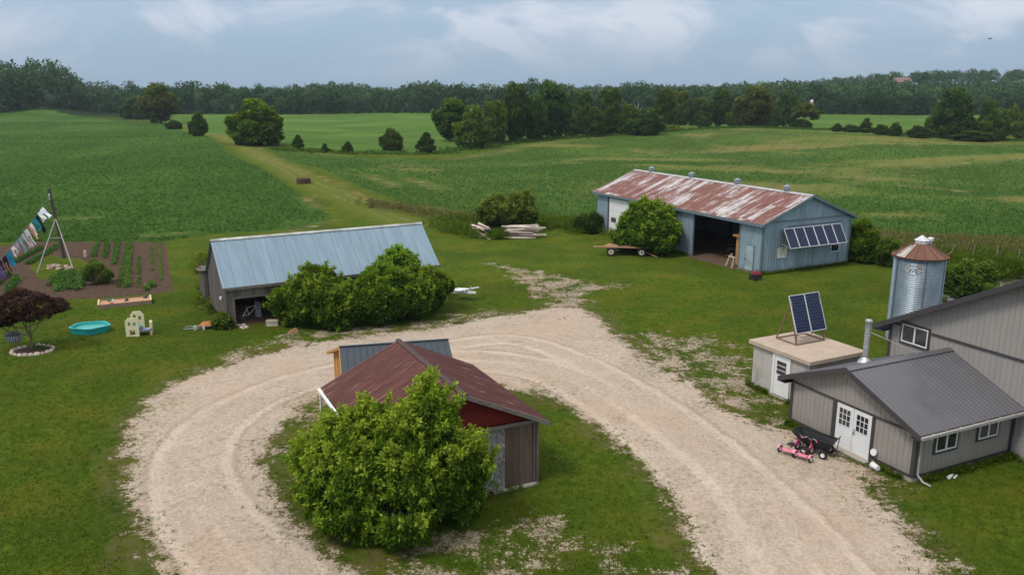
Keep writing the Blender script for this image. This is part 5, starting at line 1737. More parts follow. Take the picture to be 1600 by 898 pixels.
PINK = M_plain('pink_paint', (0.62, 0.085, 0.20), 0.4)
PINKL = M_plain('light_pink_plastic', (0.72, 0.24, 0.34), 0.5)


def tricycle(px, py, rz, label):
    x, y, _ = gp(px, py, 0)
    t = thing('tricycle', label, 'tricycle', (x, y, 0), rz, 'pink tricycles beside the cart')
    # x axis forward, origin under the rear axle
    f = MB()
    f.tube([(0, 0, .13), (.15, 0, .22), (.42, 0, .24), (.52, 0, .36)], .022, 8)
    f.tube([(0, -.26, .12), (0, .26, .12)], .016, 8)
    f.build('frame', PINK, t)
    k = MB(); k.tube([(.50, 0, .46), (.55, 0, .30), (.60, -.045, .17)], .018, 8); k.tube([(.55, 0, .30), (.60, .045, .17)], .018, 8)
    k.hexa([(.50, -.03, .26), (.62, -.03, .33), (.62, .03, .33), (.50, .03, .26), (.51, -.03, .30), (.60, -.03, .37), (.60, .03, .37), (.51, .03, .30)])
    k.build('fork', PINK, t)
    h = MB(); h.tube([(.42, -.22, .58), (.48, -.1, .60), (.50, 0, .52), (.48, .1, .60), (.42, .22, .58)], .012, 8)
    hb = h.build('handlebar', ALU, t)
    for s_ in (-1, 1):
        g = MB(); g.tube([(.42, s_ * .22, .58), (.36, s_ * .27, .57)], .018, 8); g.build('grip', PINK, hb)
    s = MB(); s.hexa([(.08, -.09, .30), (.32, -.05, .30), (.32, .05, .30), (.08, .09, .30), (.08, -.10, .34), (.32, -.05, .34), (.32, .05, .34), (.08, .10, .34)]); s.build('saddle', BLACK, t)
    d = MB(); d.box(-.10, .08, -.17, .17, .15, .17)
    d.build('rear_step', PINKL, t)
    w = MB(); w.wheel((.60, 0, .16), (0, 1, 0), .16, .05, 20); ty = w.build('front_wheel', RUBBER, t)
    r = MB(); r.disc((.60, 0, .16), (0, 1, 0), .095, .03, 16); r.build('hub', WHITE, ty)
    p = MB(); p.tube([(.60, -.1, .22), (.60, 0, .16), (.60, .1, .10)], .01, 6); p.box(.56, .64, -.16, -.08, .21, .235); p.box(.56, .64, .08, .16, .085, .11); p.build('pedal', BLACK, t)
    for s_ in (-1, 1):
        w = MB(); w.wheel((0, s_ * .28, .115), (0, 1, 0), .115, .05, 18); ty = w.build('rear_wheel', RUBBER, t)
        r = MB(); r.disc((0, s_ * .28, .115), (0, 1, 0), .068, .052, 14); r.build('hub', WHITE, ty)
        q = MB()
        for a in np.linspace(R(20), R(150), 6)[:-1]:
            a2 = a + R(26)
            q.hexa([(math.cos(a) * .135, s_ * .28 - .035, .115 + math.sin(a) * .135), (math.cos(a2) * .135, s_ * .28 - .035, .115 + math.sin(a2) * .135), (math.cos(a2) * .135, s_ * .28 + .035, .115 + math.sin(a2) * .135), (math.cos(a) * .135, s_ * .28 + .035, .115 + math.sin(a) * .135),
                    (math.cos(a) * .145, s_ * .28 - .035, .115 + math.sin(a) * .145), (math.cos(a2) * .145, s_ * .28 - .035, .115 + math.sin(a2) * .145), (math.cos(a2) * .145, s_ * .28 + .035, .115 + math.sin(a2) * .145), (math.cos(a) * .145, s_ * .28 + .035, .115 + math.sin(a) * .145)])
        q.build('fender', PINKL, t)
    t.scale = (1.25, 1.25, 1.25)
    return t


T1 = tricycle(1253, 718, R(43), 'nearer pink tricycle with its handlebar turned towards the cart')
T2 = tricycle(1230, 710, R(40), 'further left pink tricycle with black front wheel and raised grip')


# ------------------------------------------------------------------ grain bin
def grain_bin():
    cx, cy, r, EZ = 23.5, 47.0, 1.37, 4.98
    t = thing('grain_bin', 'corrugated galvanised grain bin with a rusted cone roof and metal cap', 'grain bin', (cx, cy, 0), 0)
    m = MB()
    n = 48
    zz = np.arange(0, EZ, .105 / 4)
    prof = [(r + .022 * math.sin(2 * PI * z / .105), float(z)) for z in zz] + [(r, EZ)]
    m.lathe(prof, 0, 0, n)
    s = NT('bin_steel'); uv = s.uv(); co = s.co()
    k = s.mix(s.rng(s.noise(s.mapv(co, (1.5, 1.5, .4)), 2, 6), .35, .65), (.20, .265, .33), (.30, .37, .44))
    ring = s.node('ShaderNodeTexWhiteNoise', 0, {'noise_dimensions': '1D'}, W=s.math('FLOOR', s.math('DIVIDE', s.sep(uv, 1), .83)))
    k = s.mix(s.rng(ring, 0, 1, 0, .25), k, (.16, .21, .27))
    s.principled(k, .42, .45)
    m.build('bin_wall', s.m, t)
    m = MB()
    for a in (R(-100), R(-45), R(-170), R(20), R(110)):
        x, y = (r + .015) * math.cos(a), (r + .015) * math.sin(a)
        m.bar((x, y, .0), (x, y, EZ), .04, .03, up=(x, y, 0))
    m.build('seam_strip', M_plain('dark_seam', (.10, .13, .16), .5, .3), t)
    # cone roof of panels
    c = MB(); n = 14
    a0s = [2 * PI * k / n for k in range(n + 1)]
    for k in range(n):
        c.face([(1.5 * math.cos(a0s[k]), 1.5 * math.sin(a0s[k]), EZ - .02), (1.5 * math.cos(a0s[k + 1]), 1.5 * math.sin(a0s[k + 1]), EZ - .02),
                (.36 * math.cos(a0s[k + 1]), .36 * math.sin(a0s[k + 1]), EZ + .68), (.36 * math.cos(a0s[k]), .36 * math.sin(a0s[k]), EZ + .68)], c=random.random())
        c.bar((1.5 * math.cos(a0s[k]), 1.5 * math.sin(a0s[k]), EZ + .0), (.36 * math.cos(a0s[k]), .36 * math.sin(a0s[k]), EZ + .70), .03, .03)
    c.build('cone_roof', M_boards('rusted_cone', (.13, .062, .048), (.20, .105, .082), (.09, .05, .042)), t)
    p = MB(); a0, a1 = R(186), R(211)
    p.face([(1.51 * math.cos(a0), 1.51 * math.sin(a0), EZ + .01), (1.51 * math.cos(a1), 1.51 * math.sin(a1), EZ + .01), (.5 * math.cos(a1), .5 * math.sin(a1), EZ + .64), (.5 * math.cos(a0), .5 * math.sin(a0), EZ + .64)])
    p.bar((1.5 * math.cos(a0), 1.5 * math.sin(a0), EZ + .02), (.5 * math.cos(a0), .5 * math.sin(a0), EZ + .65), .04, .03); p.bar((1.5 * math.cos(a1), 1.5 * math.sin(a1), EZ + .02), (.5 * math.cos(a1), .5 * math.sin(a1), EZ + .65), .04, .03)
    p.build('roof_hatch', M_plain('pale_hatch', (.50, .47, .45), .6, dirt=.4), t)
    m = MB(); m.lathe([(1.44, EZ - .06), (1.53, EZ - .05), (1.53, EZ), (1.44, EZ + .01)], 0, 0, 40); m.build('eave_ring', RUSTY, t)
    m = MB(); m.lathe([(.38, EZ + .66), (.38, EZ + .82), (.42, EZ + .86), (.02, EZ + 1.16)], 0, 0, 8, smooth=False); cp = m.build('cap', M_plain('bright_cap', (.60, .63, .68), .35, .3), t)
    m = MB(); m.tube([(0, 0, EZ + 1.14), (.02, 0, EZ + 1.30)], .03, 6); m.build('finial', RUSTY, cp)
    m = MB(); m.tube([(.62, .25, EZ + .42), (.62, .25, EZ + .78)], .09, 12); m.lathe([(0, EZ + .78), (.18, EZ + .78), (.18, EZ + .92), (.14, EZ + .97), (0, EZ + .97)], .62, .25, 16); m.build('roof_vent', M_alu_light, t)
    m = MB(); m.tube([(-1.55, -.3, EZ - .15), (-1.55, -.3, EZ + .2), (-1.25, -.28, EZ + .52), (-.8, -.2, EZ + .66), (-.45, -.1, EZ + .62)], .03, 8); m.build('hatch_rail', RUSTY, t)
    m = MB(); m.tube([(1.42, -.1, EZ + .02), (1.62, -.1, EZ + .06), (1.75, -.1, EZ + .20)], .06, 8); m.build('lid_hook', RUSTY, t)
    # side fill pipe / ladder rail on the left
    m = MB(); m.tube([(-1.52, -.25, 0), (-1.52, -.25, EZ - .1)], .05, 8); m.build('side_rail', M_plain('pale_rail', (.42, .52, .54), .5, .3), t)
    # oval badge painted on the rings: white outline, white and orange letters
    bd = MB(); bo = MB()
    ac, zc = R(-128), EZ - .62
    def S(a, z, q=.04): return ((r + q) * math.cos(a), (r + q) * math.sin(a), z)
    for k in range(32):
        t0, t1 = 2 * PI * k / 32, 2 * PI * (k + 1) / 32
        tgt = bd if k > 4 else bo
        P = lambda tt, f: S(ac + math.cos(tt) * .30 * f, zc + math.sin(tt) * .28 * f)
        tgt.face([P(t0, 1), P(t1, 1), P(t1, .86), P(t0, .86)])
    b1 = bd.build('badge_ring', M_plain('badge_white', (.48, .47, .43), .6), t)
    bo.build('badge_arc', M_plain('badge_orange', (.42, .13, .05), .6), t)
    lt = MB()
    glyph = {'V': [((0, 1), (.5, 0)), ((.5, 0), (1, 1))], 'I': [((.5, 0), (.5, 1))], 'C': [((1, 1), (0, 1)), ((0, 1), (0, 0)), ((0, 0), (1, 0))]}
    for i, ch in enumerate('VIC'):
        for (xa, ya), (xb, yb) in glyph[ch]:
            A = lambda xx, yy: S(ac - .19 + i * .13 + xx * .10, zc - .08 + yy * .16, .045)
            lt.bar(A(xa, ya), A(xb, yb), .03, .03)
    lt.build('badge_letter', M_plain('badge_letter_white', (.50, .48, .44), .6), t)


grain_bin()


# ------------------------------------------------------------------ pond, garden and yard things
def pond():
    P = POND; m = MB()
    s = NT('pond_water'); co = s.co()
    k = s.ramp(s.noise(co, .9, 8, .7), [(.40, (.10, .11, .09)), (.52, (.30, .31, .28)), (.62, (.46, .45, .42))])
    k = s.mix(s.rng(s.noise(co, .35, 5), .52, .60, 0, .8), k, (.26, .27, .09))
    s.principled(k, .22, 0, s.bump(s.noise(co, 3, 4), .1, .02), spec=.5)
    m.face([(p[0], p[1], -.14) for p in P])
    o = m.build('pond', s.m); o['kind'] = 'structure'


pond()


def leaf_clump(rs, P, n, ll, lw, r, h, up=0.8):
    """low plant tufts at points P (k,3)"""
    k = len(P)
    d = unit(rs.randn(k * n, 3) + np.array([0, 0, up]))
    d[:, 2] = np.abs(d[:, 2])
    B = np.repeat(P, n, 0) + d * np.array([r, r, h]) * rs.uniform(.3, 1, (k * n, 1))
    return sprigs(rs, B, d, 2, ll, lw, .9)


def garden():
    rows = [  # top px, bottom px, plant size, material tone, label
        ((152, 381), (146, 402), .22, .1, 'short row of leafy plants just right of the clothesline pole'),
        ((168, 381), (163, 404), .24, .0, 'dark leafy row second to the right of the clothesline pole'),
        ((184, 381), (178, 414), .26, .1, 'blue green vegetable row ending behind the round bush'),
        ((201, 380), (186, 449), .20, .15, 'sparse vegetable row running past the right of the round bush'),
        ((202, 381), (198, 450), .30, .25, 'longest full blue green vegetable row in the brown bed'),
        ((217, 402), (217, 449), .15, .2, 'thin patchy row of small grey green seedlings'),
        ((236, 384), (238, 424), .14, .45, 'broken row of pale small plants near the right side of the bed'),
        ((248, 378), (252, 438), .13, .5, 'faint yellow green seedling row at the right edge of the bed'),
        ((92, 386), (42, 414), .30, -.05, 'slanting potato row left of the clothesline pole'),
        ((66, 388), (20, 412), .28, -.05, 'slanting row of leafy plants under the hanging laundry'),
        ((100, 426), (76, 448), .34, .1, 'first of the four lush cabbage green rows below the rock pile'),
        ((102, 428), (90, 456), .34, .1, 'second of the four lush cabbage green rows below the rock pile'),
        ((114, 426), (106, 454), .34, .1, 'third of the four lush cabbage green rows below the rock pile'),
        ((130, 424), (121, 454), .34, .12, 'rightmost of the four lush cabbage green rows below the rock pile'),
        ((28, 436), (10, 458), .34, -.05, 'dark green leafy row at the left edge of the photo by the soil path'),
        ((12, 430), (-12, 450), .34, -.05, 'dark green leafy row cut by the left photo edge'),
    ]
    for i, (a, b, sz, tn, lab) in enumerate(rows):
        rs = np.random.RandomState(50 + i)
        A, B = np.array(gp(*a, 0.0)), np.array(gp(*b, 0.0))
        L = np.linalg.norm(B - A)
        k = max(3, int(L / (sz * .95)))
        t = (np.arange(k) + rs.rand(k) * .5) / k
        if 'broken' in lab or 'sparse' in lab or 'patchy' in lab: t = t[rs.rand(k) > .4]
        P = A[None] + (B - A)[None] * t[:, None] + np.c_[rs.randn(len(t), 2) * sz * .18, np.zeros(len(t))]
        P[:, 2] = .02
        V, Q = leaf_clump(rs, P, 26, sz * .50, sz * .32, sz * .9, sz * 1.05, .9)
        o = np_mesh('vegetable_row', V, Q, np.clip(.42 + tn + rs.randn(len(Q)) * .18, 0, 1), LF_crop)
        tag(o, lab, 'vegetable row', 'vegetable rows in the garden bed')
    rs = np.random.RandomState(9)
    x, y, _ = gp(238, 448, 0)
    P = np.c_[x + rs.randn(10) * .25, y + rs.uniform(-1.2, .6, 10), np.full(10, .02)]
    V, Q = leaf_clump(rs, P, 30, .17, .12, .22, .30)
    tag(np_mesh('lettuce_row', V, Q, np.clip(.85 + rs.randn(len(Q)) * .15, 0, 1), LF_crop), 'bright lime green leafy clump at the near end of the bed', 'plant')
    # round fuzzy bush
    x, y, _ = gp(157, 443, 0)
    tree('asparagus_bush', 'soft round feathery green bush in the middle of the garden bed', 'bush', (x, y, 0), [(0, 0, .85, 1.0, .9, .9)], 3200, 5, .10, .035, LF_light, .03, stems=4, seed=77)
    # rock pile and marker
    for k in range(34):
        px, py = random.uniform(74, 112), random.uniform(414, 421)
        x, y, _ = gp(px, py, 0)
        r = random.uniform(.10, .2)
        m = MB(); m.lathe([(0, -.03), (r, 0), (r * .9, r * .45), (r * .4, r * .8), (0, r * .85)], 0, 0, 7, sy=random.uniform(.6, 1))
        tag(m.build('rock', ROCKP[k % 2], None, (x, y, 0.0), random.uniform(0, 3)), 'pinkish field stone in the flat heap under the clothesline pole', 'rock', 'field stones heaped under the clothesline pole')
    x, y, _ = gp(133.5, 401, 0)
    m = MB(); m.lathe([(0, 0), (.12, 0), (.12, .5), (.05, .58), (0, .58)], 0, 0, 12)
    tag(m.build('plant_guard', M_plain('dusty_pink_plastic', (.55, .42, .38), .7), None, (x, y, 0)), 'short pale tube standing in the garden right of the pole', 'tube')


ROCKP = [M_plain('field_stone', (.30, .20, .17), .9, var=.3), M_plain('field_stone_pale', (.42, .33, .27), .9, var=.3)]
garden()


def clothesline():
    bx, by, _ = gp(100.5, 403, 0)
    fl, fr = gp(57.7, 427, 0), gp(116, 425.5, 0)
    t = thing('clothesline_pole', 'tall leaning timber clothesline pole braced by a pale steel A frame', 'pole', (bx, by, 0))
    top = Vector((-.35, -.4, 6.05))
    m = MB(); m.tube([(0, 0, -.2), top * .5, top], .16, 10, .12); m.build('post', M_plain('grey_post', (.075, .065, .06), .9, var=.3), t)
    a = top * .56
    for k, q in enumerate((fl, fr)):
        f = Vector((q[0] - bx, q[1] - by, 0))
        m = MB(); m.tube([f, a + Vector((0, 0, .1))], .045, 8); m.build('brace_leg', ALU2, t)
    fL, fR = Vector((fl[0] - bx, fl[1] - by, 0)), Vector((fr[0] - bx, fr[1] - by, 0))
    m = MB(); m.tube([fL.lerp(a, .64), fR.lerp(a, .64)], .04, 8); m.build('cross_bar', ALU2, t)
    m = MB(); m.disc((-.30, -.48, 5.45), (1, .3, 0), .17, .06, 14); m.box(-.36, -.28, -.55, -.40, 5.1, 5.65); m.build('pulley', M_plain('pulley_grey', (.42, .45, .50), .5), t)
    # the cord
    A = Vector((bx - .32, by - .5, 5.42)); B = Vector((*gp(0, 392, 2.3)[:2], 2.3))
    E2 = A + (B - A) * 1.9
    m = MB()
    pts = []
    for k in range(21):
        q = k / 20; p = A.lerp(E2, q); p.z -= .55 * math.sin(PI * min(q, 1))
        pts.append(p)
    m.tube(pts, .012, 5)
    m.tube([p + Vector((0, 0, -.10)) for p in pts], .010, 5)
    tag(m.build('clothesline', M_plain('line_cord', (.12, .12, .13), .7), None), 'thin doubled clothesline running from the tall pole to the left', 'line')

    def on(q):
        k = q * 20; i = int(min(k, 19)); return pts[i].lerp(pts[i + 1], k - i)
    D = (E2 - A).normalized()
    wind = Vector((.50, .08, -.86)).normalized()
    items = [  # start fraction, width, length, kind, colour, name, label
        (.085, .50, 1.25, 'wide', (.80, .82, .88), 'white_shirt', 'white shirt blown out, uppermost on the line near the pole'),
        (.115, .45, 1.05, 'legs', (.82, .84, .88), 'white_trousers', 'short white trousers just below the uppermost shirt'),
        (.150, .20, 1.9, 'strip', (.012, .014, .016), 'black_stocking', 'long thin black garment between white trousers and teal cloth'),
        (.172, .55, 1.25, 'wide', (.02, .19, .24), 'teal_shirt', 'teal shirt hanging beside the long black garment'),
        (.212, .38, 1.35, 'wide', (.82, .81, .82), 'white_towel', 'plain white towel between teal shirt and salmon cloth'),
        (.235, .36, 1.55, 'wide', (.58, .28, .20), 'salmon_shirt', 'salmon pink shirt among the white laundry'),
        (.262, .55, 1.75, 'legs', (.78, .72, .74), 'pale_trousers', 'long pale pinkish trousers, the longest light garment'),
        (.305, .32, 1.55, 'wide', (.50, .46, .45), 'cream_cloth', 'narrow cream cloth left of the long pale trousers'),
        (.335, .30, 1.60, 'wide', (.30, .44, .52), 'light_blue_shirt', 'narrow light blue garment with flared hem'),
        (.365, .45, 1.0, 'wide', (.42, .36, .42), 'patterned_shirt', 'small greyish patterned top on the middle of the line'),
        (.40, .55, 1.0, 'legs', (.80, .79, .79), 'white_shorts', 'white shorts with a dark spot lower on the line'),
        (.445, .65, 1.45, 'wide', (.02, .22, .36), 'blue_shirt', 'bright blue shirt lower left on the line'),
        (.485, .60, 1.60, 'legs', (.012, .022, .05), 'navy_trousers', 'dark navy trousers hanging below the bright blue shirt'),
        (.53, .30, 1.0, 'wide', (.10, .02, .05), 'maroon_shirt', 'small maroon top beside the purple garment'),
        (.555, .40, 1.6, 'legs', (.14, .09, .26), 'purple_leggings', 'purple leggings, the lowest laundry at the left photo edge'),
    ]
    for j, (q, wd, ln, kind, c, nm, lab) in enumerate(items):
        rs = np.random.RandomState(j)
        wd *= 1.05; ln *= .70
        m = MB()
        p0 = on(q) - Vector((0, 0, .10)); 
        wv = (wind + Vector(rs.randn(3) * .10) + Vector((-.10 * (j / 14) * 3, 0, -.22 * (j / 14)))).normalized()
        nrm = D.cross(wv).normalized()
        nu, nv = 8, 10
        th = .012
        def pt(u, v, side=0):
            wig = .07 * math.sin(v * 7 + j + u * 3) * v + .05 * math.sin(u * 9 + j)
            flare = 1 + .25 * v * (kind == 'wide') - .15 * v * (kind == 'strip')
            return p0 + D * (wd * (.5 + (u - .5) * flare)) + wv * (ln * v) + nrm * (wig + side * th) + Vector((0, 0, -.25 * v * v * ln * .5))
        for iu in range(nu):
            for iv in range(nv):
                u0, u1, v0, v1 = iu / nu, (iu + 1) / nu, iv / nv, (iv + 1) / nv
                if kind == 'legs' and v0 > .38 and iu in (3, 4): continue
                if kind == 'wide' and (v0 > .35 and (iu == 0 or iu == nu - 1)): continue
                m.face([pt(u0, v0, 0), pt(u1, v0, 0), pt(u1, v1, 0), pt(u0, v1, 0)], smooth=True)
                m.face([pt(u0, v1, 1), pt(u1, v1, 1), pt(u1, v0, 1), pt(u0, v0, 1)], smooth=True)
        o = m.build(nm, M_plain(nm, c, .85, var=.12, spec=.1), None)
        tag(o, lab, 'laundry', 'laundry on the clothesline')


ALU2 = M_plain('pale_brace', (.26, .27, .26), .5, .2)
clothesline()


def sandbox():
    a, b, c = gp(148, 482, 0), gp(231, 474, 0), gp(230, 457, 0)
    x, y = (a[0] + b[0]) / 2, (a[1] + b[1]) / 2 + .55
    L = math.hypot(b[0] - a[0], b[1] - a[1]); rz = math.atan2(b[1] - a[1], b[0] - a[0])
    t = thing('sandbox', 'long low wooden sandbox filled with sand and small toys', 'sandbox', (x, y, 0), rz)
    h, w = .28, .78
    m = MB(); m.box(-L / 2, L / 2, -w, -w + .05, 0, h, c=.3); m.box(-L / 2, L / 2, w - .05, w, 0, h, c=.4); m.build('side_board', M_boards('grey_brown_board', (.26, .18, .13), (.34, .25, .18), (.15, .11, .09), vert=False), t)
    m = MB(); m.box(-L / 2 - .01, -L / 2 + .05, -w + .05, w - .05, 0, h, c=.9); m.box(L / 2 - .05, L / 2 + .01, -w + .05, w - .05, 0, h, c=.9)
    m.box(-L / 2 - .03, -L / 2 + .07, -w - .02, w + .02, h, h + .03); m.box(L / 2 - .07, L / 2 + .03, -w - .02, w + .02, h, h + .03)
    m.build('end_board', M_plain('pale_board', (.58, .50, .38), .8), t)
    s = NT('sand'); n = s.noise(s.co(), 5, 6, .7)
    s.principled(s.mix(s.rng(n, .3, .7), (.36, .20, .12), (.54, .34, .22)), .95, 0, s.bump(n, .6, .06), spec=.1)
    m = MB(); m.box(-L / 2 + .05, L / 2 - .05, -w + .05, w - .05, .02, .2); m.build('sand', s.m, t)
    rs = random.Random(6)
    M = Matrix.Translation((x, y, 0)) @ Matrix.Rotation(rz, 4, 'Z')
    for (px, py, cc, nm, lab) in ((-.95, .35, (.05, .18, .14), 'toy_truck', 'dark green toy truck in the upper left of the sandbox'), (-.7, .2, (.55, .55, .5), 'toy_bucket', 'pale toy bucket beside the dark green toy truck'), (.1, .05, (.03, .03, .035), 'toy_digger', 'small black toy digger in the middle of the sandbox'),
                                  (1.3, .4, (.02, .03, .04), 'toy_tractor', 'tiny dark toy tractor at the right end of the sandbox'), (-.85, -.55, (.62, .09, .09), 'toy_shovel', 'small red toy at the near edge of the sandbox')):
        m = MB(); m.hexa([(-.13, -.08, 0), (.13, -.08, 0), (.13, .08, 0), (-.13, .08, 0), (-.10, -.06, .09), (.06, -.06, .09), (.06, .06, .09), (-.10, .06, .09)]); m.box(.02, .11, -.05, .05, .09, .15)
        for wx in (-.08, .08): m.disc((wx, 0, .03), (0, 1, 0), .045, .2, 10)
        tag(m.build(nm, M_plain(nm, cc, .5), None, tuple(M @ Vector((px, py, .2))), rs.uniform(0, 3)), lab, 'toy')


sandbox()


def pool():
    x, y, _ = gp(142, 517.5, 0)
    t = thing('wading_pool', 'teal plastic wading pool with rounded corners and a little water', 'pool', (x, y, 0), R(8))
    tl = M_plain('teal_plastic', (.02, .33, .33), .35, var=.05)
    def ring(r, z, n=40):
        o = []
        for k in range(n):
            a = 2 * PI * k / n
            q = 1 + .07 * math.cos(5 * a + .6)
            o.append((1.08 * r * q * math.cos(a), .86 * r * q * math.sin(a), z))
        return o
    R_ = [ring(.93, 0), ring(1.0, .32), ring(1.05, .36), ring(1.04, .40), ring(.93, .40), ring(.90, .34), ring(.82, .06)]
    m = MB(); n = 40
    for A, B in zip(R_[:-1], R_[1:]):
        for k in range(n): m.face([A[k], A[(k + 1) % n], B[(k + 1) % n], B[k]], smooth=True)
    m.face(R_[-1])
    m.build('basin', tl, t)
    s = NT('pool_water'); s.principled((.10, .40, .40), .05, 0, s.bump(s.noise(s.co(), 5, 3), .15, .02), spec=.5)
    m = MB(); m.face(ring(.865, .24)); m.build('water', s.m, t)


pool()


def playset():
    x, y, _ = gp(213, 523, 0)
    t = thing('play_centre', 'cream and blue plastic toddler play centre with arched walls and a ramp seat', 'toy', (x, y, 0), R(14))
    cr = M_plain('cream_plastic', (.66, .62, .40), .45, var=.06); bl = M_plain('periwinkle_plastic', (.20, .24, .42), .45); lb = M_plain('light_blue_plastic', (.12, .36, .52), .45)
    def arch(w, h, th, holes):
        m = MB(); cols = 10; rowsn = 14
        for i in range(cols):
            for j in range(rowsn):
                xx, zz = (i + .5) / cols, (j + .5) / rowsn
                if zz > .8 and ((xx - .5) / .5) ** 2 + ((zz - .8) / .2) ** 2 > 1: continue
                if any(abs(xx - a) < b and abs(zz - c) < d for a, b, c, d in holes): continue
                m.box(-w / 2 + w * i / cols, -w / 2 + w * (i + 1) / cols, -th / 2, th / 2, h * j / rowsn, h * (j + 1) / rowsn)
        return m
    a = arch(.75, 1.12, .10, [(.5, .16, .22, .13), (.3, .1, .68, .10), (.7, .1, .68, .10)]).build('front_wall', cr, t); a.location = (-.12, -.3, 0); a.rotation_euler = (0, 0, R(-8))
    a = arch(.75, 1.25, .10, [(.35, .1, .72, .12), (.68, .08, .70, .10)]).build('back_wall', cr, t); a.location = (.08, .35, .1)
    m = MB(); m.box(-.35, .3, -.24, .30, .45, .52); m.tube([(0, 0, .5), (0, 0, .85)], .12, 10); m.build('activity_table', lb, t)
    m = MB(); m.hexa([(.25, -.28, .22), (.85, -.28, .30), (.85, .22, .30), (.25, .22, .22), (.25, -.28, .30), (.85, -.28, .38), (.85, .22, .38), (.25, .22, .30)]); m.build('seat', bl, t)
    m = MB(); m.box(.82, .94, -.28, .22, 0, .30); m.build('leg', M_plain('tan_plastic', (.50, .33, .26), .5), t)
    m = MB(); m.box(.82, .95, -.22, .16, .38, .78); m.lathe([(.1, .78), (.06, .86), (0, .88)], .885, -.03, 10); m.build('backrest', cr, t)


playset()


def flower_ring():
    x, y, _ = gp(51, 548, 0)
    rs = random.Random(5)
    m = MB()
    m.lathe([(0, .05), (.85, .04), (1.0, .0)], 0, 0, 24, sy=.85)
    tag(m.build('flower_bed', M_plain('mulch', (.05, .032, .022), .95, var=.4, scale=20), None, (x, y, .01)), 'dark mulch flower bed ring under the purple leaved tree', 'flower bed')
    for k in range(20):
        a = PI * .78 + k * 2 * PI * .93 / 20
        r = rs.uniform(.11, .17)
        m = MB(); m.lathe([(0, -.02), (r, .0), (r * .95, r * .5), (r * .5, r * .95), (0, r)], 0, 0, 8, sx=1.1, sy=.75)
        tag(m.build('edging_stone', EDG[k % 3], None, (x + 1.05 * math.cos(a), y + .9 * math.sin(a), 0), a + PI / 2), 'pale edging stone in the ring round the purple leaved tree', 'stone', 'edging stones round the purple leaved tree')
    rsn = np.random.RandomState(2)
    P = np.c_[x + .45 + rsn.randn(12) * .22, y + .25 + rsn.randn(12) * .18, np.full(12, .06)]
    V, Q = leaf_clump(rsn, P, 14, .10, .05, .14, .22)
    tag(np_mesh('flower_plant', V, Q, np.clip(.5 + rsn.randn(len(Q)) * .2, 0, 1), LF_mid), 'low leafy plant inside the stone ring right of the trunk', 'plant')
    tree('purple_leaf_tree', 'small tree with a wide dark purple brown crown above the stone ring', 'tree', (x - .05, y + .1, 0),
         [(-.5, 0, 2.55, 1.25, 1.1, .75), (.55, .1, 2.5, 1.1, 1.0, .62), (-1.35, -.2, 2.15, .9, .8, .8), (1.25, .2, 2.5, .65, .6, .32), (0, 0, 2.95, .9, .8, .45), (-1.9, 0, 1.9, .6, .6, .8)], 3600, 6, .12, .05, LF_purple, .07, (-.1, 0, 2.3), seed=12, limbs=8, up=.1, sc=(1.15, 1.1, 1.0))
    # striped bundle
    x2, y2, _ = gp(24, 543, 0)
    t = thing('striped_swing_seat', 'striped pink and blue round swing seat in the shade under the purple tree', 'swing seat', (x2, y2, 0), R(-15))
    s = NT('striped_fabric'); w = s.sep(s.uv(), 0)
    st = s.ramp(s.math('FRACT', s.math('MULTIPLY', w, 3.5)), [(.0, (.40, .22, .26)), (.33, (.52, .50, .52)), (.66, (.10, .16, .30)), (.9, (.05, .05, .06))])
    s.principled(st, .8)
    m = MB(); m.lathe([(0, .30), (.22, .32), (.38, .46), (.44, .66), (.40, .84), (.36, .84), (.36, .7), (.0, .55)], 0, 0, 24); m.build('seat', s.m, t)
    m = MB(); m.tube([(.43 * math.cos(a), .43 * math.sin(a), .82) for a in np.linspace(0, 2 * PI, 25)], .035, 8, caps=False); m.build('hoop', BLACK, t)
    m = MB()
    for a in (0, 2.1, 4.2): m.tube([(.42 * math.cos(a), .42 * math.sin(a), .84), (0, 0, 1.5)], .012, 5)
    m.tube([(0, 0, 1.5), (0, 0, 2.0)], .015, 5)
    m.build('rope', BLACK, t)


EDG = [M_plain('edge_stone_a', (.46, .39, .33), .9, var=.2), M_plain('edge_stone_b', (.54, .48, .42), .9, var=.2), M_plain('edge_stone_c', (.38, .29, .25), .9, var=.2)]
flower_ring()


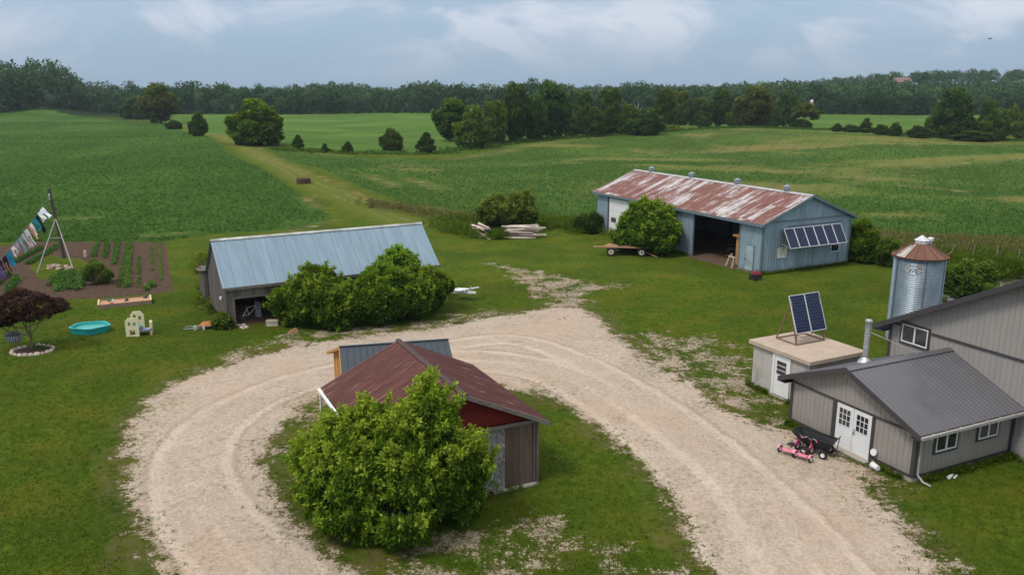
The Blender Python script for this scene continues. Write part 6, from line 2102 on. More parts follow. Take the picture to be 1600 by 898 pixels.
def white_trailer():
    x, y, _ = gp(722, 468, 0)
    t = thing('white_trailer', 'white painted trailer with an A shaped tongue poking out of the shrubs', 'trailer', (x, y, 0), R(-14))
    m = MB()
    m.bar((-2.6, .75, .62), (1.0, .02, .55), .10, .12); m.bar((-2.6, -.75, .62), (1.0, -.02, .55), .10, .12)
    m.bar((-1.6, -.62, .66), (-1.6, .62, .66), .1, .1); m.bar((-.5, -.34, .64), (-.5, .34, .64), .10, .12); m.bar((-2.6, -.9, .64), (-2.6, .9, .64), .12, .12)
    m.build('tongue', WHITE, t)
    m = MB(); m.box(-.55, .35, -.42, .42, .68, .74); m.bar((.1, -.5, .78), (1.05, .55, .82), .12, .06); m.build('step_plate', WHITE, t)
    m = MB(); m.box(-.45, -.1, -.22, .12, .50, .66); m.build('battery_box', M_plain('box_grey', (.32, .34, .37), .6), t)
    m = MB(); m.tube([(.62, .0, 1.0), (.62, 0, .16)], .035, 8); m.tube([(.62, -.02, .95), (.80, -.1, .98)], .015, 6); m.build('jack', ALU, t)
    w = MB(); w.wheel((.62, 0, .10), (0, 1, 0), .10, .05, 12); w.build('jack_wheel', RUBBER, t)
    m = MB(); m.box(-6.2, -2.65, -1.1, 1.1, .60, .72); m.build('bed', WHITE, t)
    m = MB(); m.tube([(-.9, -.55, .62), (-.9, -.55, .0)], .03, 6); m.build('leg', ALU, t)
    for s_ in (-1, 1):
        w = MB(); w.wheel((-4.4, s_ * 1.15, .34), (0, 1, 0), .34, .2, 16); w.build('tyre', RUBBER, t)


white_trailer()


def log_piles():
    rs = random.Random(14)
    def pile(cx, cy, n, spread, rz0, dz, lmin, lmax, label, grp, tilt):
        for k in range(n):
            L = rs.uniform(lmin, lmax); r = rs.uniform(.07, .14)
            m = MB()
            pts = [(-L / 2, 0, 0), (-L / 6, rs.uniform(-.06, .06), rs.uniform(-.03, .03)), (L / 6, rs.uniform(-.06, .06), rs.uniform(-.03, .03)), (L / 2, 0, 0)]
            m.tube(pts, r, 8, r * rs.uniform(.55, .9), c=rs.random())
            lvl = k // max(1, n // dz)
            o = m.build('log', LOGWOOD, None, (cx + rs.uniform(-.4, .4), cy + (rs.uniform(-1, 1)) * spread * (1 - .15 * lvl), .12 + lvl * .24))
            o.rotation_euler = (0, rs.uniform(-tilt, tilt), R(rz0) + rs.uniform(-.28, .28))
            tag(o, label, 'log', grp)
    x, y, _ = gp(818, 372, 0)
    pile(x, y + .4, 30, 1.15, 3, 5, 2.2, 4.2, 'weathered pole in the larger stack right of the grass clump', 'poles in the larger log pile', .07)
    x, y, _ = gp(752, 372, 0)
    pile(x, y + .9, 22, .95, -52, 4, 1.7, 2.6, 'split log in the smaller slanted stack left of the grass clump', 'logs in the smaller log pile', .10)
    x, y, _ = gp(735, 366, 0)
    m = MB(); m.tube([(0, 0, 0), (.05, 0, 1.1)], .06, 8)
    tag(m.build('fence_post', M_plain('old_post', (.16, .14, .12), .9), None, (x, y + 1, 0)), 'short grey post standing left of the smaller log pile', 'post')


log_piles()


def lane_ring():
    x, y, z = gp(474.5, 286.5)
    t = thing('feeder_ring', 'low rusty brown steel feeder standing on the mown lane', 'feeder', (x, y, z))
    m = MB(); m.lathe([(.98, 0), (1.0, .62), (.94, .62), (.92, 0)], 0, 0, 20)
    m.build('band', RUSTY2, t)
    m = MB()
    for k in range(10):
        a = 2 * PI * k / 10; m.bar((1.0 * math.cos(a), 1.0 * math.sin(a), 0), (1.0 * math.cos(a), 1.0 * math.sin(a), .75), .06, .06)
    m.tube([(1.0 * math.cos(a), 1.0 * math.sin(a), .75) for a in np.linspace(0, 2 * PI, 21)], .04, 6, caps=False)
    m.build('rail', M_plain('dull_red_rail', (.14, .06, .05), .7), t)


RUSTY2 = M_plain('dark_rust', (.06, .038, .032), .85, var=.3)
lane_ring()

# ------------------------------------------------------------------ shrubs in the yard
RSM_inv = (Matrix.Translation((*RS_O, 0)) @ Matrix.Rotation(RS_A, 4, 'Z')).inverted()


def avoid_box(M_inv, loc, x0, x1, y0, y1, eave, ridge_x=None, ridge_z=None, axis=0):
    A = np.array(M_inv)
    def f(P):
        W = P + np.array(loc)
        q = W @ A[:3, :3].T + A[:3, 3]
        ins = (q[:, 0] > x0) & (q[:, 0] < x1) & (q[:, 1] > y0) & (q[:, 1] < y1)
        zt = np.full(len(q), eave)
        if ridge_x is not None:
            half = (x1 - x0) / 2 if axis == 0 else (y1 - y0) / 2
            zt = eave + (ridge_z - eave) * (1 - np.abs(q[:, axis] - ridge_x) / half)
        return ins & (q[:, 2] < zt + .12)
    return f


loc = (-3.8, 24.7, 0)
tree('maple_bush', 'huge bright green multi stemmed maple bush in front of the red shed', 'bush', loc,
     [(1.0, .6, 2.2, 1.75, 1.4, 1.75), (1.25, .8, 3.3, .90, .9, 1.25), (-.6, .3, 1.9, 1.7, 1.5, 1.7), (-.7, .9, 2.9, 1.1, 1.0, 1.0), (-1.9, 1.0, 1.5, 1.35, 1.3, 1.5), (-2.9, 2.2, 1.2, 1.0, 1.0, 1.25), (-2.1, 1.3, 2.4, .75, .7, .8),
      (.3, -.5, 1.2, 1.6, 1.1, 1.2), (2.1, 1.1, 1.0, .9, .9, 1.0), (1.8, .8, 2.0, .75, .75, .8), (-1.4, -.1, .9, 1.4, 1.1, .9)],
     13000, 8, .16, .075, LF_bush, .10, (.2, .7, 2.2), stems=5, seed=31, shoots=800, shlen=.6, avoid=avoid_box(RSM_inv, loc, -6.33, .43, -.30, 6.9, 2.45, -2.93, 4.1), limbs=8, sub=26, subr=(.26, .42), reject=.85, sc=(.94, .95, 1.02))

TSI = TS_M.inverted()
for loc, lobes, n, seed, lab, nm in (
    ((-12.2, 50.0, 0), [(0, 0, 1.7, 1.9, 1.6, 1.75), (-1.2, -.2, 1.25, 1.5, 1.2, 1.2), (.9, -.5, 1.5, 1.7, 1.5, 1.5), (.1, .7, 2.6, 1.2, 1.1, 1.1), (1.8, -.8, 1.1, 1.3, 1.2, 1.15)], 5200, 41, 'broad dark green shrub hiding the middle of the timber shed front', 'shrub'),
    ((-8.2, 50.6, 0), [(0, 0, 1.8, 1.9, 1.6, 1.75), (-1.1, -.8, 1.4, 1.6, 1.4, 1.4), (1.2, .5, 1.7, 1.8, 1.5, 1.6), (.3, .9, 2.5, 1.3, 1.1, 1.0), (2.1, .9, 1.3, 1.4, 1.3, 1.2)], 5200, 42, 'broad leafy shrub right of centre along the timber shed front', 'shrub'),
    ((-6.0, 52.6, 0), [(0, 0, 1.5, 1.5, 1.4, 1.5), (.8, .7, 1.6, 1.2, 1.1, 1.2), (-.8, .2, 1.8, 1.3, 1.2, 1.2)], 3000, 43, 'rounded shrub at the right corner of the timber shed beside the white trailer', 'shrub'),
    ((-7.6, 54.0, 0), [(0, 0, 3.3, .95, .9, .75), (-.7, 0, 2.9, .6, .6, .5), (.8, 0, 3.1, .6, .6, .5)], 1300, 44, 'taller sapling top rising above the shrubs against the blue roof', 'sapling')):
    tree(nm, lab, nm, loc, lobes, n, 7, .26, .12, LF_shrub, .06, None, stems=3, seed=seed, avoid=avoid_box(TSI, loc, -.2, 14.2, -.28, 6, 2.6, 2.9, 5.0, 1), group='shrubs along the timber shed' if nm == 'shrub' else None, shoots=150, shlen=.55, sub=22, reject=.85, sc=(.9, .9, .9))

SHI = SHED_M.inverted()
loc = (11.9, 73.2, 0)
tree('shrub', 'large round leafy shrub beside the white overhead door of the machine shed', 'shrub', loc,
     [(0, 0, 2.1, 2.0, 1.8, 2.0), (.6, -.6, 1.6, 1.9, 1.7, 1.6), (-.3, .5, 2.8, 1.6, 1.5, 1.5), (.6, .2, 3.2, 1.3, 1.2, 1.1), (-1.2, .2, 1.2, 1.3, 1.2, 1.1)], 5600, 7, .32, .15, LF_shrub, .08, None, stems=3, seed=45,
     avoid=avoid_box(SHI, loc, -.45, 10, -.4, 24, 4.1), shoots=220, shlen=.6, sub=26, reject=.85)
loc = (*gp(795, 366, 0)[:2], 0); loc = (loc[0], loc[1] + 1.6, 0)
tree('shrub', 'wide yellow green shrub growing behind the log piles', 'shrub', loc, [(-1.4, 0, 1.9, 1.6, 1.4, 1.5), (1.2, 0, 2.1, 1.5, 1.4, 1.6), (0, 0, 1.5, 1.9, 1.5, 1.4), (1.6, .2, 3.0, .7, .7, .7), (-2.0, .2, 1.3, 1.0, 1, 1)], 3600, 6, .30, .13, LF_light, .06, None, stems=3, seed=46, shoots=160, shlen=.7, sub=20)
loc = (*gp(930, 366, 0)[:2], 0)
tree('shrub', 'small dark shrub against the far left corner of the machine shed', 'shrub', (loc[0] - .3, loc[1] + .8, 0), [(0, 0, 1.0, 1.1, 1.0, 1.1), (-.8, .2, .8, .8, .8, .8)], 1200, 6, .24, .10, LF_dark, .04, None, stems=2, seed=47)
loc = (29.4, 69.6, 0)
tree('shrub', 'dark green shrub growing at the right rear corner of the machine shed', 'shrub', loc, [(0, 0, 1.5, 1.4, 1.4, 1.5), (.5, -.6, .9, 1.4, 1.2, 1.0), (.2, .2, 2.4, .9, .9, .9)], 2600, 6, .25, .11, LF_shrub, .05, None, stems=3, seed=48,
     avoid=avoid_box(SHI, loc, -.4, 9.9, -.4, 24, 4.1))
tree('shrub', 'smaller bright shrub standing right of the dark one behind the machine shed', 'shrub', (31.0, 67.2, 0), [(0, 0, 1.0, .8, .8, 1.1), (.3, 0, 1.6, .5, .5, .7)], 1100, 6, .22, .10, LF_light, .04, None, stems=2, seed=49)
tree('shrub', 'yellow green shrub beside the pond behind the grey house', 'shrub', (31.4, 55.4, 0), [(-.9, 0, 1.5, 1.2, 1.1, 1.2), (.9, .2, 1.4, 1.1, 1.0, 1.15), (0, 0, .9, 1.4, 1.1, .9), (-.4, 0, 2.1, .7, .7, .7)], 2500, 6, .22, .10, LF_light, .06, None, stems=3, seed=50)
tree('shrub', 'dark low shrub just right of the grain bin', 'shrub', (28.2, 57.6, 0), [(0, 0, .8, .9, .9, .9), (1.1, .6, .8, 1.0, .8, .9)], 1200, 6, .20, .08, LF_dark, .04, None, stems=2, seed=51)
x, y, _ = gp(347, 514, 0)
tree('burdock_weed', 'leafy weed clump at the corner post of the timber shed', 'weed', (x, y + .2, 0), [(0, 0, .3, .45, .35, .38)], 110, 6, .34, .13, LF_light, .02, None, stems=2, seed=52)


# ------------------------------------------------------------------ hedgerow trees between the fields
TYPES = {
    'round': ([(0, 0, .56, .34, .34, .30), (-.16, 0, .44, .26, .28, .26), (.17, .05, .46, .26, .26, .28), (.02, -.05, .74, .24, .24, .22), (-.02, .1, .30, .30, .30, .24)], 2300),
    'bushy': ([(0, 0, .42, .40, .36, .38), (-.2, 0, .34, .28, .26, .30), (.22, 0, .36, .26, .26, .30), (.05, 0, .70, .26, .24, .26), (0, 0, .20, .42, .36, .20)], 1900),
    'tall': ([(0, 0, .62, .27, .25, .28), (-.1, 0, .40, .27, .25, .26), (.1, .04, .76, .22, .2, .20), (-.12, 0, .80, .17, .16, .15), (.1, 0, .34, .28, .26, .26), (0, 0, .18, .30, .28, .16)], 1900),
    'cone': ([(0, 0, .30, .30, .30, .26), (0, 0, .55, .21, .21, .22), (0, 0, .78, .12, .12, .20)], 1300),
    'open': ([(-.22, 0, .72, .20, .2, .14), (.2, 0, .66, .22, .2, .14), (0, .05, .86, .18, .18, .12), (.32, 0, .48, .14, .14, .12), (-.05, 0, .56, .14, .14, .10), (-.34, 0, .58, .12, .12, .12)], 1000),
}
HEDGE = [  # px, base y, top y, half width px, type, leaf, label
    (250, 193, 142, 28, 'round', 'olive', 'olive willow at the far left end of the mown lane'),
    (272, 202, 189, 12, 'bushy', 'dark', 'low dark bush right of the olive willow'),
    (205, 186, 158, 16, 'bushy', 'dark', 'dark tree left of the olive willow at the field corner'),
    (224, 187, 155, 14, 'bushy', 'mid', 'green tree touching the left side of the olive willow'),
    (310, 213, 181, 14, 'bushy', 'dark', 'dark rounded bush alone on the lane edge'),
    (401, 227, 162, 39, 'bushy', 'shrub', 'big round tree standing alone beside the lane bend'),
    (466, 233, 213, 9, 'cone', 'dark', 'small dark cone shrub right of the big round tree'),
    (508, 239, 226, 6, 'cone', 'dark', 'tiny dark bush, smallest in the fence row'),
    (543, 240, 224, 8, 'bushy', 'dark', 'small scrubby bush in the middle of the open fence row'),
    (612, 236, 204, 17, 'bushy', 'mid', 'round bush left of the pointed one in the open fence row'),
    (666, 240, 210, 14, 'cone', 'dark', 'dark pointed bush with a brown foot in the open fence row'),
    (709, 221, 161, 29, 'round', 'mid', 'round headed tree at the left end of the dense hedgerow'),
    (738, 233, 176, 27, 'bushy', 'light', 'pale green tree in front of the round headed hedgerow tree'),
    (772, 226, 168, 20, 'tall', 'light', 'light leaved tree right of the pale green hedgerow tree'),
    (806, 222, 146, 28, 'round', 'dark', 'dark tall tree at the left of the two biggest hedgerow trees'),
    (861, 216, 139, 31, 'round', 'dark', 'biggest dark tree of the hedgerow, highest crown'),
    (834, 219, 160, 20, 'bushy', 'dark', 'dark tree filling the gap between the two biggest hedgerow trees'),
    (891, 212, 178, 12, 'bushy', 'light', 'small light shrub right of the biggest hedgerow tree'),
    (910, 210, 152, 15, 'tall', 'mid', 'slim tree, first right of the biggest hedgerow tree'),
    (928, 214, 172, 17, 'bushy', 'dark', 'greyish dark bush between the two slim hedgerow trees'),
    (953, 211, 148, 16, 'tall', 'mid', 'tall slim tree left of the field gap in the hedgerow'),
    (983, 211, 168, 20, 'bushy', 'mid', 'tree right of the field gap in the hedgerow'),
    (1010, 212, 177, 24, 'bushy', 'dark', 'wide dark tree low in the middle of the hedgerow'),
    (1038, 200, 148, 16, 'tall', 'mid', 'tall tree behind the wide dark hedgerow tree'),
    (1062, 196, 150, 14, 'tall', 'light', 'pale slim tree in the middle right of the hedgerow'),
    (1092, 197, 158, 20, 'bushy', 'mid', 'mid green tree left of the brown grey shrubs'),
    (1124, 198, 148, 20, 'round', 'dark', 'dark round crowned tree right of the mid green one'),
    (1098, 200, 184, 10, 'bushy', 'dark', 'low dark shrub below the mid green tree'),
    (1150, 200, 168, 15, 'bushy', 'mid', 'short bushy tree left of the olive hedgerow tree'),
    (1178, 201, 143, 27, 'round', 'olive', 'olive crowned tree with a bare lower trunk in the hedgerow'),
    (1205, 200, 172, 14, 'bushy', 'dark', 'dark short tree between the olive and the narrow dark tree'),
    (1228, 199, 150, 16, 'tall', 'dark', 'narrow dark tree near the right end of the hedgerow'),
    (1257, 202, 166, 20, 'open', 'light', 'open crowned leaning willow beside the pale silo'),
    (1252, 202, 188, 16, 'bushy', 'dark', 'low dark bush under the leaning willow'),
    (1307, 206, 195, 8, 'bushy', 'dark', 'first small dark bush right of the leaning willow'),
    (1329, 207, 196, 13, 'bushy', 'dark', 'wide low dark bush in the right fence row'),
    (1352, 208, 187, 9, 'cone', 'dark', 'small pointed bush in the right fence row'),
    (1376, 211, 196, 12, 'bushy', 'dark', 'low bush right of the small pointed bush'),
    (1397, 213, 195, 10, 'bushy', 'dark', 'rounded low bush with a gap on its right'),
    (1434, 216, 198, 16, 'bushy', 'dark', 'low dark bush at the foot of the light tree'),
    (1463, 215, 171, 17, 'bushy', 'light', 'light green tree left of the tall dark one'),
    (1487, 217, 149, 25, 'tall', 'dark', 'tall dark tree dominating the right end of the fence row'),
    (1506, 218, 182, 18, 'bushy', 'dark', 'lower dark crown leaning right of the tall dark tree'),
    (1540, 214, 165, 13, 'tall', 'dark', 'slim dark tree right of the tall dark one'),
    (1552, 220, 178, 21, 'bushy', 'mid', 'rounded mid green tree in front of the slim dark tree'),
    (1581, 214, 171, 12, 'open', 'light', 'thin open tree with visible branches at the far right'),
    (1598, 219, 180, 16, 'bushy', 'light', 'light green tree cut by the right photo edge'),
    (1520, 221, 206, 30, 'bushy', 'dark', 'long low dark shrub below the trees at the right end'),
]
LEAFM = {'olive': LF_olive, 'dark': LF_dark, 'mid': LF_mid, 'light': LF_light, 'shrub': LF_shrub}
for i, (px, yb, yt, hw, ty, lf, lab) in enumerate(HEDGE):
    x, y, z = gp(px, yb)
    y += 1.5; x *= (y) / (y - 1.5)
    dist = y
    h = (yb - yt) / F_PX * dist * 1.06
    w = hw / F_PX * dist
    lob, n = TYPES[ty]
    # unit crown is about 1 high; half width about 0.45 at scale 1
    wm = max(abs(l[0]) + l[3] for l in lob)
    zm = max(l[2] + l[5] for l in lob)
    sx = w / wm; sz = h / zm
    small = h < 5
    nm = 'hedgerow_bush' if small else 'hedgerow_tree'
    rsx = 16.0 if False else 1.0
    # variants share meshes per type and leaf kind
    key = (ty, lf, i % 2)
    L = [(l[0], l[1], l[2], l[3], l[4], l[5]) for l in lob]
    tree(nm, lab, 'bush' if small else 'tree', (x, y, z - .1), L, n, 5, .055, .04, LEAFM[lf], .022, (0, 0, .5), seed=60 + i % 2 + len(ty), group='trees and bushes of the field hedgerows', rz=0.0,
         sc=(sx, sx * (.9 + .2 * (i % 3) / 2), sz), key=key, limbs=6, sub=20, reject=.8, tonebias=.0, zmin=.02, shoots=60, shlen=.06)


# dead pale snag in the hedgerow
x, y, z = gp(1004, 200)
m = MB(); m.tube([(0, 0, 0), (.1, 0, 4), (-.1, 0, 9)], .25, 7, .06); m.tube([(0, 0, 4.5), (1.5, 0, 7.4)], .12, 6, .04); m.tube([(.05, 0, 5.8), (-1.3, 0, 8.0)], .10, 6, .03)
tag(m.build('dead_tree', M_plain('bleached_wood', (.40, .37, .34), .9), None, (x, y + 12, z)), 'bare bleached dead tree trunk among the hedgerow trees', 'dead tree')


# ------------------------------------------------------------------ low weeds along the fence rows, tall grass in the yard (stuff)
def tufts(name, P, n, ll, lw, r, h, mat, seed, tone=.45, up=1.6):
    rs = np.random.RandomState(seed)
    V, Q = leaf_clump(rs, P, n, ll, lw, r, h, up)
    o = np_mesh(name, V, Q, np.clip(tone + rs.randn(len(Q)) * .2, 0, 1), mat)
    o['kind'] = 'stuff'
    return o


def scatter_line(pts, n, spread, seed):
    rs = np.random.RandomState(seed)
    W = np.array([gp(*p)[:2] for p in pts])
    seg = np.hypot(*np.diff(W, axis=0).T); cum = np.r_[0, np.cumsum(seg)]
    t = rs.rand(n) * cum[-1]
    i = np.clip(np.searchsorted(cum, t) - 1, 0, len(seg) - 1)
    f = (t - cum[i]) / seg[i]
    P = W[i] + (W[i + 1] - W[i]) * f[:, None] + rs.randn(n, 2) * spread
    return np.c_[P, terr(P[:, 0], P[:, 1])]


P = scatter_line([(430, 234), (540, 240), (690, 240), (720, 234), (860, 217), (960, 212), (1100, 202), (1280, 203), (1430, 214), (1620, 221)], 1700, 2.0, 1)
o = tufts('fence_row_weeds', P, 9, .45, .2, .5, .40, LF_mid, 2, .4)
o['label'] = 'rough weeds and low scrub along the fence rows between the fields'; o['category'] = 'weeds'
P = np.concatenate([scatter_line([(1000, 196), (1060, 190), (1150, 195), (1200, 197)], 500, 3.5, 5), scatter_line([(880, 208), (960, 208), (1040, 205)], 350, 2.5, 6)])
o = tufts('hedge_undergrowth', P, 9, .8, .4, 1.0, 1.8, LF_light, 12, .45)
o['label'] = 'pale undergrowth between the trunks of the middle hedgerow'; o['category'] = 'undergrowth'
P = np.concatenate([scatter_line([(695, 355), (735, 366), (760, 372)], 260, .9, 3), scatter_line([(775, 372), (790, 370)], 160, .5, 4), scatter_line([(845, 352), (900, 352), (925, 362)], 620, 1.3, 7),
                    scatter_line([(700, 345), (760, 345), (860, 345)], 300, 1.4, 8), scatter_line([(1345, 395), (1440, 400), (1600, 405)], 500, 1.6, 9)])
o = tufts('tall_grass', P, 12, .42, .05, .28, .5, LF_grass, 13, .5, 3)
o['label'] = 'uncut tall grass round the log piles and shed ends'; o['category'] = 'tall grass'
P = np.concatenate([scatter_line([(1330, 375), (1420, 384), (1600, 392)], 1500, 2.2, 10), scatter_line([(1300, 370), (1420, 378), (1600, 383)], 600, .9, 11), scatter_line([(575, 318), (640, 330), (740, 345)], 300, 1.0, 15)])
o = tufts('straw_grass', P, 12, .40, .05, .3, .45, LF_straw, 14, .65, 3)
o['label'] = 'straw coloured rough grass on the strip behind the machine shed'; o['category'] = 'rough grass'
P = np.concatenate([scatter_line([(1495, 438), (1530, 430), (1600, 428)], 500, .8, 16), scatter_line([(1550, 425), (1570, 426)], 300, .6, 17), scatter_line([(1440, 415), (1480, 418), (1500, 425)], 350, 1.0, 19)])
o = tufts('cattails', P, 12, .7, .05, .25, .6, LF_grass, 18, .35, 4)
o['label'] = 'dark reeds standing along the pond bank'; o['category'] = 'reeds'
P = np.concatenate([scatter_line([(322, 440), (325, 470), (332, 485)], 120, .35, 20), scatter_line([(318, 400), (322, 430)], 90, .4, 21)])
o = tufts('wall_weeds', P, 9, .26, .07, .2, .34, LF_light, 22, .5, 2)
o['label'] = 'weeds growing against the left gable of the timber shed'; o['category'] = 'weeds'

def along(M, a, b, n, spread):
    rs = np.random.RandomState(n)
    t = rs.rand(n)[:, None]
    A, B = np.array(M @ Vector((*a, 0)))[:2], np.array(M @ Vector((*b, 0)))[:2]
    P = A + (B - A) * t + rs.randn(n, 2) * spread
    return np.c_[P, np.zeros(n)]


RM_ = Matrix.Translation((*RS_O, 0)) @ Matrix.Rotation(RS_A, 4, 'Z')
HTM = Matrix.Translation((*HUT_O, 0)) @ Matrix.Rotation(HUT_A, 4, 'Z')
P = np.concatenate([along(HM, (.2, -.22), (5.5, -.22), 150, .07), along(HM, (-.2, .1), (-.2, 1.6), 26, .06), along(HM, (-.2, 4.3), (-.2, 6.3), 50, .08), along(RM_, (.2, 0), (.2, 6.6), 130, .08), along(RM_, (-2.6, -.35), (0, -.35), 16, .06),
                    along(HTM, (.02, .3), (.02, 1.2), 18, .05), along(HTM, (.02, 2.5), (.02, 3.9), 34, .06), along(TS_M, (-.2, 0), (-.2, 5.8), 160, .12), along(SHED_M, (0, -.2), (9.4, -.2), 200, .10),
                    along(SHED_M, (-.25, 8.6), (-.25, 17), 130, .10), along(HM, (5.35, -.3), (5.35, -5), 60, .1)])
o = tufts('wall_grass', P, 11, .16, .03, .10, .13, LF_grass, 24, .45, 3)
o['label'] = 'longer unmown grass against the building walls'; o['category'] = 'grass'


def lawn_grass():
    """short blades over the near lawn, thickest along the gravel edge"""
    rs = np.random.RandomState(33)
    n = 150000
    y = 19 + (62 - 19) * rs.rand(n) ** 1.5
    x = (rs.rand(n) - .5) * 2 * (y * .74 + 3)
    g = np.minimum(sdist(x, y, OUTER), -sdist(x, y, ISLE))
    so = sdist(x, y, SOIL)
    ok = (g < .25 * rs.randn(n)) & (so < 0)
    def notin(o, a, x0, x1, y0, y1):
        ca, sa = math.cos(a), math.sin(a)
        u = (x - o[0]) * ca + (y - o[1]) * sa; v = -(x - o[0]) * sa + (y - o[1]) * ca
        return ~((u > x0) & (u < x1) & (v > y0) & (v < y1))
    ok &= notin(HO, HA, -.12, 16, -.1, 6.4) & notin(HO, HA, 5.5, 16, -7, 6.4) & notin(RS_O, RS_A, -6, .1, -.1, 6.7) & notin((-17.45, 49.2), R(29), -.1, 14, -.1, 5.9) & notin(HUT_O, HUT_A, .1, 3.7, .1, 3.9)
    ok &= notin((-7.85, 36.75), R(13.4), 0, 4.8, -1.6, 1.6)
    x, y, g = x[ok], y[ok], g[ok]
    # bunches: thin where the turf is worn near the gravel, blotchy elsewhere
    ph = np.sin(x * 1.7 + 2 * np.sin(y * .9)) * np.sin(y * 1.3 + 1.5 * np.sin(x * .8))
    keep = (g < -1.3) | (ph > rs.rand(len(x)) * .7 - .25)
    x, y = x[keep], y[keep]
    k = len(x)
    B = np.repeat(np.c_[x, y, np.full(k, .0)], 3, 0) + np.c_[rs.randn(k * 3, 2) * .035, np.zeros(k * 3)]
    d = unit(np.c_[rs.randn(k * 3, 2) * .55, np.ones(k * 3)])
    s_ = unit(np.cross(d, rs.randn(k * 3, 3)))
    h = rs.uniform(.035, .095, (k * 3, 1)); w = .012
    V = np.stack([B - s_ * w, B + s_ * w, B + d * h], 1).reshape(-1, 3)
    Q = np.arange(len(V)).reshape(-1, 3)
    tone = np.clip(np.repeat(.42 + .2 * rs.randn(k), 3) + .08 * rs.randn(k * 3), 0, 1)
    o = np_mesh('lawn_grass', V, Q, tone, LF_grass)
    o['kind'] = 'stuff'; o['label'] = 'short mown grass blades over the yard lawn'; o['category'] = 'grass'
    # small clover and plantain clumps that break up the gravel edge
    n = 16000
    y = 19 + 40 * rs.rand(n) ** 1.3; x = (rs.rand(n) - .5) * 2 * (y * .66)
    g = np.minimum(sdist(x, y, OUTER), -sdist(x, y, ISLE))
    sp = np.maximum.reduce([sdist(x, y, SPUR), sdist(x, y, SPUR2), sdist(x, y, SPUR3), sdist(x, y, ISLEB)])
    ok = (((g > -1.2) & (g < .55 * np.abs(rs.randn(n)) + .1)) | (sp > 0)) & (rs.rand(n) < .55)
    ok2 = np.sin(x * 2.9 + 2 * np.sin(y * 1.9)) * np.sin(y * 2.3 + 1.5 * np.sin(x * 1.8)) > -.1
    ok &= ok2
    def ni(o_, a, x0, x1, y0, y1):
        ca, sa = math.cos(a), math.sin(a)
        u = (x - o_[0]) * ca + (y - o_[1]) * sa; v = -(x - o_[0]) * sa + (y - o_[1]) * ca
        return ~((u > x0) & (u < x1) & (v > y0) & (v < y1))
    ok &= ni(HO, HA, -.15, 16, -.1, 6.4) & ni(HO, HA, -1.5, .2, 1.6, 4.4) & ni(RS_O, RS_A, -6, .1, -.3, 6.7) & ni(HUT_O, HUT_A, .1, 3.7, .1, 3.9) & ni((-7.85, 36.75), R(13.4), 0, 4.8, -1.6, 1.6)
    P = np.c_[x[ok], y[ok], np.full(ok.sum(), .0)]
    V, Q = leaf_clump(rs, P, 5, .055, .03, .10, .05, .5)
    o = np_mesh('ground_cover', V, Q, np.clip(.3 + rs.randn(len(Q)) * .18, 0, 1), LF_grass)
    o['kind'] = 'stuff'; o['label'] = 'low weeds and clover fringing the gravel'; o['category'] = 'ground cover'


lawn_grass()


def crop_plants():
    """bean rows of the nearer fields as small leaf tufts"""
    rs = np.random.RandomState(71)
    for nm, poly_, ang, ymax, n, lab in (('right_field_crop', FIELD_R, R(24), 360, 85000, 'rows of young bean plants in the field beyond the sheds'), ('left_field_crop', FIELD_L, R(36), 360, 85000, 'dense low crop in the large left field')):
        y = 66 + (ymax - 66) * rs.rand(n * 2) ** 2.3
        x = (rs.rand(n * 2) - .5) * 2 * (y * .80 + 8)
        u = x * math.cos(ang) + y * math.sin(ang); v = -x * math.sin(ang) + y * math.cos(ang)
        v = np.round(v / .76) * .76 + rs.randn(len(v)) * .07
        x = u * math.cos(ang) - v * math.sin(ang); y = u * math.sin(ang) + v * math.cos(ang)
        ok = (sdist(x, y, poly_) > .3) & (np.minimum.reduce([ldist(x, y, t) for t in STRAW]) > .4 + .012 * y)
        ok &= bare(x, y) + .07 * rs.randn(len(x)) < (.64 if nm[0] == 'r' else .66)
        x, y = x[ok][:n], y[ok][:n]
        P = np.c_[x, y, terr(x, y)]
        V, Q = leaf_clump(rs, P, 3, .17, .12, .14, .20, .8)
        o = np_mesh(nm, V, Q, np.clip(.40 + rs.randn(len(Q)) * .17, 0, 1), LF_crop)
        o['kind'] = 'stuff'; o['label'] = lab; o['category'] = 'crop'


crop_plants()


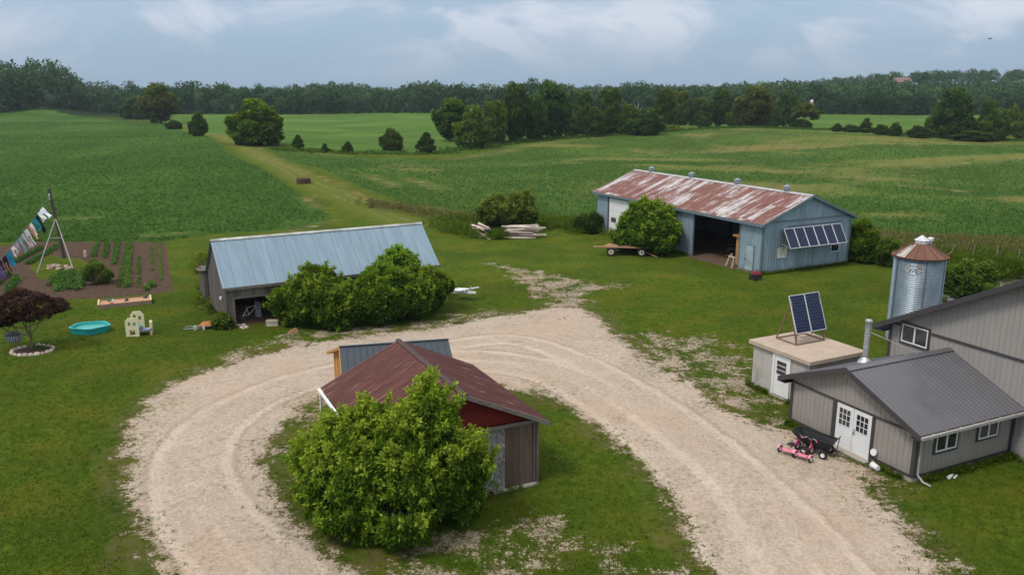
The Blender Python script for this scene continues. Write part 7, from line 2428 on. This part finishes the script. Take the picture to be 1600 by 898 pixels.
# ------------------------------------------------------------------ the far wood
def forest():
    rs = np.random.RandomState(5)
    V0, T0 = [], []
    # one crown template set
    temps, caps = [], []
    for k in range(6):
        lob = [(0, 0, .60, .36, .36, .34), (rs.uniform(-.2, .2), rs.uniform(-.2, .2), .42, .36, .36, .34), (rs.uniform(-.2, .2), rs.uniform(-.2, .2), .74, .24, .24, .22), (0, 0, .24, .30, .30, .26)]
        P, D = sample_crown(rs, lob, 1000, sub=10, reject=.85, zmin=.0, subr=(.28, .45))
        V, Q = sprigs(rs, P, D, 1, .075, .07, 1.4, .9)
        tn = np.clip(.12 + .45 * P[:, 2] + .16 * rs.randn(len(P)) + .16 * D[:, 2], 0, 1)  # dark crown bases and lighter tops: light and shade painted into leaf tone
        temps.append((V, tn))
        hi = P[:, 2] > .42
        hi[::2] = False
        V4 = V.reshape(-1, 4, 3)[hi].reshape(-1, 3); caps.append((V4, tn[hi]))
    def front(x):          # distance of the wood's edge along x
        return np.interp(x, [-900, -330, -300, -262, -250, -170, 0, 170, 400, 900], [330, 345, 400, 440, 480, 492, 482, 470, 474, 480])
    for row in range(9):
        d = row * 9.0 if row < 5 else 36 + (row - 4) * 22
        x = -640
        while x < 660:
            x += rs.uniform(5.5, 9.5)
            y = float(front(x)) + d + rs.uniform(-3, 3)
            if abs(x) > .85 * y + 60: continue
            h = rs.uniform(13.0, 17.2) * (1 + .10 * math.sin(x / 27 + row) + .07 * math.sin(x / 11))
            if x < -.505 * y: h *= 1.3
            if row == 0: h *= rs.uniform(.55, .95)
            w = h * rs.uniform(.62, .85)
            V, tn = (temps if row < 2 else caps)[rs.randint(6)]
            a = rs.uniform(0, 6.28)
            ca, sa = math.cos(a), math.sin(a)
            W = np.c_[(V[:, 0] * ca - V[:, 1] * sa) * w + x, (V[:, 0] * sa + V[:, 1] * ca) * w + y, V[:, 2] * h + float(terr(x, y)) - .3]
            V0.append(W); T0.append(np.clip(tn + rs.uniform(-.2, .2), 0, 1))
    # hill top rows on the right and left
    for (xa, xb, ya, yb, cnt) in ((150, 620, 560, 820, 520), (-520, -245, 450, 640, 200)):
        for _ in range(cnt):
            x, y = rs.uniform(xa, xb), rs.uniform(ya, yb)
            if abs(x) > .80 * y + 40 or (x < 0 and x > -.50 * y): continue
            h = rs.uniform(12, 15); w = h * rs.uniform(.65, .9)
            V, tn = caps[rs.randint(6)]
            W = V * np.array([w, w, h]) + np.array([x, y, float(terr(x, y)) - .3])
            V0.append(W); T0.append(np.clip(tn + rs.uniform(-.16, .16), 0, 1))
    V = np.concatenate(V0); T = np.concatenate(T0)
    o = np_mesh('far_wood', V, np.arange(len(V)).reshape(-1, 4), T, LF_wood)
    o['kind'] = 'stuff'; o['label'] = 'long dark mixed wood closing the horizon'; o['category'] = 'wood'


forest()

# pale silo by the leaning willow
x, y, z = gp(1271, 181)
h = (181 - 157) / F_PX * y
t = thing('silo', 'narrow pale pink concrete silo in front of the far wood', 'silo', (x, y + 4, z))
m = MB(); rr_ = 5.0 / F_PX * y / 1.9
m.lathe([(rr_, -1), (rr_, h * .88)], 0, 0, 20)
for k in range(8): m.lathe([(rr_ + .02, h * k / 9), (rr_ + .06, h * k / 9 + .08), (rr_ + .02, h * k / 9 + .16)], 0, 0, 20)
m.build('silo_wall', M_plain('pink_concrete', (.48, .36, .34), .9, var=.2, scale=1, dirt=.3), t)
m = MB(); m.lathe([(rr_ + .05, h * .88), (rr_ * .8, h * .95), (0, h)], 0, 0, 20); m.build('silo_dome', M_plain('pale_dome', (.62, .60, .60), .5), t)
m = MB(); m.box(-rr_ - .35, -rr_ + .05, -.4, .4, 0, h * .85); m.build('silo_chute', M_plain('maroon_chute', (.20, .08, .09), .8), t)

# farmhouse roof among the trees on the hill
fx, fy = (1391 - 800) / F_PX * 700, 700 * 1.0
fz = float(terr(fx, fy)) + 3.0
t = thing('farmhouse', 'distant brown roofed farmhouse among the trees on the hill', 'house', (fx, fy, fz), R(10))
m = MB(); m.box(-6, 6, -4, 4, -8, 6.0); m.build('wall', M_plain('far_wall', (.30, .24, .22), .8), t)
m = MB(); m.hexa([(-7, -5, 6), (7, -5, 6), (7, 5, 6), (-7, 5, 6), (-7, -.1, 10), (7, -.1, 10), (7, .1, 10), (-7, .1, 10)]); m.build('roof', M_plain('far_roof', (.20, .135, .13), .8), t)
for i, (px, hw, top, lab) in enumerate(((1377, 9, 120, 'round tree left of the farmhouse on the hill'), (1396, 6, 123, 'small tree touching the right of the farmhouse on the hill'), (1426, 8, 117, 'dark round tree standing out on the hill skyline'), (1444, 4, 116, 'slim tree right of the dark round skyline tree'))):
    x = (px - 800) / F_PX * 712; y = 712.0
    zt = CAM_H + (HOR - top) / F_PX * 712
    z = float(terr(x, y)); h = zt - z
    lob, n = TYPES['round']
    tree('skyline_tree', lab, 'tree', (x, y, z), lob, n, 5, .055, .04, LF_dark, .022, (0, 0, .5), seed=60, sc=(hw / F_PX * 712 / .43, hw / F_PX * 712 / .43, h / .95), key=('round', 'dark', 0), group='trees on the hill skyline')

# wire fence posts on the right
for i, (px, py) in enumerate(((1347, 402), (1380, 404), (1457, 404), (1487, 404), (1520, 405), (1556, 408), (1590, 412))):
    x, y, z = gp(px, py)
    m = MB(); m.tube([(0, 0, -.1), (.02, 0, 1.25)], .05, 7)
    tag(m.build('fence_post', M_plain('grey_fence_post', (.20, .18, .16), .9) if i == 0 else bpy.data.materials['grey_fence_post'], None, (x, y, z)), 'slim grey wire fence post in the rough grass behind the grain bin', 'post', 'wire fence posts behind the grain bin')

# small bird high on the right
d = Vector(ray(1547, 61)).normalized() * 60
t = Vector((0, 0, CAM_H)) + d
m = MB(); m.tube([(-.10, 0, 0), (-.03, 0, .01), (.05, 0, 0), (.12, 0, -.01)], .035, 8, .01)
for s_ in (-1, 1):
    m.hexa([(-.06, 0, 0), (.06, 0, 0), (.02, s_ * .12, .05), (-.04, s_ * .12, .05), (-.06, 0, .015), (.06, 0, .015), (.02, s_ * .12, .06), (-.04, s_ * .12, .06)])
tag(m.build('bird', M_plain('bird_black', (.02, .02, .022), .8), None, tuple(t), R(30)), 'small black bird flying high in the sky at the right', 'bird')


# ------------------------------------------------------------------ air
def haze():
    m = MB(); m.box(-2500, 2500, -200, 2600, -6, 75)
    mat = bpy.data.materials.new('haze_air'); mat.use_nodes = True
    nt = mat.node_tree; nt.nodes.clear()
    o = nt.nodes.new('ShaderNodeOutputMaterial'); v = nt.nodes.new('ShaderNodeVolumePrincipled')
    v.inputs['Color'].default_value = (.72, .84, 1.0, 1); v.inputs['Density'].default_value = HAZE; v.inputs['Anisotropy'].default_value = .2
    nt.links.new(v.outputs[0], o.inputs['Volume'])
    ob = m.build('haze', mat); ob['kind'] = 'stuff'; ob['label'] = 'faint blue summer haze over the fields'; ob['category'] = 'haze'


HAZE = 0.00013
haze()
